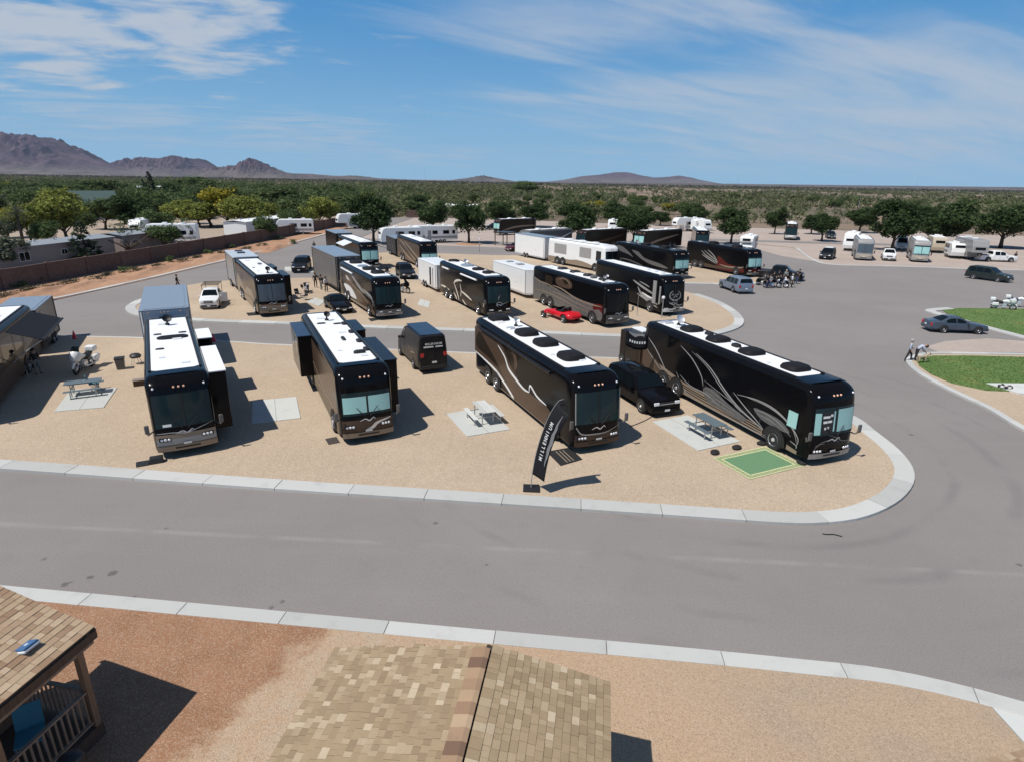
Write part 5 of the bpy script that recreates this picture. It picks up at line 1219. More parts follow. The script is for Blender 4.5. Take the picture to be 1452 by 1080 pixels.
# ================================================================ cars, vans and pickups
def car(name, label, cat, front, rz, style, paint, group=None, rim='alu', roofpaint=None, L=None):
    S_ = {   # profile (y, z), belt, half widths, wheels, windows
     'suv':   dict(L=5.2, w=1.0, wr=.76, belt=1.10, top=[(0, .72), (.06, .95), (.5, 1.04), (1.35, 1.12), (1.5, 1.16), (2.25, 1.74), (2.6, 1.82), (4.5, 1.84), (4.95, 1.72), (5.12, 1.15), (5.2, .75)], wy=(1.0, 4.0), r=.38, ws=(1.52, 2.27), rw=(4.92, 5.11), sw=((2.05, 2.95), (3.03, 3.85), (3.93, 4.75))),
     'sedan': dict(L=4.75, w=.90, wr=.62, belt=.92, top=[(0, .55), (.08, .72), (.6, .82), (1.45, .94), (1.6, .97), (2.35, 1.38), (2.75, 1.43), (3.3, 1.40), (4.05, 1.02), (4.2, .99), (4.65, .95), (4.75, .65)], wy=(.88, 3.72), r=.32, ws=(1.6, 2.36), rw=(3.35, 4.04), sw=((2.0, 2.72), (2.8, 3.6))),
     'van':   dict(L=5.9, w=1.0, wr=.84, belt=1.45, top=[(0, .75), (.05, 1.0), (.3, 1.15), (1.0, 1.32), (1.05, 1.36), (1.85, 2.35), (2.3, 2.5), (5.6, 2.52), (5.8, 2.45), (5.88, 1.4), (5.9, .6)], wy=(.95, 4.45), r=.35, ws=(1.06, 1.84), rw=(5.81, 5.875), sw=((1.55, 2.25),)),
     'pickup':dict(L=5.8, w=1.0, wr=.74, belt=1.12, top=[(0, .75), (.06, 1.0), (.5, 1.08), (1.45, 1.16), (1.55, 1.2), (2.2, 1.78), (2.5, 1.86), (3.6, 1.86), (3.85, 1.75), (4.02, 1.14), (4.06, 1.10), (5.72, 1.10), (5.8, .7)], wy=(1.05, 4.6), r=.40, ws=(1.57, 2.22), rw=(3.84, 4.02), sw=((2.0, 2.8), (2.88, 3.65))),
     'wagon': dict(L=5.0, w=.96, wr=.72, belt=1.0, top=[(0, .6), (.08, .82), (.6, .92), (1.35, 1.03), (1.5, 1.06), (2.3, 1.6), (2.7, 1.68), (4.4, 1.66), (4.75, 1.5), (4.93, 1.0), (5.0, .65)], wy=(.95, 3.9), r=.35, ws=(1.52, 2.32), rw=(4.74, 4.92), sw=((2.05, 2.95), (3.03, 3.8), (3.88, 4.55)))}[style]
    t = thing(name, label, cat, front, rz, group); top = S_['top']; w_, wr, belt, LL = S_['w'], S_['wr'], S_['belt'], S_['L']
    ty = [p[0] for p in top]; tz = [p[1] for p in top]
    def zt(y): return float(np.interp(y, ty, tz))
    def hwz(y, z):
        f = 1.0
        if y < .7: f = 1-.14*((.7-y)/.7)**2
        if y > LL-.5: f = 1-.10*((y-LL+.5)/.5)**2
        if z <= belt: return w_*f
        return (w_ - (w_-wr)*(z-belt)/(max(tz)-belt))*f
    ys = sorted(set(ty + list(np.linspace(0, LL, 26)))); vs = []; fs = []; rows = []
    zb = .26
    for y in ys:
        z = zt(y); bl = min(belt, z-.07); row = []
        prof = [(w_*.86, zb), (hwz(y, .5), zb+.12), (hwz(y, .6)*1.0, (zb+.12+bl)/2), (hwz(y, bl)*.985, bl)]
        if z > belt+.05: prof += [(hwz(y, (bl+z-.08)/2), (bl+z-.08)/2), (hwz(y, z-.08), z-.08), (hwz(y, z)-.09, z-.012), (0, z+.02)]
        else: prof += [(hwz(y, bl)*.975, bl+.02), (hwz(y, bl)*.95, bl+.045), (hwz(y, bl)*.88, z-.005), (0, z+.015)]
        for x, zz_ in prof: row.append(len(vs)); vs.append((-x, y, zz_))
        for x, zz_ in prof[-2::-1]: row.append(len(vs)); vs.append((x, y, zz_))
        rows.append(row)
    for a, b in zip(rows, rows[1:]):
        for j in range(len(a)-1): fs.append((a[j], b[j], b[j+1], a[j+1]))
        fs.append((a[-1], b[-1], b[0], a[0]))
    fs += [tuple(rows[0]), tuple(rows[-1])]
    mb = MB(); mb.add(vs, fs); body = mb.build('body', MT[paint], t, smooth=32)
    # glass
    def glass(nm, y0, y1, ins):
        pts = []; fs2 = []; n = 5
        for i in range(n+1):
            y = y0 + (y1-y0)*i/n; z = zt(y); h = hwz(y, z)-ins
            up = Vector((0, -(zt(y1)-zt(y0)), (y1-y0)))*(1 if y1 > y0 else -1); up.normalize(); up *= .016
            for u in (-1, -.5, 0, .5, 1): pts.append((u*h, y+up.y, z+up.z+.02*(1-u*u)))
        for i in range(n):
            for j in range(4): a = i*5+j; fs2.append((a, a+1, a+6, a+5))
        m_ = MB(); m_.add(pts, fs2); return m_.build(nm, MT['glass'], t, smooth=60)
    glass('windscreen', S_['ws'][0]+.04, S_['ws'][1]-.02, .12); glass('rear_window', S_['rw'][0]+.02, S_['rw'][1]-.03, .13)
    for (y0, y1) in S_['sw']:
        for sg in (-1, 1):
            pts = []
            for y in np.linspace(y0, y1, 5):
                for u in (0, 1):
                    lo = belt+.02; hi = max(lo+.03, zt(y)-.13); z = lo+(hi-lo)*u; pts.append((sg*(hwz(y, z)+.008), y, z))
            m_ = MB(); m_.add(pts, [(2*i, 2*i+1, 2*i+3, 2*i+2) for i in range(4)]); m_.build('side_window', MT['glass'], t, fix=False)
    if style == 'pickup':
        m_ = MB(); m_.box(-w_*.82, w_*.82, 4.12, 5.68, 1.06, 1.125); m_.build('bed_well', MT['dark'], t)
    r = S_['r']
    for y in S_['wy']:
        for sg in (-1, 1):
            X = sg*(w_+.004); R2 = r+.075; pts = [(X, y-R2, .24)] + [(X, y+R2*math.cos(a), r+R2*math.sin(a)) for a in np.linspace(math.pi, 0, 13)] + [(X, y+R2, .24)]
            m_ = MB(); m_.add(pts, [tuple(range(len(pts)))]); m_.build('wheel_arch', MT['dark'], t); wheel(t, sg*(w_+.02), y, r, .22, sg, rim)
    zf = zt(.06)
    for sg in (-1, 1):
        a, b = sorted((sg*w_*.50, sg*w_*.82)); m_ = MB(); m_.box(a, b, -.03, .12, zf-.24, zf-.08); m_.build('headlight', MT['lamp'], t, bevel=.02)
        a, b = sorted((sg*w_*.66, sg*w_*.90)); zr = belt-.05; m_ = MB(); m_.box(a, b, LL-.10, LL+.02, zr-.28, zr-.02); m_.build('tail_light', MT['rlamp'], t, bevel=.02)
        m_ = MB(); m_.box(sg*(w_+.12)-.09, sg*(w_+.12)+.09, S_['sw'][0][0]-.18, S_['sw'][0][0]-.06, belt-.02, belt+.15); m_.build('mirror', MT[paint if style != 'van' else 'dark'], t, bevel=.03)
        X = sg*(w_+.006)
        for y in [x[1]+.04 for x in S_['sw']][:2]: m_ = MB(); m_.box(min(X, X-sg*.006), max(X, X-sg*.006), y-.006, y+.006, .42, belt-.02); m_.build('door_gap', MT['dark'], t)
    m_ = MB(); m_.box(-w_*.46, w_*.46, -.035, .05, zf-.30, zf-.08); gr = m_.build('grille', MT['dark'], t, bevel=.02); m_ = MB(); m_.box(-w_*.46, w_*.46, -.045, -.036, zf-.20, zf-.17); m_.build('grille_bar', MT['chrome'], gr)
    m_ = MB(); m_.box(-w_*.84, w_*.84, -.07, .06, .30, .50); m_.build('bumper', MT['dark' if style in ('van', 'pickup') else paint], t, bevel=.04)
    m_ = MB(); m_.box(-w_*.86, w_*.86, LL-.04, LL+.09, .34, .54); rb = m_.build('bumper', MT['dark' if style in ('van',) else paint], t, bevel=.04)
    m_ = MB(); m_.box(-.16, .16, LL+.092, LL+.10, .60 if style != 'van' else .72, .72 if style != 'van' else .84); m_.build('number_plate', MT['plate'], t); m_ = MB(); m_.box(-.16, .16, -.085, -.072, .36, .47); m_.build('number_plate', MT['plate'], t)
    if roofpaint:
        m_ = MB(); ya = S_['ws'][1]+.15; yb = S_['rw'][0]-.2; m_.box(-wr+.1, wr-.1, ya, yb, zt((ya+yb)/2)+.005, zt((ya+yb)/2)+.045); m_.build('roof_panel', MT[roofpaint], t, bevel=.02)
    return t
def at_px(px, py, z=0.0): p = g(px, py, z); return (p.x, p.y, z)
def line_car(fpx, rpx, side, hw, z): o, rz, L_ = pose_side(fpx, rpx, side, hw, z); return (o.x, o.y, z), rz
# black van, tail to the camera
rc = g(616, 531); d = math.radians(115); fr = (rc.x + 5.9*math.cos(d), rc.y + 5.9*math.sin(d), .10)
van = car('cargo_van', 'black cargo van seen from behind with white lettering on its rear doors', 'van', fr, d + math.pi/2, 'van', 'black2', roofpaint='navy')
def text(body, size, name, m, parent, loc, rot, extr=.002, sx=1.0):
    cu = bpy.data.curves.new(name, 'FONT'); cu.body = body; cu.size = size; cu.align_x = 'CENTER'; cu.align_y = 'CENTER'; cu.extrude = extr; cu.offset = 0.004
    tmp = bpy.data.objects.new('tmp_text', cu); COL.objects.link(tmp); dg = bpy.context.evaluated_depsgraph_get(); me = bpy.data.meshes.new_from_object(tmp.evaluated_get(dg)); bpy.data.objects.remove(tmp)
    me.name = name; me.materials.clear(); me.materials.append(MT[m]); o = bpy.data.objects.new(name, me); COL.objects.link(o); o.parent = parent; o.location = loc; o.rotation_euler = rot; o.scale = (sx, 1, 1); return o
text('MILLENNIUM', .20, 'lettering', 'plate', van, (0, 5.90, 1.98), (math.pi/2, 0, math.pi), sx=1.0)
for x0, x1 in ((-.62, -.12), (.02, .66)): mb = MB(); mb.box(x0, x1, 5.86, 5.895, 1.74, 1.82); mb.build('lettering_bar', MT['plate'], van)
mb = MB(); mb.box(-.008, .008, 5.88, 5.915, .6, 2.3); mb.build('door_gap', MT['dark'], van)
mb = MB(); mb.box(-1.0, 1.0, 5.8, 6.05, .36, .44); mb.build('rear_step', MT['dark'], van)
for k in range(3):
    P = smooth_path([(1.004+.003*k, 3.2+k*.5, 1.4), (1.004+.003*k, 3.8+k*.4, 1.0+.1*k), (1.004+.003*k, 4.4+k*.3, 1.2)], 6); mb = MB(); vs = []
    for i, p_ in enumerate(P): vs += [(p_.x, p_.y, p_.z-.03), (p_.x, p_.y, p_.z+.03)]
    mb.add(vs, [(2*i, 2*i+1, 2*i+3, 2*i+2) for i in range(len(P)-1)]); mb.build('side_stripe', MT['tan'], van, fix=False)
# black SUV beside the long coach
fr = g(944, 593); car('sport_utility_vehicle', 'black sport utility vehicle with chrome grille beside the long black coach', 'car', (fr.x, fr.y, .10), math.radians(21), 'suv', 'black', rim='chrome', roofpaint=None)
fr = g(489, 447); car('dark_coupe', 'small black car with a dark roof beside the swoosh coach', 'car', (fr.x, fr.y, .10), math.radians(30), 'sedan', 'black')
fr = g(297, 441); wp = car('pickup_truck', 'white service pickup with ladder rack and open door', 'truck', (fr.x, fr.y, .10), math.radians(18), 'pickup', 'white'); wp.scale = (.85, .8, .9)
for x in (-.85, .85):
    for y in (2.6, 5.4): mb = MB(); mb.tube([(x, y, 1.1), (x, y, 2.25)], .03, 6); mb.build('rack_post', MT['dark'], wp)
for y in np.linspace(2.6, 5.4, 5): mb = MB(); mb.tube([(-.95, y, 2.25), (.95, y, 2.25)], .035, 6); mb.build('rack_bar', MT['dark'], wp)
mb = MB(); mb.hexa([(1.0, 2.0, .5), (1.75, 2.35, .5), (1.72, 2.42, .5), (.98, 2.07, .5), (1.0, 2.0, 1.5), (1.75, 2.35, 1.45), (1.72, 2.42, 1.45), (.98, 2.07, 1.5)]); mb.build('open_door', MT['white'], wp)
p, r = line_car((1017, 407), (1041, 416), 1, 1.0, 0.0); car('sport_utility_vehicle', 'silver blue sport utility vehicle parked on the asphalt by the loop kerb', 'car', p, r, 'suv', 'suvsilver', rim='chrome')
p, r = line_car((1137, 400), (1092, 396), -1, 1.0, 0.0); car('pickup_truck', 'black pickup truck behind the crowd with motorcycles', 'truck', p, r, 'pickup', 'black2')
p, r = line_car((1426, 402), (1380, 396), -1, 1.0, 0.0); car('sport_utility_vehicle', 'dark green sport utility vehicle driving across the wide asphalt', 'car', p, r, 'suv', 'green')
p, r = line_car((1401, 475), (1322, 472), -1, .9, 0.0); car('sedan', 'blue grey sedan between the two lawns', 'car', p, r, 'sedan', 'bluegrey')
GPK = 'vehicles parked on the far row'
fr = g(1169, 369); car('sport_utility_vehicle', 'dark car with white roof at the corner of the far row', 'car', (fr.x, fr.y, .04), math.radians(-35), 'suv', 'black2', GPK, roofpaint='white')
fr = g(1260, 371); car('pickup_truck', 'white pickup facing the asphalt between two far row coaches', 'truck', (fr.x, fr.y, .04), math.radians(-28), 'pickup', 'white', GPK)
fr = g(1278, 356); car('van', 'white van parked behind the white pickup on the far row', 'van', (fr.x, fr.y, .04), math.radians(-28), 'van', 'white', GPK)
p, r = line_car((1442, 373), (1412, 372), -1, 1.0, .04); car('pickup_truck', 'white pickup parked side on beside the grey fifth wheel', 'truck', p, r, 'pickup', 'white', GPK)
fr = g(1179, 339); car('sedan', 'dark green car parked beyond the far row', 'car', (fr.x, fr.y, 0), math.radians(-20), 'wagon', 'green', GPK)
fr = g(720, 357); car('sedan', 'dark red car under the small shelter by the mulched tree', 'car', (fr.x, fr.y, 0), math.radians(-35), 'sedan', 'dred', None)
fr = g(424, 388); car('sport_utility_vehicle', 'black sport utility vehicle behind the charcoal trailer', 'car', (fr.x, fr.y, .05), math.radians(10), 'suv', 'black2', None)
fr = g(580, 397); car('sport_utility_vehicle', 'small black car between the brown scroll coach and white trailer', 'car', (fr.x, fr.y, .05), math.radians(20), 'wagon', 'black2', None)
fr = g(985, 312) ; car('dark_car', 'dark car beneath the white fifth wheel trailer nose', 'car', (fr.x, fr.y, 0), math.radians(-60), 'sedan', 'black2', GPK)
fr = g(688, 326); car('dark_car', 'black car beside the coach at the lane end', 'car', (fr.x, fr.y, 0), math.radians(-60), 'wagon', 'black2', None)
# red hot-rod roadster: long nose, open cockpit, cycle wings
F, R = g(768, 451), g(806, 461); d = (R-F).normalized(); rz = math.atan2(d.y, d.x) - math.pi/2
ax = Vector((math.cos(rz), math.sin(rz), 0)); o = F - ax*.75 - d*.3
t = thing('roadster', 'bright red open two seat roadster with exposed front wheels', 'car', (o.x, o.y, .10), rz)
ys = [0, .15, .5, 1.0, 1.6, 1.9, 2.4, 2.9, 3.4, 3.8, 4.1, 4.2]; hw = [.10, .24, .34, .42, .52, .62, .74, .86, .90, .86, .72, .5]; zt_ = [.55, .66, .74, .82, .90, .93, .90, .90, .93, .88, .74, .6]; zb_ = [.35, .30, .28, .26, .25, .25, .25, .25, .28, .3, .36, .42]
vs = []; fs = []; rows = []
for y, h, a, b in zip(ys, hw, zt_, zb_):
    row = []
    for i in range(14): q = 2*math.pi*i/14; e = .62; x = h*math.copysign(abs(math.cos(q))**e, math.cos(q)); z = (a+b)/2 + (a-b)/2*math.copysign(abs(math.sin(q))**e, math.sin(q)); row.append(len(vs)); vs.append((x, y, z))
    rows.append(row)
for a, b in zip(rows, rows[1:]):
    for j in range(14): fs.append((a[j], b[j], b[(j+1)%14], a[(j+1)%14]))
fs += [tuple(rows[0]), tuple(rows[-1])]; mb = MB(); mb.add(vs, fs); mb.build('body', MT['red'], t, smooth=50)
mb = MB(); mb.prism([(-.5, 1.95), (.5, 1.95), (.6, 2.4), (.6, 2.95), (-.6, 2.95), (-.6, 2.4)], .90, .965); mb.build('cockpit', MT['dark'], t)
for x in (-.3, .3): mb = MB(); mb.box(x-.22, x+.22, 2.7, 2.95, .95, 1.22); mb.build('seat', MT['dark'], t, bevel=.06)
mb = MB(); mb.hexa([(-.6, 1.9, .93), (.6, 1.9, .93), (.6, 1.93, .93), (-.6, 1.93, .93), (-.52, 2.2, 1.22), (.52, 2.2, 1.22), (.52, 2.22, 1.22), (-.52, 2.22, 1.22)]); mb.build('windscreen', MT['glass'], t)
for sg in (-1, 1):
    wheel(t, sg*.88, .62, .32, .2, sg, 'chrome'); wheel(t, sg*.94, 3.35, .37, .28, sg, 'chrome')
    mb = MB(); pts = [(sg*.78, .62+.36*math.cos(a), .32+.36*math.sin(a)) for a in np.linspace(.5, 2.9, 9)]; vs = []
    for p_ in pts: vs += [(p_[0]-.12, p_[1], p_[2]), (p_[0]+.12, p_[1], p_[2])]
    mb.add(vs, [(2*i, 2*i+1, 2*i+3, 2*i+2) for i in range(8)]); mb.build('cycle_wing', MT['red'], t, fix=False)
    mb = MB(); mb.tube([(sg*.3, .6, .5), (sg*.8, .62, .34)], .03, 6); mb.build('suspension_arm', MT['chrome'], t)
    mb = MB(); mb.lathe([(0, -.02), (.07, 0), (.07, .03)], (sg*.5, 4.15, .66), 'y', 8); mb.build('tail_light', MT['rlamp'], t)
    mb = MB(); vs = []; a_ = [(sg*.82, 3.35+.46*math.cos(q), .37+.46*math.sin(q)) for q in np.linspace(.25, 2.9, 9)]
    for p_ in a_: vs += [(p_[0]-.14*sg*-1*0-.1, p_[1], p_[2]), (p_[0]+.14, p_[1], p_[2])]
    mb.add(vs, [(2*i, 2*i+1, 2*i+3, 2*i+2) for i in range(8)]); mb.build('rear_wing', MT['red'], t, fix=False)

# ================================================================ travel trailers, fifth wheels, campers
def camper(label, front, rz, L=8.0, hw=1.2, H=3.2, skin='white', band='rvgrey', nose='round', name='travel_trailer', cat='trailer', group=None, z0=.55, slide=True, cab=False):
    t = thing(name, label, cat, front, rz, group)
    if nose == 'fifth': prof = [(0, 1.55), (.1, 2.6), (.5, H-.1), (1.0, H+.1), (L-.3, H), (L, H-.3), (L, z0), (2.6, z0), (2.4, 1.5)]
    elif nose == 'cab': prof = [(0, .5), (0, 1.1), (.7, 1.25), (1.0, 1.7), (.2, 1.95), (.25, 2.6), (.8, H), (L-.2, H), (L, H-.3), (L, z0)]
    else: prof = [(0.15, z0), (0, 1.2), (.1, 1.9), (.5, H-.25), (1.0, H), (L-.5, H), (L-.1, H-.3), (L, 1.6), (L-.1, z0)]
    mb = MB(); mb.prismx(prof, -hw, hw); mb.build('body', MT[skin], t, bevel=.08)
    mb = MB(); mb.box(-hw*.9, hw*.9, 1.2, L-.5, H+.002, H+.03); mb.build('roof_panel', MT['roofw'], t)
    for y in (L*.4, L*.75): mb = MB(); mb.box(-.4, .4, y-.4, y+.4, H+.03, H+.30); mb.build('air_conditioner', MT['white'], t, bevel=.06)
    for sg in (-1, 1):
        X = sg*(hw+.008)
        mb = MB(); mb.box(min(X, X-sg*.01), max(X, X-sg*.01), 2.7, L-.2, .9, 1.35); mb.build('side_band', MT[band], t)
        for y0, y1 in ((L*.42, L*.42+1.1), (L*.66, L*.66+1.3), (L*.87, L*.87+.6)): mb = MB(); X2 = sg*(hw+.012); mb.box(min(X2, X2-sg*.01), max(X2, X2-sg*.01), y0, y1, 1.75, 2.45); mb.build('window', MT['glass'], t)
        for y in (L*.60, L*.60+.85): wheel(t, sg*(hw-.02), y, .36, .2, sg)
        if nose == 'cab': wheel(t, sg*(hw-.1), .8, .38, .22, sg)
    if nose == 'cab': mb = MB(); mb.hexa([(-.8, .72, 1.27), (.8, .72, 1.27), (.8, .75, 1.27), (-.8, .75, 1.27), (-.75, .98, 1.68), (.75, .98, 1.68), (.75, 1.01, 1.68), (-.75, 1.01, 1.68)]); mb.build('windscreen', MT['glass'], t); mb = MB(); mb.box(-.7, .7, .19, .215, 2.05, 2.5); mb.build('front_window', MT['glass'], t)
    else:
        mb = MB(); mb.box(-.75, .75, .03 if nose == 'fifth' else .08, .06 if nose == 'fifth' else .11, 2.0, 2.45); mb.build('front_window', MT['glass'], t)
        mb = MB(); mb.tube([(0, .3, .5), (0, -.9, .5)], .06, 6) if nose != 'fifth' else mb.tube([(0, .6, 1.5), (0, .6, 1.0)], .09, 8); mb.build('hitch', MT['dark'], t)
        for sg in (-1, 1): mb = MB(); mb.tube([(sg*.8, 2.5, .0), (sg*.8, 2.5, z0+.1)], .05, 6); mb.build('jack', MT['dark'], t)
    X = hw+.012; mb = MB(); mb.box(X-.01, X, 3.0, 3.7, z0+.1, 2.5); mb.build('door', MT[band], t)
    if slide: mb = MB(); mb.box(-hw-.7, -hw-.002, L*.45, L*.8, 1.0, H-.35); mb.build('slide_out', MT[skin], t, bevel=.03)
    return t
def cam_px(label, px, py, deg, **k): p = g(px, py); return camper(label, (p.x, p.y, 0), math.radians(deg), **k)
GT = 'travel trailers in the far lanes'
cam_px('white and grey travel trailer behind the dark coaches by the wall', 538, 347, -62, L=8.5, H=3.2, nose='round', group=GT)
cam_px('white and grey travel trailer with side windows beside the mulched tree', 584, 345, -62, L=9.5, H=3.3, nose='fifth', group=GT)
cam_px('white fifth wheel trailer under the shade tree behind the flame coach', 955, 328, -70, L=8.5, H=3.4, nose='fifth', group=GT)
cam_px('small white rounded trailer between two shade trees', 868, 330, -10, L=5.5, H=3.0, group=GT, slide=False)
cam_px('white camper with rounded roof beside the forked shade tree', 1003, 331, 20, L=6.0, H=3.3, group=GT)
cam_px('white camper van roof behind the flame coach by the forked tree', 1056, 358, -30, L=6.0, H=2.9, nose='cab', name='camper_van', cat='motorhome', group=GT, slide=False)
cam_px('white rounded travel trailer beside the grey and beige coach', 1203, 357, -32, L=8.0, H=3.4, group=GT, slide=False)
cam_px('grey fifth wheel trailer with white nose at the end of the far row', 1386, 372, -20, L=10, H=3.6, skin='rvgrey', band='dbrown', nose='fifth', group=GT)
cam_px('small white and grey trailer beside the grey fifth wheel', 1358, 368, -22, L=5, H=2.7, skin='white', nose='round', group=GT, slide=False)
cam_px('white trailer in the shade under the wide tree of the far row', 1330, 360, -25, L=7, H=3.0, skin='beige', nose='round', group=GT, slide=False)
GM = 'campers and motorhomes beyond the block wall'
cam_px('white motorhome with cab parked under trees beyond the wall', 208, 346, -75, L=9, H=3.6, nose='cab', name='camper_van', cat='motorhome', group=GM)
cam_px('white box truck with aqua windscreen beyond the wall', 192, 338, 5, L=6, H=3.5, nose='cab', name='box_truck', cat='truck', group=GM, slide=False)
cam_px('white camper with cab-over bed beyond the wall by the verge', 392, 333, -70, L=8, H=3.3, nose='cab', name='camper_van', cat='motorhome', group=GM)
cam_px('white fifth wheel camper at the far end of the wall', 478, 325, -60, L=8, H=3.6, nose='fifth', group=GM)
# ================================================================ houses beyond the wall
def mobile_home(label, pa, pb, depth, H, skin, roofm, wins, pitch=.35, name='mobile_home', doors=()):
    """near wall runs between two ground points"""
    A, B = Vector((*pa, 0)), Vector((*pb, 0)); d = (B-A).normalized(); L = (B-A).length; rz = math.atan2(d.y, d.x)
    t = thing(name, label, 'house', (A.x, A.y, 0), rz)
    mb = MB(); mb.box(0, L, 0, depth, 0, H); wl_ = mb.build('wall', MT[skin], t)
    for x in np.arange(.6, L, .6): mb = MB(); mb.box(x-.012, x+.012, -.006, .004, .3, H-.05); mb.build('siding_batten', MT[skin], wl_)
    mb = MB(); e = .25; mb.add([(-e, -e, H), (L+e, -e, H), (L+e, depth+e, H), (-e, depth+e, H), (-e, depth/2, H+pitch), (L+e, depth/2, H+pitch), (-e, -e, H+.09), (L+e, -e, H+.09), (L+e, depth+e, H+.09), (-e, depth+e, H+.09), (-e, depth/2, H+pitch+.09), (L+e, depth/2, H+pitch+.09)],
        [(6,7,11,10), (11,8,9,10), (0,1,7,6), (2,3,9,8), (0,6,10,4), (4,10,9,3), (1,5,11,7), (5,2,8,11), (0,4,5,1), (4,3,2,5)]); rf = mb.build('roof', MT[roofm], t)
    for x in np.arange(1.2, L, 3.1): mb = MB(); mb.lathe([(.09, 0), (.09, .4), (.14, .42), (.14, .5)], (x, depth*.35, H+pitch*.6), 'z', 8); mb.build('roof_vent', MT['steel'], rf)
    for x0, x1, z0, z1 in wins:
        mb = MB(); mb.box(x0, x1, -.03, -.001, z0, z1); wn = mb.build('window', MT['plate'], t); mb = MB(); mb.box(x0+.06, (x0+x1)/2-.03, -.038, -.031, z0+.06, z1-.06); mb.build('pane', MT['glass'], wn); mb = MB(); mb.box((x0+x1)/2+.03, x1-.06, -.038, -.031, z0+.06, z1-.06); mb.build('pane', MT['glass'], wn)
    for x0, x1 in doors: mb = MB(); mb.box(x0, x1, -.03, -.001, .3, 2.3); mb.build('door', MT['dark'], t)
    return t
MT['homegrey'] = m_paint('mauve_siding', (.26, .215, .20), .6); MT['roofgrey'] = m_paint('grey_metal_roof', (.30, .32, .34), .5, .3); MT['roofgreen'] = m_paint('green_metal_roof', (.085, .125, .115), .5, .3)
def w2(px, py, back=0.0): p = g(px, py); return (p.x, p.y)
mobile_home('long mauve grey mobile home with flat grey roof behind the wall', (-66, 70), (-62.5, 95), 5.5, 2.9, 'homegrey', 'roofgrey', ((3, 4.4, 1.2, 2.2), (9, 10.6, 1.1, 2.3), (15.5, 16.5, 1.3, 2.1), (20.5, 21.5, 1.3, 2.1)))
mobile_home('small mauve grey mobile home with dark doorway beside the conifer', (-62.3, 97), (-60.6, 109), 5.0, 2.9, 'homegrey', 'roofgrey', ((2, 3, 1.2, 2.1),), doors=((8.6, 9.8), (10.6, 11.6)))
mobile_home('long white mobile home with one small window below the yellow blossom tree', (-55.5, 127), (-53.2, 147), 5.0, 3.2, 'white', 'roofw', ((5, 6.2, 1.4, 2.2),), .3)
mobile_home('white house with dark green roof among the dense trees', (-122, 168), (-113, 178), 9, 4.4, 'white', 'roofgreen', ((2, 3.5, 1.2, 2.6), (8, 10, 1.2, 2.6)), 3.2, 'house')
mobile_home('far white house on the skyline beside the tall conifer', (-236, 390), (-222, 396), 8, 4.5, 'white', 'roofw', ((3, 5, 1.4, 2.6),), 1.0, 'house')
mobile_home('low pale house in the scrub beyond the block wall', (-118, 330), (-104, 336), 8, 3.2, 'white', 'roofw', ((3, 5, 1.2, 2.2),), .8, 'house')
mobile_home('low white building beyond the tree gap past the wall end', (-26, 232), (-14, 231), 6, 3.0, 'white', 'roofw', ((3, 5, 1.2, 2.2),), .5, 'house')
# stub of reddish masonry past the wall end
mb = MB(); a = g(556, 322); mb.box(0, 13, 0, .3, 0, 2.4); o = mb.build('masonry_wall', MT['wall']); o.location = (-36, 206, 0); o.rotation_euler = (0, 0, .25); tag(o, 'short stretch of reddish masonry wall past the end of the long wall', 'wall')
# small shelter over the dark red car
p = g(716, 348); t = thing('shelter', 'small dark flat roofed shelter standing by the dark red car', 'shelter', (p.x, p.y, 0), math.radians(-35))
mb = MB(); mb.box(-1.6, 1.6, -1.5, 1.5, 2.45, 2.6); mb.build('roof', MT['dbrown'], t)
for x in (-1.45, 1.45):
    for y in (-1.35, 1.35): mb = MB(); mb.box(x-.07, x+.07, y-.07, y+.07, 0, 2.45); mb.build('post', MT['fascia'], t)
# mulch bed round a tree, light poles, far masts
p = g(665, 346); mb = MB(); mb.lathe([(2.6, 0), (2.6, .05), (2.3, .11), (0, .12)], (0, 0, 0), 'z', 28); o = mb.build('mulch_bed', MT['verge']); o.location = (p.x, p.y, -.05); o['kind'] = 'structure'
def pole(label, px, py, top, r=.05, head=True, name='lamp_post', base=None, cross=False):
    b = base or g(px, py); h = htop(px, top, b); t = thing(name, label, 'pole', (b.x, b.y, 0)); mb = MB(); mb.tube([(0,0,-.05), (0,0,h)], [r, r*.7], 8); mb.build('shaft', MT['fascia' if cross else 'steel'], t)
    if head: mb = MB(); mb.lathe([(.10, 0), (.16, .06), (.16, .22), (.05, .28)], (0, 0, h), 'z', 10); mb.build('lamp_head', MT['lamp'], t, smooth=40)
    if cross: mb = MB(); mb.box(-1.2, 1.2, -.08, .08, h-1.0, h-.82); mb.build('cross_arm', MT['fascia'], t)
    return t
pole('short lamp post on the gravel lot by the mulched tree', 680, 358, 341, .07)
pole('grey hydrant post in front of the white banded coach', 938, 452, 424, .06, True, 'utility_post')
pole('slim utility post between the gravel pads by the white banded coach', 903, 450, 415, .03, False, 'utility_post')
for i, (px, py, top, lab) in enumerate(((603, 262, 240, 'tall thin mast on the skyline above the far campers'), (816, 266, 246, 'tall thin mast on the skyline before the far mountains'), (1045, 268, 248, 'thin mast on the skyline between the far mountains and the wide trees'), (1298, 272, 248, 'tall thin mast on the skyline behind the wide shade trees'), (1217, 298, 279, 'wooden pole leaning in the scrub behind the far row'), (1196, 305, 294, 'short pale pole in the scrub behind the far row'))):
    pole(lab, px, py, top, .25 if i < 4 else .14, False, 'mast' if i < 4 else 'utility_pole', None, False)

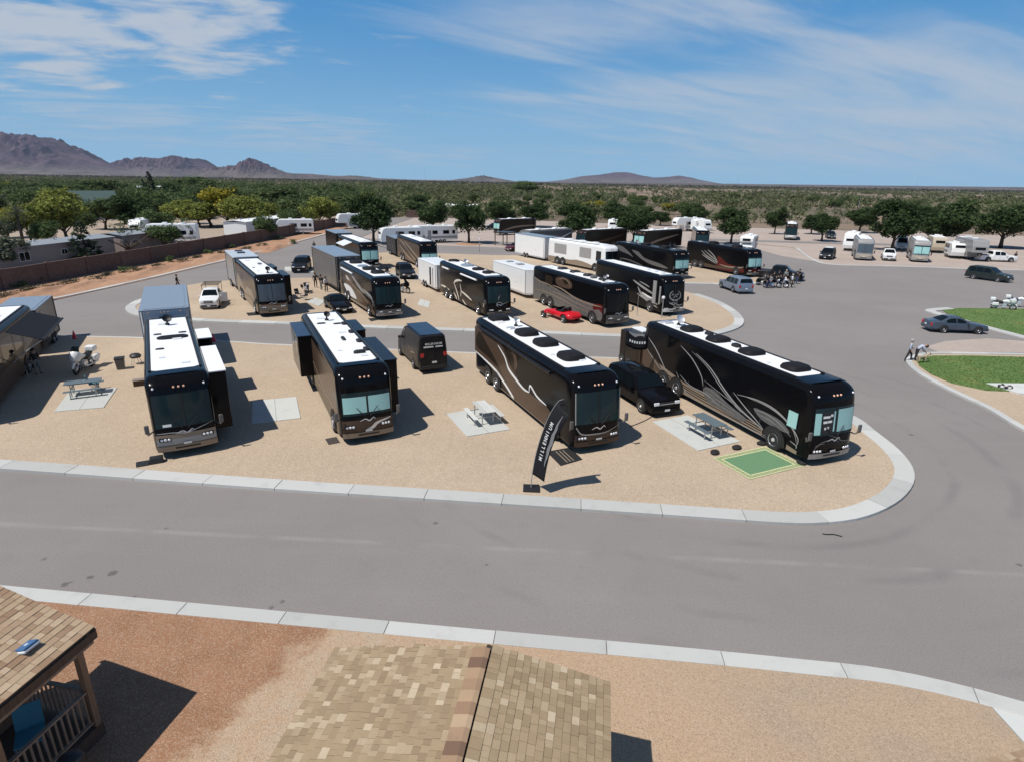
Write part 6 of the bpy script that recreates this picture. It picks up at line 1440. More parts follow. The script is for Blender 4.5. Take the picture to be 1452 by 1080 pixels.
# ================================================================ shingled cabins in the foreground
FIELD = MB()
def shingle_slope(parent, O, U, V, lu, lv, m, name='shingle', field=None, cw=.185, ch=.15, cap=300, thick=.026, vis=None, seed=1):
    """courses from the eave (v=0) up the slope; O eave corner, U along the eave, V up the slope"""
    Nn = U.cross(V).normalized()
    if Nn.z < 0: Nn = -Nn
    rg = random.Random(seed)
    # one shared shingle: lower edge proud, upper end tucked under the next course
    def shm(w0):
        mb = MB(); g_ = .006; w1 = w0-g_; L_ = ch*1.5
        p = [(0, 0, 0), (w1, 0, 0), (w1, L_, -.016), (0, L_, -.016), (0, 0, thick), (w1, 0, thick), (w1, L_, thick-.016), (0, L_, thick-.016)]
        mb.hexa(p); me = mb.mesh('shingle'); me.materials.append(MT[m])
        b = bmesh.new(); b.from_mesh(me); bmesh.ops.recalc_face_normals(b, faces=b.faces); b.to_mesh(me); b.free(); return me
    widths = [cw*.62, cw*.8, cw, cw*1.22]; meshes = [shm(x) for x in widths]
    base = Matrix((U, V, Nn)).transposed().to_4x4(); items = []
    rows = int(lv/ch)
    for j in range(rows):
        u = -rg.uniform(0, cw*.3)*0.0
        while u < lu-.04:
            k = rg.randrange(4); wd = widths[k]
            if u + wd > lu+.03: k = 0
            items.append((k, u, j*ch, rg.uniform(0, .007))); u += widths[k]
    def centre(it): return O + U*(it[1]+.1) + V*(it[2]+.07)
    items.sort(key=lambda it: (centre(it) - Vector((0, 3.5 if vis is None else vis[1], CAMH))).length if False else -vis_score(centre(it)))
    front, rest = items[:cap], items[cap:]
    for k, u, v, dz in front:
        o = bpy.data.objects.new(name, meshes[k]); COL.objects.link(o); o.parent = parent; o.matrix_local = Matrix.Translation(O + U*u + V*v + Nn*(.012+dz)) @ base
    if rest:
        mb = field if field is not None else MB()
        for k, u, v, dz in rest:
            M_ = Matrix.Translation(O + U*u + V*v + Nn*(.012+dz)) @ base
            mb.add([M_ @ x.co for x in meshes[k].vertices], [tuple(p.vertices) for p in meshes[k].polygons])
        if field is None: o = mb.build('shingle_field', MT[m], parent, fix=False); o['kind'] = 'stuff'
def project(P):
    q = CM.transposed() @ (Vector(P) - Vector((0, 0, CAMH))); return (IW/2 + FPX*q.x/-q.z, IH/2 - FPX*q.y/-q.z) if q.z < 0 else (-9999, 9999)
def vis_score(P):
    x, y = project(P); inside = -20 < x < IW+20 and y < IH+20; d = (Vector(P)-Vector((0, 0, CAMH))).length; return (100 if inside else 0) - d
# --- cabin in the middle: gable roof, ridge running towards the viewer
ze, zr = 2.62, 3.22
L0 = g(475, 920, ze); R0 = g(865, 968, ze); K0 = g(689, 921, zr)
dirn = (Vector((-.145, -.989, 0))).normalized(); LEN = 4.3
cab = thing('cabin', 'small cabin with tan shingle gable roof and reddish ridge caps beside the yard kerb', 'house', (0, 0, 0))
def slope_pts(E): return E, K0
for (E, sd) in ((L0, -1), (R0, 1)):
    V = (K0 - E); V -= dirn*V.dot(dirn); lv = V.length; V.normalize(); O = E + dirn*LEN; U = -dirn
    if sd > 0: O, U = E + Vector((0, 0, 0)), dirn
    lu = LEN
    # deck
    Kf = K0; n = V.cross(dirn).normalized(); n = n if n.z > 0 else -n; q = [E, E + dirn*LEN, E + dirn*LEN + V*lv, E + V*lv]
    mb = MB(); mb.hexa([tuple(p - n*.06) for p in q] + [tuple(p) for p in q]); mb.build('roof_deck', MT['underlay'], cab)
    off = n*.004
    shingle_slope(cab, (E + dirn*LEN + off) if sd < 0 else E + off, (-dirn) if sd < 0 else dirn, V, LEN, lv-.05, 'shingle', cap=150, seed=3+sd, field=FIELD)
    # drip edge boards
    mb = MB(); q2 = [E - n*.07, E + dirn*LEN - n*.07]; h = Vector((0, 0, .16)); o_ = (V*-1).normalized()*.03
    mb.hexa([tuple(x) for x in (q2[0]-h, q2[1]-h, q2[1]-h+o_, q2[0]-h+o_, q2[0], q2[1], q2[1]+o_, q2[0]+o_)]); mb.build('fascia', MT['rail'], cab)
    mb = MB(); b0, b1 = E - n*.075, E + V*lv - n*.075; dd = dirn*-.03; mb.hexa([tuple(x) for x in (b0-h, b1-h, b1-h+dd, b0-h+dd, b0, b1, b1+dd, b0+dd)]); mb.build('rake_board', MT['rail'], cab)
FIELD.build('shingle_field', MT['shingle'], cab, fix=False)['kind'] = 'stuff'
rdir = dirn; xr = (K0 - L0); xr -= dirn*xr.dot(dirn); Kl = K0 + Vector((0, 0, .045))
Vl = (L0 - K0); Vl -= dirn*Vl.dot(dirn); Vl.normalize(); Vr = (R0 - K0); Vr -= dirn*Vr.dot(dirn); Vr.normalize()
for i in range(int(LEN/.27)):
    a = Kl + dirn*(i*.27) + Vector((0, 0, .004*(i % 2) + .012)); b = a + dirn*.30 - Vector((0, 0, .016))
    mb = MB(); wv = .27
    mb.add([tuple(x) for x in (a+Vl*wv, a, a+Vr*wv*.35, b+Vl*wv, b, b+Vr*wv*.35)] + [tuple(x+Vector((0, 0, .022))) for x in (a+Vl*wv, a, a+Vr*wv*.35, b+Vl*wv, b, b+Vr*wv*.35)],
        [(6,7,10,9), (7,8,11,10), (0,1,7,6), (1,2,8,7), (3,9,10,4), (4,10,11,5), (0,6,9,3), (2,5,11,8)]); mb.build('ridge_cap', MT['ridge'], cab)
# cabin walls under the roof
c0, c1 = L0 + Vl*-.35 , R0 + Vr*-.35
inn = [L0.lerp(R0, .08) + dirn*.35, R0.lerp(L0, .08) + dirn*.35]; mb = MB(); q = [inn[0], inn[1], inn[1] + dirn*(LEN-.6), inn[0] + dirn*(LEN-.6)]
mb.hexa([(p.x, p.y, 0) for p in q] + [(p.x, p.y, ze-.08) for p in q]); mb.build('wall', MT['siding'], cab)
# --- porch roof at the left edge
zc = 2.85; E0 = g(134, 889, zc); d2 = Vector((-.184, -.983, 0)).normalized(); up2 = Vector((-d2.y*-1*-1, 0, 0))
hv = Vector((d2.y, -d2.x, 0)); hv = hv if hv.x < 0 else -hv                 # horizontal, uphill to the left
pit = math.radians(17); V = (hv*math.cos(pit) + Vector((0, 0, math.sin(pit)))).normalized(); n = V.cross(d2); n = n if n.z > 0 else -n; n.normalize()
por = thing('porch_cabin', 'cabin porch with brown shingle roof, timber posts and a baluster railing', 'house', (0, 0, 0)); LP, lv = 4.2, 3.6
q = [E0, E0 + d2*LP, E0 + d2*LP + V*lv, E0 + V*lv]; mb = MB(); mb.hexa([tuple(p - n*.05) for p in q] + [tuple(p) for p in q]); mb.build('roof_deck', MT['underlay'], por)
shingle_slope(por, E0 + n*.004, d2, V, LP, lv-.02, 'shingle2', cap=295, seed=11, cw=.24)
h = Vector((0, 0, .20)); o_ = -hv*.035; a, b = E0 - n*.055, E0 + d2*LP - n*.055
mb = MB(); mb.hexa([tuple(x) for x in (a-h, b-h, b-h+o_, a-h+o_, a, b, b+o_, a+o_)]); mb.build('fascia', MT['fascia'], por)
mb = MB(); a2, b2 = a + Vector((0, 0, -.205)) + hv*.10, b + Vector((0, 0, -.205)) + hv*.10; h2 = Vector((0, 0, .18)); o2 = hv*.14
mb.hexa([tuple(x) for x in (a2-h2, b2-h2, b2-h2+o2, a2-h2+o2, a2, b2, b2+o2, a2+o2)]); mb.build('beam', MT['rail'], por)
mb = MB(); a, b = E0 - n*.055, E0 + V*lv - n*.055; dd = -d2*.035; mb.hexa([tuple(x) for x in (a-h, b-h, b-h+dd, a-h+dd, a, b, b+dd, a+dd)]); mb.build('rake_board', MT['fascia'], por)
zb = .45
def post(base, top, s, nm, m, parent): mb = MB(); mb.box(-s, s, -s, s, base, top); o = mb.build(nm, MT[m], parent, bevel=.006); return o
pp = []
for f in (.35, 2.25, 4.05):
    P_ = E0 + d2*f + hv*.18; o = post(.1, zc-.42, .07, 'post', 'wood', por); o.location = (P_.x, P_.y, 0); o.rotation_euler = (0, 0, math.atan2(d2.y, d2.x)); pp.append(P_)
fl = [E0 + d2*.25 + hv*.1, E0 + d2*LP + hv*.1, E0 + d2*LP + hv*3.4, E0 + d2*.25 + hv*3.4]; mb = MB(); mb.hexa([(p.x, p.y, .1) for p in fl] + [(p.x, p.y, zb) for p in fl]); mb.build('deck', MT['fascia'], por)
wl4 = [E0 + d2*.3 + hv*2.0, E0 + d2*LP + hv*2.0, E0 + d2*LP + hv*3.3, E0 + d2*.3 + hv*3.3]; mb = MB(); mb.hexa([(p.x, p.y, zb+.004) for p in wl4] + [(p.x, p.y, zc+.12) for p in wl4]); mb.build('wall', MT['siding'], por)
def railing(A_, B_):
    dv = (B_-A_); L_ = dv.length; u = dv.normalized(); s = Vector((-u.y, u.x, 0))*.045
    for z, nm in ((zb+.95, 'top_rail'), (zb+.12, 'bottom_rail')):
        mb = MB(); mb.hexa([(x.x, x.y, z) for x in (A_-s, B_-s, B_+s, A_+s)] + [(x.x, x.y, z+.05) for x in (A_-s, B_-s, B_+s, A_+s)]); mb.build(nm, MT['rail'], por)
    k = int(L_/.13)
    for i in range(1, k):
        P_ = A_ + u*(L_*i/k); o = post(zb+.17, zb+.95, .018, 'baluster', 'rail', por); o.location = (P_.x, P_.y, 0)
railing(pp[0], pp[1]); railing(pp[1], pp[2]); railing(pp[0] + hv*.05, pp[0] + hv*1.8)
# blue folded tarpaulin packet on the porch roof
MT['tarp'] = mat('blue_packet', (.045, .13, .28), .35); MT['tarpw'] = mat('white_packet_edge', (.65, .68, .70), .5)
P_ = E0 + V*.75 + d2*.35
r_ = ray(40, 921); tt = (E0 - Vector((0, 0, CAMH))).dot(n)/r_.dot(n); P_ = Vector((0, 0, CAMH)) + r_*tt + n*.04
t = thing('roofing_packet', 'blue wrapped packet with white edges lying on the porch roof', 'packet', P_); t.rotation_euler = Matrix((d2, V, n)).transposed().to_euler()
mb = MB(); mb.box(-.17, .17, -.14, .14, 0, .05); mb.build('lower_bundle', MT['tarpw'], t, bevel=.012); mb = MB(); mb.box(-.16, .15, -.13, .13, .052, .10); mb.build('upper_bundle', MT['tarp'], t, bevel=.015); mb = MB(); mb.box(-.04, .03, -.03, .03, .101, .104); mb.build('label_patch', MT['tarpw'], t)
# parasol folded on the porch, grill shapes in the shade
MT['teal'] = mat('teal_canvas', (.05, .30, .32), .7); MT['bluechair'] = mat('blue_canvas', (.05, .22, .30), .7)
P_ = E0 + d2*3.0 + hv*.65; t = thing('folded_parasol', 'folded teal parasol leaning on the porch railing', 'parasol', (P_.x, P_.y, zb)); mb = MB(); mb.tube([(0, 0, 0), (.05, .05, 1.9)], .02, 8); mb.build('pole', MT['steel'], t); mb = MB(); mb.tube([(.01, .01, .5), (.03, .03, .9), (.05, .05, 1.8)], [.16, .12, .03], 10); mb.build('canopy', MT['teal'], t)
P_ = E0 + d2*1.2 + hv*.9; t = thing('camp_chair', 'blue canvas chair standing on the porch deck', 'chair', (P_.x, P_.y, zb), .6)
mb = MB(); mb.box(-.25, .25, -.25, .25, .42, .46); mb.build('seat', MT['bluechair'], t); mb = MB(); mb.hexa([(-.25, .25, .46), (.25, .25, .46), (.25, .28, .46), (-.25, .28, .46), (-.25, .38, .95), (.25, .38, .95), (.25, .41, .95), (-.25, .41, .95)]); mb.build('backrest', MT['bluechair'], t)
for x in (-.24, .24):
    for y in (-.24, .24): mb = MB(); mb.tube([(x, y, 0), (x*.9, y*.9, .44)], .014, 6); mb.build('leg', MT['steel'], t)
P_ = E0 + d2*1.6 - hv*.55; t = thing('kettle_barbecue', 'kettle barbecue standing on the ground in the porch shade', 'barbecue', (P_.x, P_.y, .1)); mb = MB(); mb.lathe([(.05, .62), (.22, .7), (.28, .85), (.22, 1.0), (.05, 1.08)], (0, 0, 0), 'z', 18); mb.build('bowl', MT['dark'], t, smooth=50)
for k in range(3): a = k*2.1; mb = MB(); mb.tube([(math.cos(a)*.3, math.sin(a)*.3, 0), (math.cos(a)*.12, math.sin(a)*.12, .7)], .014, 6); mb.build('leg', MT['steel'], t)
# --- corner of another shingled roof at the lower right
zq = 2.7; Q0 = g(1388, 1081, zq); Q1 = g(1456, 1063.5, zq); u3 = (Q1-Q0).normalized(); h3 = Vector((u3.y, -u3.x, 0)); h3 = h3 if h3.y < 0 else -h3
V3 = (h3*math.cos(pit) + Vector((0, 0, math.sin(pit)))).normalized(); n3 = u3.cross(V3); n3 = n3 if n3.z > 0 else -n3
c3 = thing('shed', 'shed with brown shingled roof beside the concrete driveway apron', 'shed', (0, 0, 0)); A3 = Q0 - u3*.3; LL3 = 3.6; lv3 = 2.2
q = [A3, A3+u3*LL3, A3+u3*LL3+V3*lv3, A3+V3*lv3]; mb = MB(); mb.hexa([tuple(p-n3*.05) for p in q] + [tuple(p) for p in q]); mb.build('roof_deck', MT['underlay'], c3)
shingle_slope(c3, A3 + n3*.004, u3, V3, LL3, lv3, 'shingle2', cap=120, seed=21)
mb = MB(); i3 = [A3+u3*.3+h3*.3, A3+u3*(LL3-.3)+h3*.3, A3+u3*(LL3-.3)+h3*2, A3+u3*.3+h3*2]; mb.hexa([(p.x, p.y, 0) for p in i3] + [(p.x, p.y, zq) for p in i3]); mb.build('wall', MT['siding'], c3)
# ================================================================ pads, tables, mats, flags
def pad(px4, z=.135):
    P = gp(px4, z); o = sheet('concrete_pad', [(p.x, p.y) for p in P], z, MT['slab'], .1)
    a, b = (P[0]+P[1])/2, (P[2]+P[3])/2; u = (b-a).normalized(); s = Vector((-u.y, u.x, 0))*.008
    mb = MB(); mb.add([(x.x, x.y, z+.003) for x in (a-s, b-s, b+s, a+s)], [(0,1,2,3)]); mb.build('pad_joint', MT['joint'], o, fix=False); return P
PA = pad([(77, 583), (147, 577), (166, 549), (100, 552)]); PB = pad([(357, 600), (426, 592), (420, 562), (358, 568)]); PC = pad([(662, 618), (723, 608), (690, 576), (633, 586)]); PD = pad([(990, 638), (1050, 625), (975, 588), (925, 597)])
PE = pad([(435, 428), (452, 434), (462, 427), (446, 422)]); PF = pad([(592, 432), (608, 436), (610, 428), (596, 424)])
def picnic_table(label, c, rz, top='tablegrey', frame='steel', s=1.0):
    t = thing('picnic_table', label, 'picnic table', (c.x, c.y, .135), rz, 'picnic tables on concrete pads'); t.scale = (s, s, s)
    for k in range(3): mb = MB(); mb.box(-.9, .9, -.37+k*.25, -.37+k*.25+.235, .72, .76); mb.build('top_plank', MT[top], t, bevel=.008)
    for sg in (-1, 1):
        for k in range(2): mb = MB(); y = sg*.72; mb.box(-.9, .9, y-.13+k*.135, y-.13+k*.135+.125, .42, .455); mb.build('bench_plank', MT[top], t, bevel=.008)
    for x in (-.6, .6):
        for sg in (-1, 1): mb = MB(); mb.tube([(x, sg*.30, .0), (x, sg*.30, .72)], .03, 8); mb.build('leg', MT[frame], t, smooth=60)
        mb = MB(); mb.tube([(x, -.72, .40), (x, .72, .40)], .028, 8); mb.build('bench_support', MT[frame], t, smooth=60)
        for sg in (-1, 1): mb = MB(); mb.tube([(x, sg*.72, .0), (x, sg*.72, .40)], .028, 8); mb.build('leg', MT[frame], t, smooth=60)
    return t
picnic_table('grey picnic table on the pad beside the white touring motorcycle', g(122, 561), math.radians(28)); picnic_table('pale grey picnic table with one shaded bench on the pad before the swirl stripe coach', g(686, 598), math.radians(113), 'slab'); picnic_table('dark grey picnic table on the pad beside the long black coach', g(1003, 617), math.radians(113))
# blue folding chair on the first pad
def chair(label, px, py, m, rz, z=.135):
    p = g(px, py); t = thing('folding_chair', label, 'chair', (p.x, p.y, z), rz); mb = MB(); mb.box(-.26, .26, -.24, .24, .42, .45); mb.build('seat', MT[m], t); mb = MB(); mb.hexa([(-.26, .23, .45), (.26, .23, .45), (.26, .25, .45), (-.26, .25, .45), (-.26, .36, .95), (.26, .36, .95), (.26, .38, .95), (-.26, .38, .95)]); mb.build('backrest', MT[m], t)
    for x in (-.25, .25):
        mb = MB(); mb.tube([(x, -.26, 0), (x, .25, .44)], .014, 6); mb.build('leg', MT['alu'], t); mb = MB(); mb.tube([(x, .28, 0), (x, -.25, .44), (x, -.24, .66), (x, .28, .68)], .014, 6); mb.build('leg', MT['alu'], t)
chair('blue folding chair beside the picnic table near the white motorcycle', 136, 556, 'bluechair', 2.2)
chair('black folding chair near the ribbon swirl coach', 424, 424, 'dark', 1.0, .1); chair('black folding chair beside the dark car', 432, 427, 'dark', -.6, .1); chair('dark folding chair on the gravel behind the swoosh coach', 550, 391, 'dark', .6, .1)
chair('dark camp chair in the shade of the patio awning', 33, 536, 'dark', .6, .1)
# mats
MT['matblack'] = mat('black_mat', (.014, .014, .014), .8); MT['matbrown'] = mat('brown_mat', (.055, .045, .04), .9)
def m_rug():
    q = G('green_rug'); o = q.obj(); sp = q.n('ShaderNodeSeparateXYZ'); q.link(o, sp.inputs[0])
    ax_ = q.math('ABSOLUTE', sp.outputs[0]); ay_ = q.math('ABSOLUTE', sp.outputs[1])
    d = q.math('MINIMUM', q.math('SUBTRACT', 1.62, ax_), q.math('SUBTRACT', 1.2, ay_))
    inner = q.rng(d, .335, .345); band = q.math('MULTIPLY', q.rng(d, .07, .08), q.rng(d, .26, .27, 1, 0))
    diag = q.math('SINE', q.math('MULTIPLY', q.math('ADD', sp.outputs[0], q.math('MULTIPLY', sp.outputs[1], .6)), 26))
    key = q.math('MULTIPLY', band, q.rng(q.math('SINE', q.math('MULTIPLY', q.math('ADD', sp.outputs[0], sp.outputs[1]), 38)), .0, .2))
    c = q.mix(inner, (.52, .54, .30), q.mix(q.rng(diag, .2, .8), (.115, .225, .115), (.15, .275, .15)))
    c = q.mix(key, c, (.05, .09, .03)); c = q.mix(q.math('MULTIPLY', q.rng(q.noise(5, 4, .6), .5, .8), .3), c, (.20, .22, .12)); return q.out(c, .9, q.noise(90, 2), .003, .4)
MT['rug'] = m_rug()
RC = gp([(1014, 648), (1060, 680), (1141, 660), (1085, 632)], .115); ctr = sum(RC, Vector())/4; u = ((RC[2]+RC[3])/2 - (RC[0]+RC[1])/2); wx = u.length/2; u.normalize(); vv = Vector((-u.y, u.x, 0)); wy = abs(((RC[0]+RC[3])/2 - (RC[1]+RC[2])/2).dot(vv))/2
mb = MB(); n_x, n_y = 14, 10; vs = []; fs = []
for i in range(n_x+1):
    for j in range(n_y+1): x, y = (i/n_x*2-1)*1.62, (j/n_y*2-1)*1.2; vs.append((x, y, .012+.012*noise.noise((x*1.3, y*1.3, 3))))
for i in range(n_x):
    for j in range(n_y): a = i*(n_y+1)+j; fs.append((a, a+n_y+1, a+n_y+2, a+1))
mb.add(vs, fs); o = mb.build('patio_mat', MT['rug'], smooth=60); o.location = (ctr.x, ctr.y, .108); o.rotation_euler = (0, 0, math.atan2(u.y, u.x)); o.scale = (wx/1.62, wy/1.2, 1); tag(o, 'green patio mat with pale yellow patterned border on the gravel', 'mat')
for px, py, lab in ((1013, 645, 'black weight cushion at the green mat corner toward the picnic table'), (1044, 638, 'dark round cushion on the back edge of the green mat'), (1080, 632, 'black weight cushion at the green mat corner nearest the coach wheel'), (1135, 659, 'black weight cushion at the green mat corner before the coach nose')):
    p = g(px, py); mb = MB(); mb.lathe([(.16, 0), (.26, .03), (.27, .08), (.18, .13), (0, .14)], (0, 0, 0), 'z', 14); o = mb.build('cushion', MT['matblack'], smooth=60); o.location = (p.x, p.y, .12); o.scale = (1.1, .75, .9); o.rotation_euler = (0, 0, random.uniform(0, 3)); tag(o, lab, 'cushion')
def flat(name, lab, pts, m, z=.108, th=.015, cat='mat'):
    P = gp(pts, z); mb = MB(); mb.prism([(p.x, p.y) for p in P], z, z+th); o = mb.build(name, MT[m]); tag(o, lab, cat); return o
o = flat('door_mat', 'black mat with gold lettering before the swirl stripe coach', [(775, 640), (795, 660), (826, 651), (808, 634)], 'matblack')
P = gp([(783, 640), (800, 656), (818, 651), (803, 637)], .125)
for k in range(3):
    a, b = P[0].lerp(P[3], .25+.25*k), P[1].lerp(P[2], .25+.25*k); s = (P[3]-P[0]).normalized()*.03; mb = MB(); mb.add([(x.x, x.y, .1255) for x in (a-s, b-s, b+s, a+s)], [(0,1,2,3)]); q = mb.build('mat_lettering', MT['tan'], fix=False); q.parent = o
flat('door_mat', 'dark brown mat at the nose of the aqua shaded brown coach', [(461, 622), (466, 630), (482, 627), (477, 619)], 'matbrown')
flat('door_mat', 'dark mat at the nose of the tan brown coach', [(349, 444), (352, 448), (368, 447), (365, 443)], 'matblack'); flat('door_mat', 'dark mat at the nose of the silver swoosh coach', [(522, 452), (526, 456), (536, 454), (532, 451)], 'matblack')
# ramp blocks at the nose of the white roofed coach
t = thing('levelling_ramp', 'black rubber levelling ramp at the nose of the white roofed coach', 'ramp', tuple(g(212, 657, .1)), math.radians(28)); mb = MB(); mb.prismx([(-.18, 0), (.18, 0), (.18, .12), (-.1, .12)], -.5, .0); mb.build('lower_block', MT['dark'], t, bevel=.01); mb = MB(); mb.prismx([(-.16, 0), (.22, 0), (.22, .26), (-.1, .26)], .03, .55); mb.build('upper_block', MT['dark'], t, bevel=.01)
t = thing('rubbish_bin', 'small dark bin between the motorcycle and the white roofed coach', 'bin', tuple(g(172, 523, .1)), .5); mb = MB(); mb.hexa([(-.22, -.22, 0), (.22, -.22, 0), (.22, .22, 0), (-.22, .22, 0), (-.28, -.28, .7), (.28, -.28, .7), (.28, .28, .7), (-.28, .28, .7)]); mb.build('body', MT['grey'], t, bevel=.03); mb = MB(); mb.box(-.3, .3, -.3, .3, .702, .78); mb.build('lid', MT['dark'], t, bevel=.03)
def barbecue(lab, px, py, rz):
    t = thing('table_grill', lab, 'grill', tuple(g(px, py, .1)), rz); mb = MB(); mb.lathe([(.1, .42), (.32, .46), (.36, .58), (.26, .70), (.06, .74)], (0, 0, 0), 'z', 16); mb.build('bowl', MT['dark'], t, smooth=50)
    for k in range(4): a = k*1.57+.7; mb = MB(); mb.tube([(math.cos(a)*.36, math.sin(a)*.36, 0), (math.cos(a)*.2, math.sin(a)*.2, .46)], .018, 6); mb.build('leg', MT['alu'], t)
barbecue('low dark fire bowl beside the white roofed coach', 194, 516, .3)
t = thing('storage_crate', 'brown crate with tools beside the front wheel of the white roofed coach', 'crate', tuple(g(198, 546, .1)), .5); mb = MB(); mb.box(-.3, .3, -.22, .22, 0, .32); mb.build('box', MT['brown'], t, bevel=.02); mb = MB(); mb.box(-.32, .32, -.24, .24, .323, .38); mb.build('lid', MT['tan'], t, bevel=.02)
# feather flag with lettering
fb = g(753, 693, .1); t = thing('feather_flag', 'tall black feather flag with white MILLENNIUM lettering on a square base', 'flag', (fb.x, fb.y, .1))
mb = MB(); mb.prism([(-.34, -.26), (.34, -.30), (.36, .28), (-.32, .3)], 0, .09); mb.build('base', MT['dark'], t, bevel=.02)
pole_pts = [(0, 0, .05), (.03, 0, .7), (.16, .02, 1.6), (.38, .04, 2.5), (.66, .06, 3.3), (.98, .08, 3.85), (1.20, .09, 3.95)]
PP = smooth_path(pole_pts, 6); mb = MB(); mb.tube(PP, [.022*(1-.6*i/len(PP)) for i in range(len(PP))], 8); mb.build('pole', MT['silver'], t, smooth=60)
rows = []; vs = []
for i, p_ in enumerate(PP):
    if p_.z < .62: continue
    s = min(1, (p_.z-.6)/3.3); wd = (.64 if p_.z < 2.4 else .64 + .10*math.sin((p_.z-2.4)*1.6)) * (1 if s < .93 else max(.05, (1-s)/.07)); 
    dz = .0 if i < 3 else 0
    row = []
    for k in range(6): f = k/5; row.append(len(vs)); vs.append((p_.x + wd*f*.74, p_.y - wd*f*.67 + .05*math.sin(p_.z*2.2+f*3)*f, p_.z - .10*f - .10*f*s))
    rows.append(row)
fs = [(a[j], a[j+1], b[j+1], b[j]) for a, b in zip(rows, rows[1:]) for j in range(5)]; mb = MB(); mb.add(vs, fs); sail = mb.build('sail', MT['cover'], t, smooth=60); sm_ = sail.modifiers.new('thick', 'SOLIDIFY'); sm_.thickness = .006
word = 'MILLENNIUM'
for i, ch_ in enumerate(word):
    z = 1.55 + i*.165; k = min(range(len(PP)), key=lambda q: abs(PP[q].z-z)); pth = PP[k]; tng = (PP[min(k+2, len(PP)-1)]-PP[max(k-2, 0)]).normalized(); ang = math.atan2(tng.z, tng.x)
    text(ch_, .22, 'letter', 'plate', t, (pth.x+.18, pth.y-.27, z-.03), (math.pi/2, -(ang), -.70), .002)
mbp = MB(); pts = [(PP[min(range(len(PP)), key=lambda q: abs(PP[q].z-z))].x + .38, -.03, z-.06) for z in np.linspace(1.3, 3.5, 12)]; Pp = smooth_path(pts, 3); vs = []
for i, p_ in enumerate(Pp): ww = .06*math.sin(math.pi*i/(len(Pp)-1))+.008; vs += [(p_.x-ww, p_.y+.03, p_.z), (p_.x+ww, p_.y+.03, p_.z)]
mbp.add([(a, b-.40, c_) for a, b, c_ in vs], [(2*i, 2*i+1, 2*i+3, 2*i+2) for i in range(len(Pp)-1)]); mbp.build('sail_stripe', MT['silver'], t, fix=False)
# black flag on a thin pole behind the black SUV
b_ = g(882, 545, .1); hh = htop(886, 468, b_); t = thing('flag', 'black flag with white lettering and grey corner on a thin pole behind the black vehicle', 'flag', (b_.x, b_.y, .1))
mb = MB(); mb.tube([(0, 0, 0), (.0, 0, hh)], [.025, .015], 8); mb.build('pole', MT['dark'], t)
vs = []; fs = []; nx, nz2 = 10, 6; fw, fh = 1.35, 1.0
for i in range(nx+1):
    for j in range(nz2+1): u_, v_ = i/nx, j/nz2; vs.append((.02+u_*fw, .10*math.sin(u_*5+v_)*u_, hh-.05-v_*fh-.35*u_-.12*math.sin(u_*4)))
for i in range(nx):
    for j in range(nz2): a = i*(nz2+1)+j; fs.append((a, a+1, a+nz2+2, a+nz2+1))
mb = MB(); mb.add(vs, fs); sail = mb.build('cloth', MT['cover'], t, smooth=60); sm_ = sail.modifiers.new('thick', 'SOLIDIFY'); sm_.thickness = .006
for i in range(7):
    u_ = .2+.11*i; z = hh-.05-.55*fh-.35*u_-.12*math.sin(u_*4); mb = MB(); mb.box(.02+u_*fw-.045, .02+u_*fw+.045, .10*math.sin(u_*5+.55)*u_-.02, .10*math.sin(u_*5+.55)*u_-.012, z-.08, z+.07); mb.build('lettering', MT['plate'], t)
mb = MB(); vs2 = []
for i in range(8):
    u_ = .12+.10*i; zt2 = hh-.05-.35*u_-.12*math.sin(u_*4); y_ = .10*math.sin(u_*5)*u_-.014; vs2 += [(.02+u_*fw, y_, zt2-.01), (.02+u_*fw, y_, zt2-.05-.34*min(1, u_*1.4))]
mb.add(vs2, [(2*i, 2*i+1, 2*i+3, 2*i+2) for i in range(7)]); mb.build('grey_corner', MT['silver'], t, fix=False)

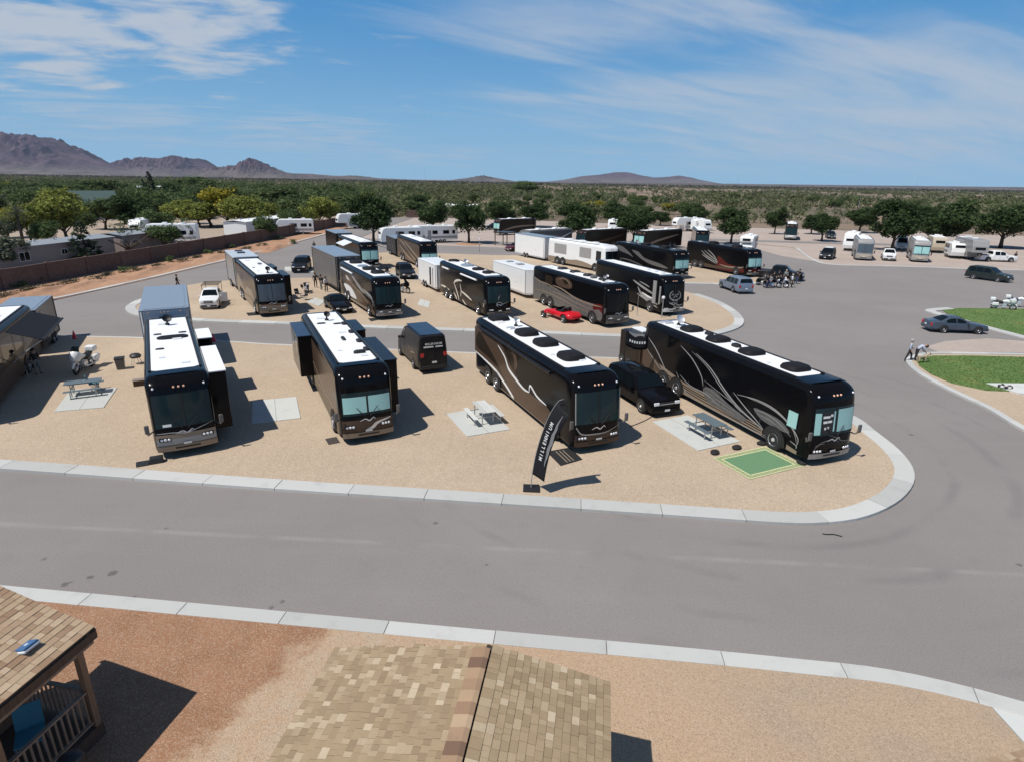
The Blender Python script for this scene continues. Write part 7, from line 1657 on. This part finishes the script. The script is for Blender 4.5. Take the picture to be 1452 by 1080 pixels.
# ================================================================ motorcycles
def motorcycle(label, px, py, rz, paint='white', fairing=True, z=.10, group=None, s=1.0):
    t = thing('motorcycle', label, 'motorcycle', tuple(g(px, py, z)), rz, group); t.scale = (s, s, s)
    def ring(y, r, nm):
        w_ = thing2('wheel', t); mb = MB(); n, k = 20, 8; vs = []; fs = []
        for i in range(n):
            a = 2*math.pi*i/n
            for j in range(k): b = 2*math.pi*j/k; rr = r-.06+.06*math.cos(b); vs.append((.055*math.sin(b), y+rr*math.cos(a), r+rr*math.sin(a)))
        for i in range(n):
            for j in range(k): fs.append((i*k+j, ((i+1)%n)*k+j, ((i+1)%n)*k+(j+1)%k, i*k+(j+1)%k))
        mb.add(vs, fs); mb.build('tyre', MT['tyre'], w_, smooth=60); mb = MB()
        for a in np.linspace(0, 2*math.pi, 7)[:-1]: mb.tube([(0, y, r), (0, y+(r-.1)*math.cos(a), r+(r-.1)*math.sin(a))], .018, 5)
        mb.lathe([(.08, -.05), (.08, .05)], (0, y, r), 'x', 10); mb.build('rim', MT['chrome'], w_)
    ring(.35, .33, 'f'); ring(1.95, .31, 'r')
    mb = MB(); mb.lathe([(.05, -.2), (.2, -.18), (.26, 0), (.2, .18), (.05, .2)], (0, 1.12, .45), 'x', 14); mb.build('engine', MT['chrome'], t, smooth=50)
    mb = MB(); mb.tube([(0, .75, .82), (0, 1.0, .92), (0, 1.3, .86)], [.12, .19, .12], 12); mb.build('tank', MT[paint], t, smooth=60)
    mb = MB(); mb.tube([(0, 1.25, .78), (0, 1.5, .74), (0, 1.85, .86), (0, 2.1, .84)], [.13, .18, .16, .1], 10); mb.build('seat', MT['dark'], t, smooth=60)
    for sg in (-1, 1):
        mb = MB(); mb.tube([(sg*.09, .35, .33), (sg*.08, .58, .85), (sg*.08, .66, 1.05)], .025, 8); mb.build('fork', MT['chrome'], t)
        mb = MB(); mb.tube([(sg*.05, .7, 1.08), (sg*.28, .72, 1.12), (sg*.42, .9, 1.04)], .018, 8); mb.build('handlebar', MT['dark'], t)
        mb = MB(); mb.box(sg*.32-.11, sg*.32+.11, 1.65, 2.2, .42, .76); mb.build('pannier', MT[paint], t, bevel=.06)
        mb = MB(); mb.tube([(sg*.2, 1.0, .3), (sg*.24, 1.6, .28), (sg*.25, 2.25, .3)], .045, 8); mb.build('exhaust', MT['chrome'], t, smooth=60)
    vs = []
    mb = MB(); mb.tube([(0, .02, .42), (0, .2, .66), (0, .5, .7), (0, .68, .5)], [.05, .09, .09, .05], 8); mb.build('front_mudguard', MT[paint], t, smooth=60)
    mb = MB(); mb.tube([(0, 1.6, .6), (0, 1.95, .68), (0, 2.25, .5)], [.1, .1, .06], 8); mb.build('rear_mudguard', MT[paint], t, smooth=60)
    mb = MB(); mb.lathe([(0, -.08), (.1, -.05), (.12, .05), (.05, .12)], (0, .42, .98), 'y', 12); mb.build('headlight', MT['lamp'], t, smooth=50)
    if fairing:
        mb = MB(); mb.tube([(0, .40, .75), (0, .48, 1.0), (0, .6, 1.22)], [.22, .34, .26], 12); mb.build('fairing', MT[paint], t, smooth=60); mb = MB(); mb.hexa([(-.24, .5, 1.2), (.24, .5, 1.2), (.24, .52, 1.2), (-.24, .52, 1.2), (-.18, .72, 1.55), (.18, .72, 1.55), (.18, .74, 1.55), (-.18, .74, 1.55)]); mb.build('windscreen', MT['glass'], t)
        mb = MB(); mb.box(-.26, .26, 1.95, 2.4, .9, 1.22); mb.build('top_case', MT[paint], t, bevel=.07)
    mb = MB(); mb.tube([(0, 1.2, .3), (-.28, 1.25, 0)], .018, 6); mb.build('side_stand', MT['dark'], t); return t
motorcycle('white touring motorcycle with fairing and panniers on the gravel by the grey picnic table', 105, 534, math.radians(8), s=1.12)
motorcycle('black motorcycle beside the charcoal trailer', 438, 417, math.radians(30), 'black', False, group=None); motorcycle('black touring motorcycle beside the ribbon swirl coach', 582, 417, math.radians(60), 'black', True)
motorcycle('white motorcycle parked beside the lawn behind the blue grey sedan', 1441, 441, math.radians(60), 'white', True, 0.0, s=1.0); motorcycle('white motorcycle parked next to another white motorcycle by the lawn', 1462, 437, math.radians(60), 'white', True, 0.0, s=1.0)
for i, (px, py, a, lab) in enumerate(((1098, 406, 70, 'black motorcycle at the crowd edge by the silver blue vehicle'), (1108, 409, 80, 'black motorcycle ridden by a person in white at the crowd'), (1118, 409, 60, 'black motorcycle before the person in a white shirt'), (1127, 404, 75, 'black motorcycle at the crowd edge by the pickup'))): motorcycle(lab, px, py, math.radians(a), 'black', False, 0.0, 'motorcycles in the crowd')

# ================================================================ people
def skin_mesh(name, V_, E_, R_s, root, sub=2):
    me = bpy.data.meshes.new(name); me.from_pydata(V_, E_, []); o = bpy.data.objects.new('tmp_skin', me); COL.objects.link(o)
    md = o.modifiers.new('skin', 'SKIN'); md.use_smooth_shade = True; md.branch_smoothing = .6
    for i, sv in enumerate(me.skin_vertices[0].data): sv.radius = R_s[i] if isinstance(R_s[i], tuple) else (R_s[i], R_s[i]); sv.use_root = (i == root)
    o.modifiers.new('sub', 'SUBSURF').levels = sub; o.modifiers['sub'].render_levels = sub
    dg = bpy.context.evaluated_depsgraph_get(); res = bpy.data.meshes.new_from_object(o.evaluated_get(dg)); bpy.data.objects.remove(o); res.name = name; return res
MT['skinA'] = mat('skin_light', (.42, .25, .17), .6); MT['hair_dark'] = mat('dark_hair', (.02, .015, .012), .7); MT['hair_grey'] = mat('grey_hair', (.35, .33, .30), .7)
MT['cl_white'] = mat('white_cloth', (.66, .67, .70), .8); MT['cl_black'] = mat('black_cloth', (.016, .016, .018), .8); MT['cl_blue'] = mat('denim_cloth', (.04, .07, .14), .8); MT['cl_grey'] = mat('grey_cloth', (.20, .22, .22), .8); MT['cl_lav'] = mat('pale_blue_cloth', (.42, .45, .56), .8); MT['cl_red'] = mat('red_cloth', (.4, .03, .03), .8)
def person(label, px, py, rz, shirt, legs, pose='stand', hair='hair_dark', z=0.0, group=None, h=1.75, lift=0.0):
    # joints (x right, y front is -y)
    L = {'pelvis': (0, 0, .95), 'belly': (0, 0, 1.10), 'chest': (0, .01, 1.32), 'neck': (0, .0, 1.48), 'head': (0, -.02, 1.58), 'crown': (0, -.01, 1.70)}
    if pose == 'bend':
        L.update({'belly': (0, -.10, 1.06), 'chest': (0, -.30, 1.16), 'neck': (0, -.44, 1.24), 'head': (0, -.54, 1.24), 'crown': (0, -.64, 1.20)})
    if pose == 'sit':
        L = {k: (v[0], v[1], v[2]-.12) for k, v in L.items()}
    J = dict(L)
    for sg, nm in ((-1, 'l'), (1, 'r')):
        c_ = L['chest']; J['sh'+nm] = (sg*.19, c_[1], c_[2]+.08)
        if pose == 'bend': J['el'+nm] = (sg*.22, c_[1]-.10, c_[2]-.22); J['ha'+nm] = (sg*.18, c_[1]-.25, c_[2]-.42); J['fi'+nm] = (sg*.16, c_[1]-.30, c_[2]-.52)
        elif pose == 'sit': J['el'+nm] = (sg*.26, c_[1]-.12, c_[2]-.18); J['ha'+nm] = (sg*.32, c_[1]-.36, c_[2]-.16); J['fi'+nm] = (sg*.32, c_[1]-.46, c_[2]-.17)
        else: J['el'+nm] = (sg*.25, c_[1]+.03, c_[2]-.20); J['ha'+nm] = (sg*.24, c_[1]-.08 - (.12 if sg > 0 else 0), c_[2]-.44 + (.10 if sg > 0 else 0)); J['fi'+nm] = (sg*.23, c_[1]-.14 - (.12 if sg > 0 else 0), c_[2]-.55+(.12 if sg > 0 else 0))
        st = .14 if pose == 'walk' else .03
        if pose == 'sit': J['hip'+nm] = (sg*.11, 0, .80); J['kn'+nm] = (sg*.22, -.40, .74); J['an'+nm] = (sg*.24, -.36, .34); J['to'+nm] = (sg*.25, -.52, .30)
        else: J['hip'+nm] = (sg*.10, 0, .90); J['kn'+nm] = (sg*.12, -sg*st - .02, .50); J['an'+nm] = (sg*.12, -sg*st*1.4 + .03, .09); J['to'+nm] = (sg*.13, -sg*st*1.4 - .13, .05)
    names = list(J); ix = {k: i for i, k in enumerate(names)}; V_ = [J[k] for k in names]
    E_ = [('pelvis', 'belly'), ('belly', 'chest'), ('chest', 'neck'), ('neck', 'head'), ('head', 'crown')]
    for nm in 'lr': E_ += [('chest', 'sh'+nm), ('sh'+nm, 'el'+nm), ('el'+nm, 'ha'+nm), ('ha'+nm, 'fi'+nm), ('pelvis', 'hip'+nm), ('hip'+nm, 'kn'+nm), ('kn'+nm, 'an'+nm), ('an'+nm, 'to'+nm)]
    rad = {'pelvis': (.15, .12), 'belly': (.145, .115), 'chest': (.17, .125), 'neck': .06, 'head': .10, 'crown': .085, 'sh': .075, 'el': .05, 'ha': .038, 'fi': .03, 'hip': .095, 'kn': .068, 'an': .05, 'to': .045}
    me = skin_mesh('body', V_, [(ix[a], ix[b]) for a, b in E_], [rad.get(k) or rad[k[:-1]] for k in names], ix['pelvis'], 1)
    for m_ in ('skinA', shirt, legs, 'cl_black'): me.materials.append(MT[m_])
    ctr_ = np.array([p.center for p in me.polygons]); cls = {'pelvis': 2, 'belly': 1, 'chest': 1, 'neck': 0, 'head': 0, 'crown': 0, 'sh': 1, 'el': 1, 'ha': 0, 'fi': 0, 'hip': 2, 'kn': 2, 'an': 2, 'to': 3}
    samples = []; sc = []
    for a, b in E_:
        A_, B_ = np.array(J[a]), np.array(J[b])
        for f in (0, .25, .5, .75, 1): samples.append(A_+(B_-A_)*f); k_ = a if f < .5 else b; sc.append(cls.get(k_, cls.get(k_[:-1])))
    dist = ((ctr_[:, None, :]-np.array(samples)[None])**2).sum(2); me.polygons.foreach_set('material_index', np.array(sc)[dist.argmin(1)].astype(np.int32)); me.update()
    p = g(px, py, z); t = thing('person', label, 'person', (p.x, p.y, z+lift), rz, group); s = h/1.78; t.scale = (s, s, s)
    o = bpy.data.objects.new('body', me); COL.objects.link(o); o.parent = t
    hd = Vector(J['head']).lerp(Vector(J['crown']), .6); mb = MB(); up_ = (Vector(J['crown'])-Vector(J['head'])).normalized()
    mb.lathe([(.118, -.03), (.122, .03), (.105, .09), (.06, .125), (.0, .13)], (0, 0, 0), 'z', 14); ho = mb.build('hair', MT[hair], t, smooth=60); ho.location = hd + Vector((0, .02, -.02)); ho.rotation_euler = up_.to_track_quat('Z', 'Y').to_euler()
    f0 = Vector(J['head']) + (Vector((0, -.105, .02)) if pose != 'bend' else Vector((0, -.03, -.11)))
    mb = MB(); mb.lathe([(.022, 0), (.012, .03), (0, .035)], (0, 0, 0), 'z', 8); no = mb.build('nose', MT['skinA'], t, smooth=60); no.location = f0; no.rotation_euler = (math.pi/2, 0, 0)
    return t
person('walker in a white shirt and black trousers on the lawn corner', 1287, 513, math.radians(60), 'cl_lav', 'cl_black', 'walk', 'hair_grey')
person('person in a pale blue shirt and dark trousers bending over on the lawn corner', 1297, 512, math.radians(80), 'cl_lav', 'cl_black', 'bend')
person('person in black clothes walking on the road behind the silver trailer', 253, 411, math.radians(100), 'cl_black', 'cl_black', 'walk')
person('person in grey trousers standing in the shade of the patio awning', 55, 531, math.radians(70), 'cl_black', 'cl_grey', 'stand', z=.1)
GC = 'people gathered around the motorcycles'
for px, py, a, sh, lg, ps, hr, lab in ((1087, 409, 40, 'cl_black', 'cl_blue', 'stand', 'hair_dark', 'person in black top and blue jeans standing at the crowd edge'), (1091, 409, -60, 'cl_grey', 'cl_blue', 'stand', 'hair_dark', 'person in grey top and blue jeans beside the first motorcycle'), (1096, 404, 10, 'cl_black', 'cl_black', 'stand', 'hair_dark', 'person in black behind the first motorcycle'), (1103, 402, 30, 'cl_black', 'cl_grey', 'stand', 'hair_dark', 'person in black top and grey trousers in the middle of the crowd'), (1113, 401, -30, 'cl_grey', 'cl_black', 'stand', 'hair_grey', 'grey haired person standing at the back of the crowd'), (1122, 408, 70, 'cl_white', 'cl_black', 'stand', 'hair_grey', 'person in a white shirt standing beside the motorcycles'), (1129, 403, 100, 'cl_black', 'cl_blue', 'stand', 'hair_dark', 'person in black standing by the pickup bed')):
    person(lab, px, py, math.radians(a), sh, lg, ps, hr, group=GC)
person('rider in a white shirt seated on a black motorcycle', 1112, 408, math.radians(75), 'cl_white', 'cl_black', 'sit', 'hair_dark', group=GC, lift=.02)
person('person in dark clothes standing beside the black pickup', 1132, 400, math.radians(-80), 'cl_black', 'cl_black', 'stand', 'hair_dark', group=GC)
person('person in white sitting on the curb side beside the far white pickup', 1438, 371, 0, 'cl_black', 'cl_blue', 'stand', 'hair_dark')['label'] = 'person in black top standing beside the far white pickup'
# people seen beside the trailers of the second row
for px, py, a, sh, lg, lab in ((448, 408, 20, 'cl_black', 'cl_black', 'person in black beside the front of the charcoal trailer'), (456, 411, -30, 'cl_black', 'cl_grey', 'person in black top beside the charcoal trailer door'), (463, 414, 60, 'cl_white', 'cl_black', 'person in white top beside the swoosh coach rear wheels'), (446, 357, 20, 'cl_black', 'cl_blue', 'person in dark clothes by the white travel trailer')):
    person(lab, px, py, math.radians(a), sh, lg, 'stand', 'hair_dark', z=.1)
# small tan dog
V_ = [(0, 0, .34), (0, -.2, .35), (0, -.32, .44), (0, -.44, .50), (0, -.56, .47), (0, .22, .34), (0, .36, .46), (.07, -.2, .2), (.07, -.21, .02), (-.07, -.2, .2), (-.07, -.24, .02), (.07, .2, .2), (.07, .24, .12), (.07, .22, .02), (-.07, .2, .2), (-.07, .24, .12), (-.07, .21, .02)]
E_ = [(0, 1), (1, 2), (2, 3), (3, 4), (0, 5), (5, 6), (1, 7), (7, 8), (1, 9), (9, 10), (5, 11), (11, 12), (12, 13), (5, 14), (14, 15), (15, 16)]
me = skin_mesh('body', V_, E_, [.09, .10, .065, .075, .035, .085, .02, .04, .025, .04, .025, .045, .025, .022, .045, .025, .022], 0, 1); MT['fur'] = mat('tan_fur', (.42, .34, .22), .9); me.materials.append(MT['fur'])
p = g(1306, 514, .1); t = thing('dog', 'small tan dog on the lawn beside the bending person', 'dog', (p.x, p.y, .1), math.radians(100)); t.scale = (1.25,)*3; o = bpy.data.objects.new('body', me); COL.objects.link(o); o.parent = t
for sg in (-1, 1): mb = MB(); mb.tube([(sg*.05, -.42, .55), (sg*.07, -.41, .62)], [.03, .008], 6); mb.build('ear', MT['fur'], t)
# fire ring on the lawn pad
t = thing('fire_ring', 'small round fire ring with pale stones on the lawn pad', 'fire pit', tuple(g(1425, 549, .155)))
for k in range(9): a = k*.7; mb = MB(); mb.lathe([(.04, 0), (.10, .03), (.10, .10), (.05, .15)], (.3*math.cos(a), .3*math.sin(a), 0), 'z', 8); mb.build('stone', MT['slab' if k % 2 else 'dark'], t, smooth=60)
# water hose, chocks, cable
def cable(name, lab, pts, r, m, z=.115): P = smooth_path([tuple(g(x, y, z)) for x, y in pts], 6); mb = MB(); mb.tube(P, r, 6); o = mb.build(name, MT[m], smooth=60); tag(o, lab, 'hose')
cable('power_cable', 'black cable lying on the gravel between the coach noses', [(893, 604), (905, 600), (918, 594), (928, 588)], .025, 'dark')
t = thing('traffic_cone', 'small red cone at the trailer shadow behind the white roofed coach', 'cone', tuple(g(303, 484, .1))); mb = MB(); mb.lathe([(.16, .04), (.03, .6), (0, .62)], (0, 0, 0), 'z', 14); mb.build('cone', MT['red'], t, smooth=60); mb = MB(); mb.box(-.2, .2, -.2, .2, 0, .04); mb.build('base', MT['red'], t)
t = thing('traffic_cone', 'small red cone by the dark trailer beside the motorcycle', 'cone', tuple(g(106, 480, .1))); mb = MB(); mb.lathe([(.16, .04), (.03, .6), (0, .62)], (0, 0, 0), 'z', 14); mb.build('cone', MT['red'], t, smooth=60); mb = MB(); mb.box(-.2, .2, -.2, .2, 0, .04); mb.build('base', MT['red'], t)
# oil stains and the loose strip of rubber on the near road
cable('rubber_strip', 'curled strip of black rubber lying on the near road', [(1166, 756), (1172, 757), (1182, 757), (1194, 760)], .02, 'dark', .02)
# ================================================================ air
hz = bpy.data.materials.new('air'); hz.use_nodes = True; tn = hz.node_tree; tn.nodes.clear(); om = tn.nodes.new('ShaderNodeOutputMaterial'); pv = tn.nodes.new('ShaderNodeVolumePrincipled')
pv.inputs['Color'].default_value = (.66, .78, 1.0, 1); pv.inputs['Density'].default_value = 2.6e-5; pv.inputs['Anisotropy'].default_value = .0; tn.links.new(pv.outputs[0], om.inputs['Volume'])
mb = MB(); mb.box(-15000, 15000, -14900, 15100, -2.0, 760); o = mb.build('haze', hz); o['kind'] = 'stuff'; tag(o, 'thin blue daylight haze over the whole desert plain', 'haze')
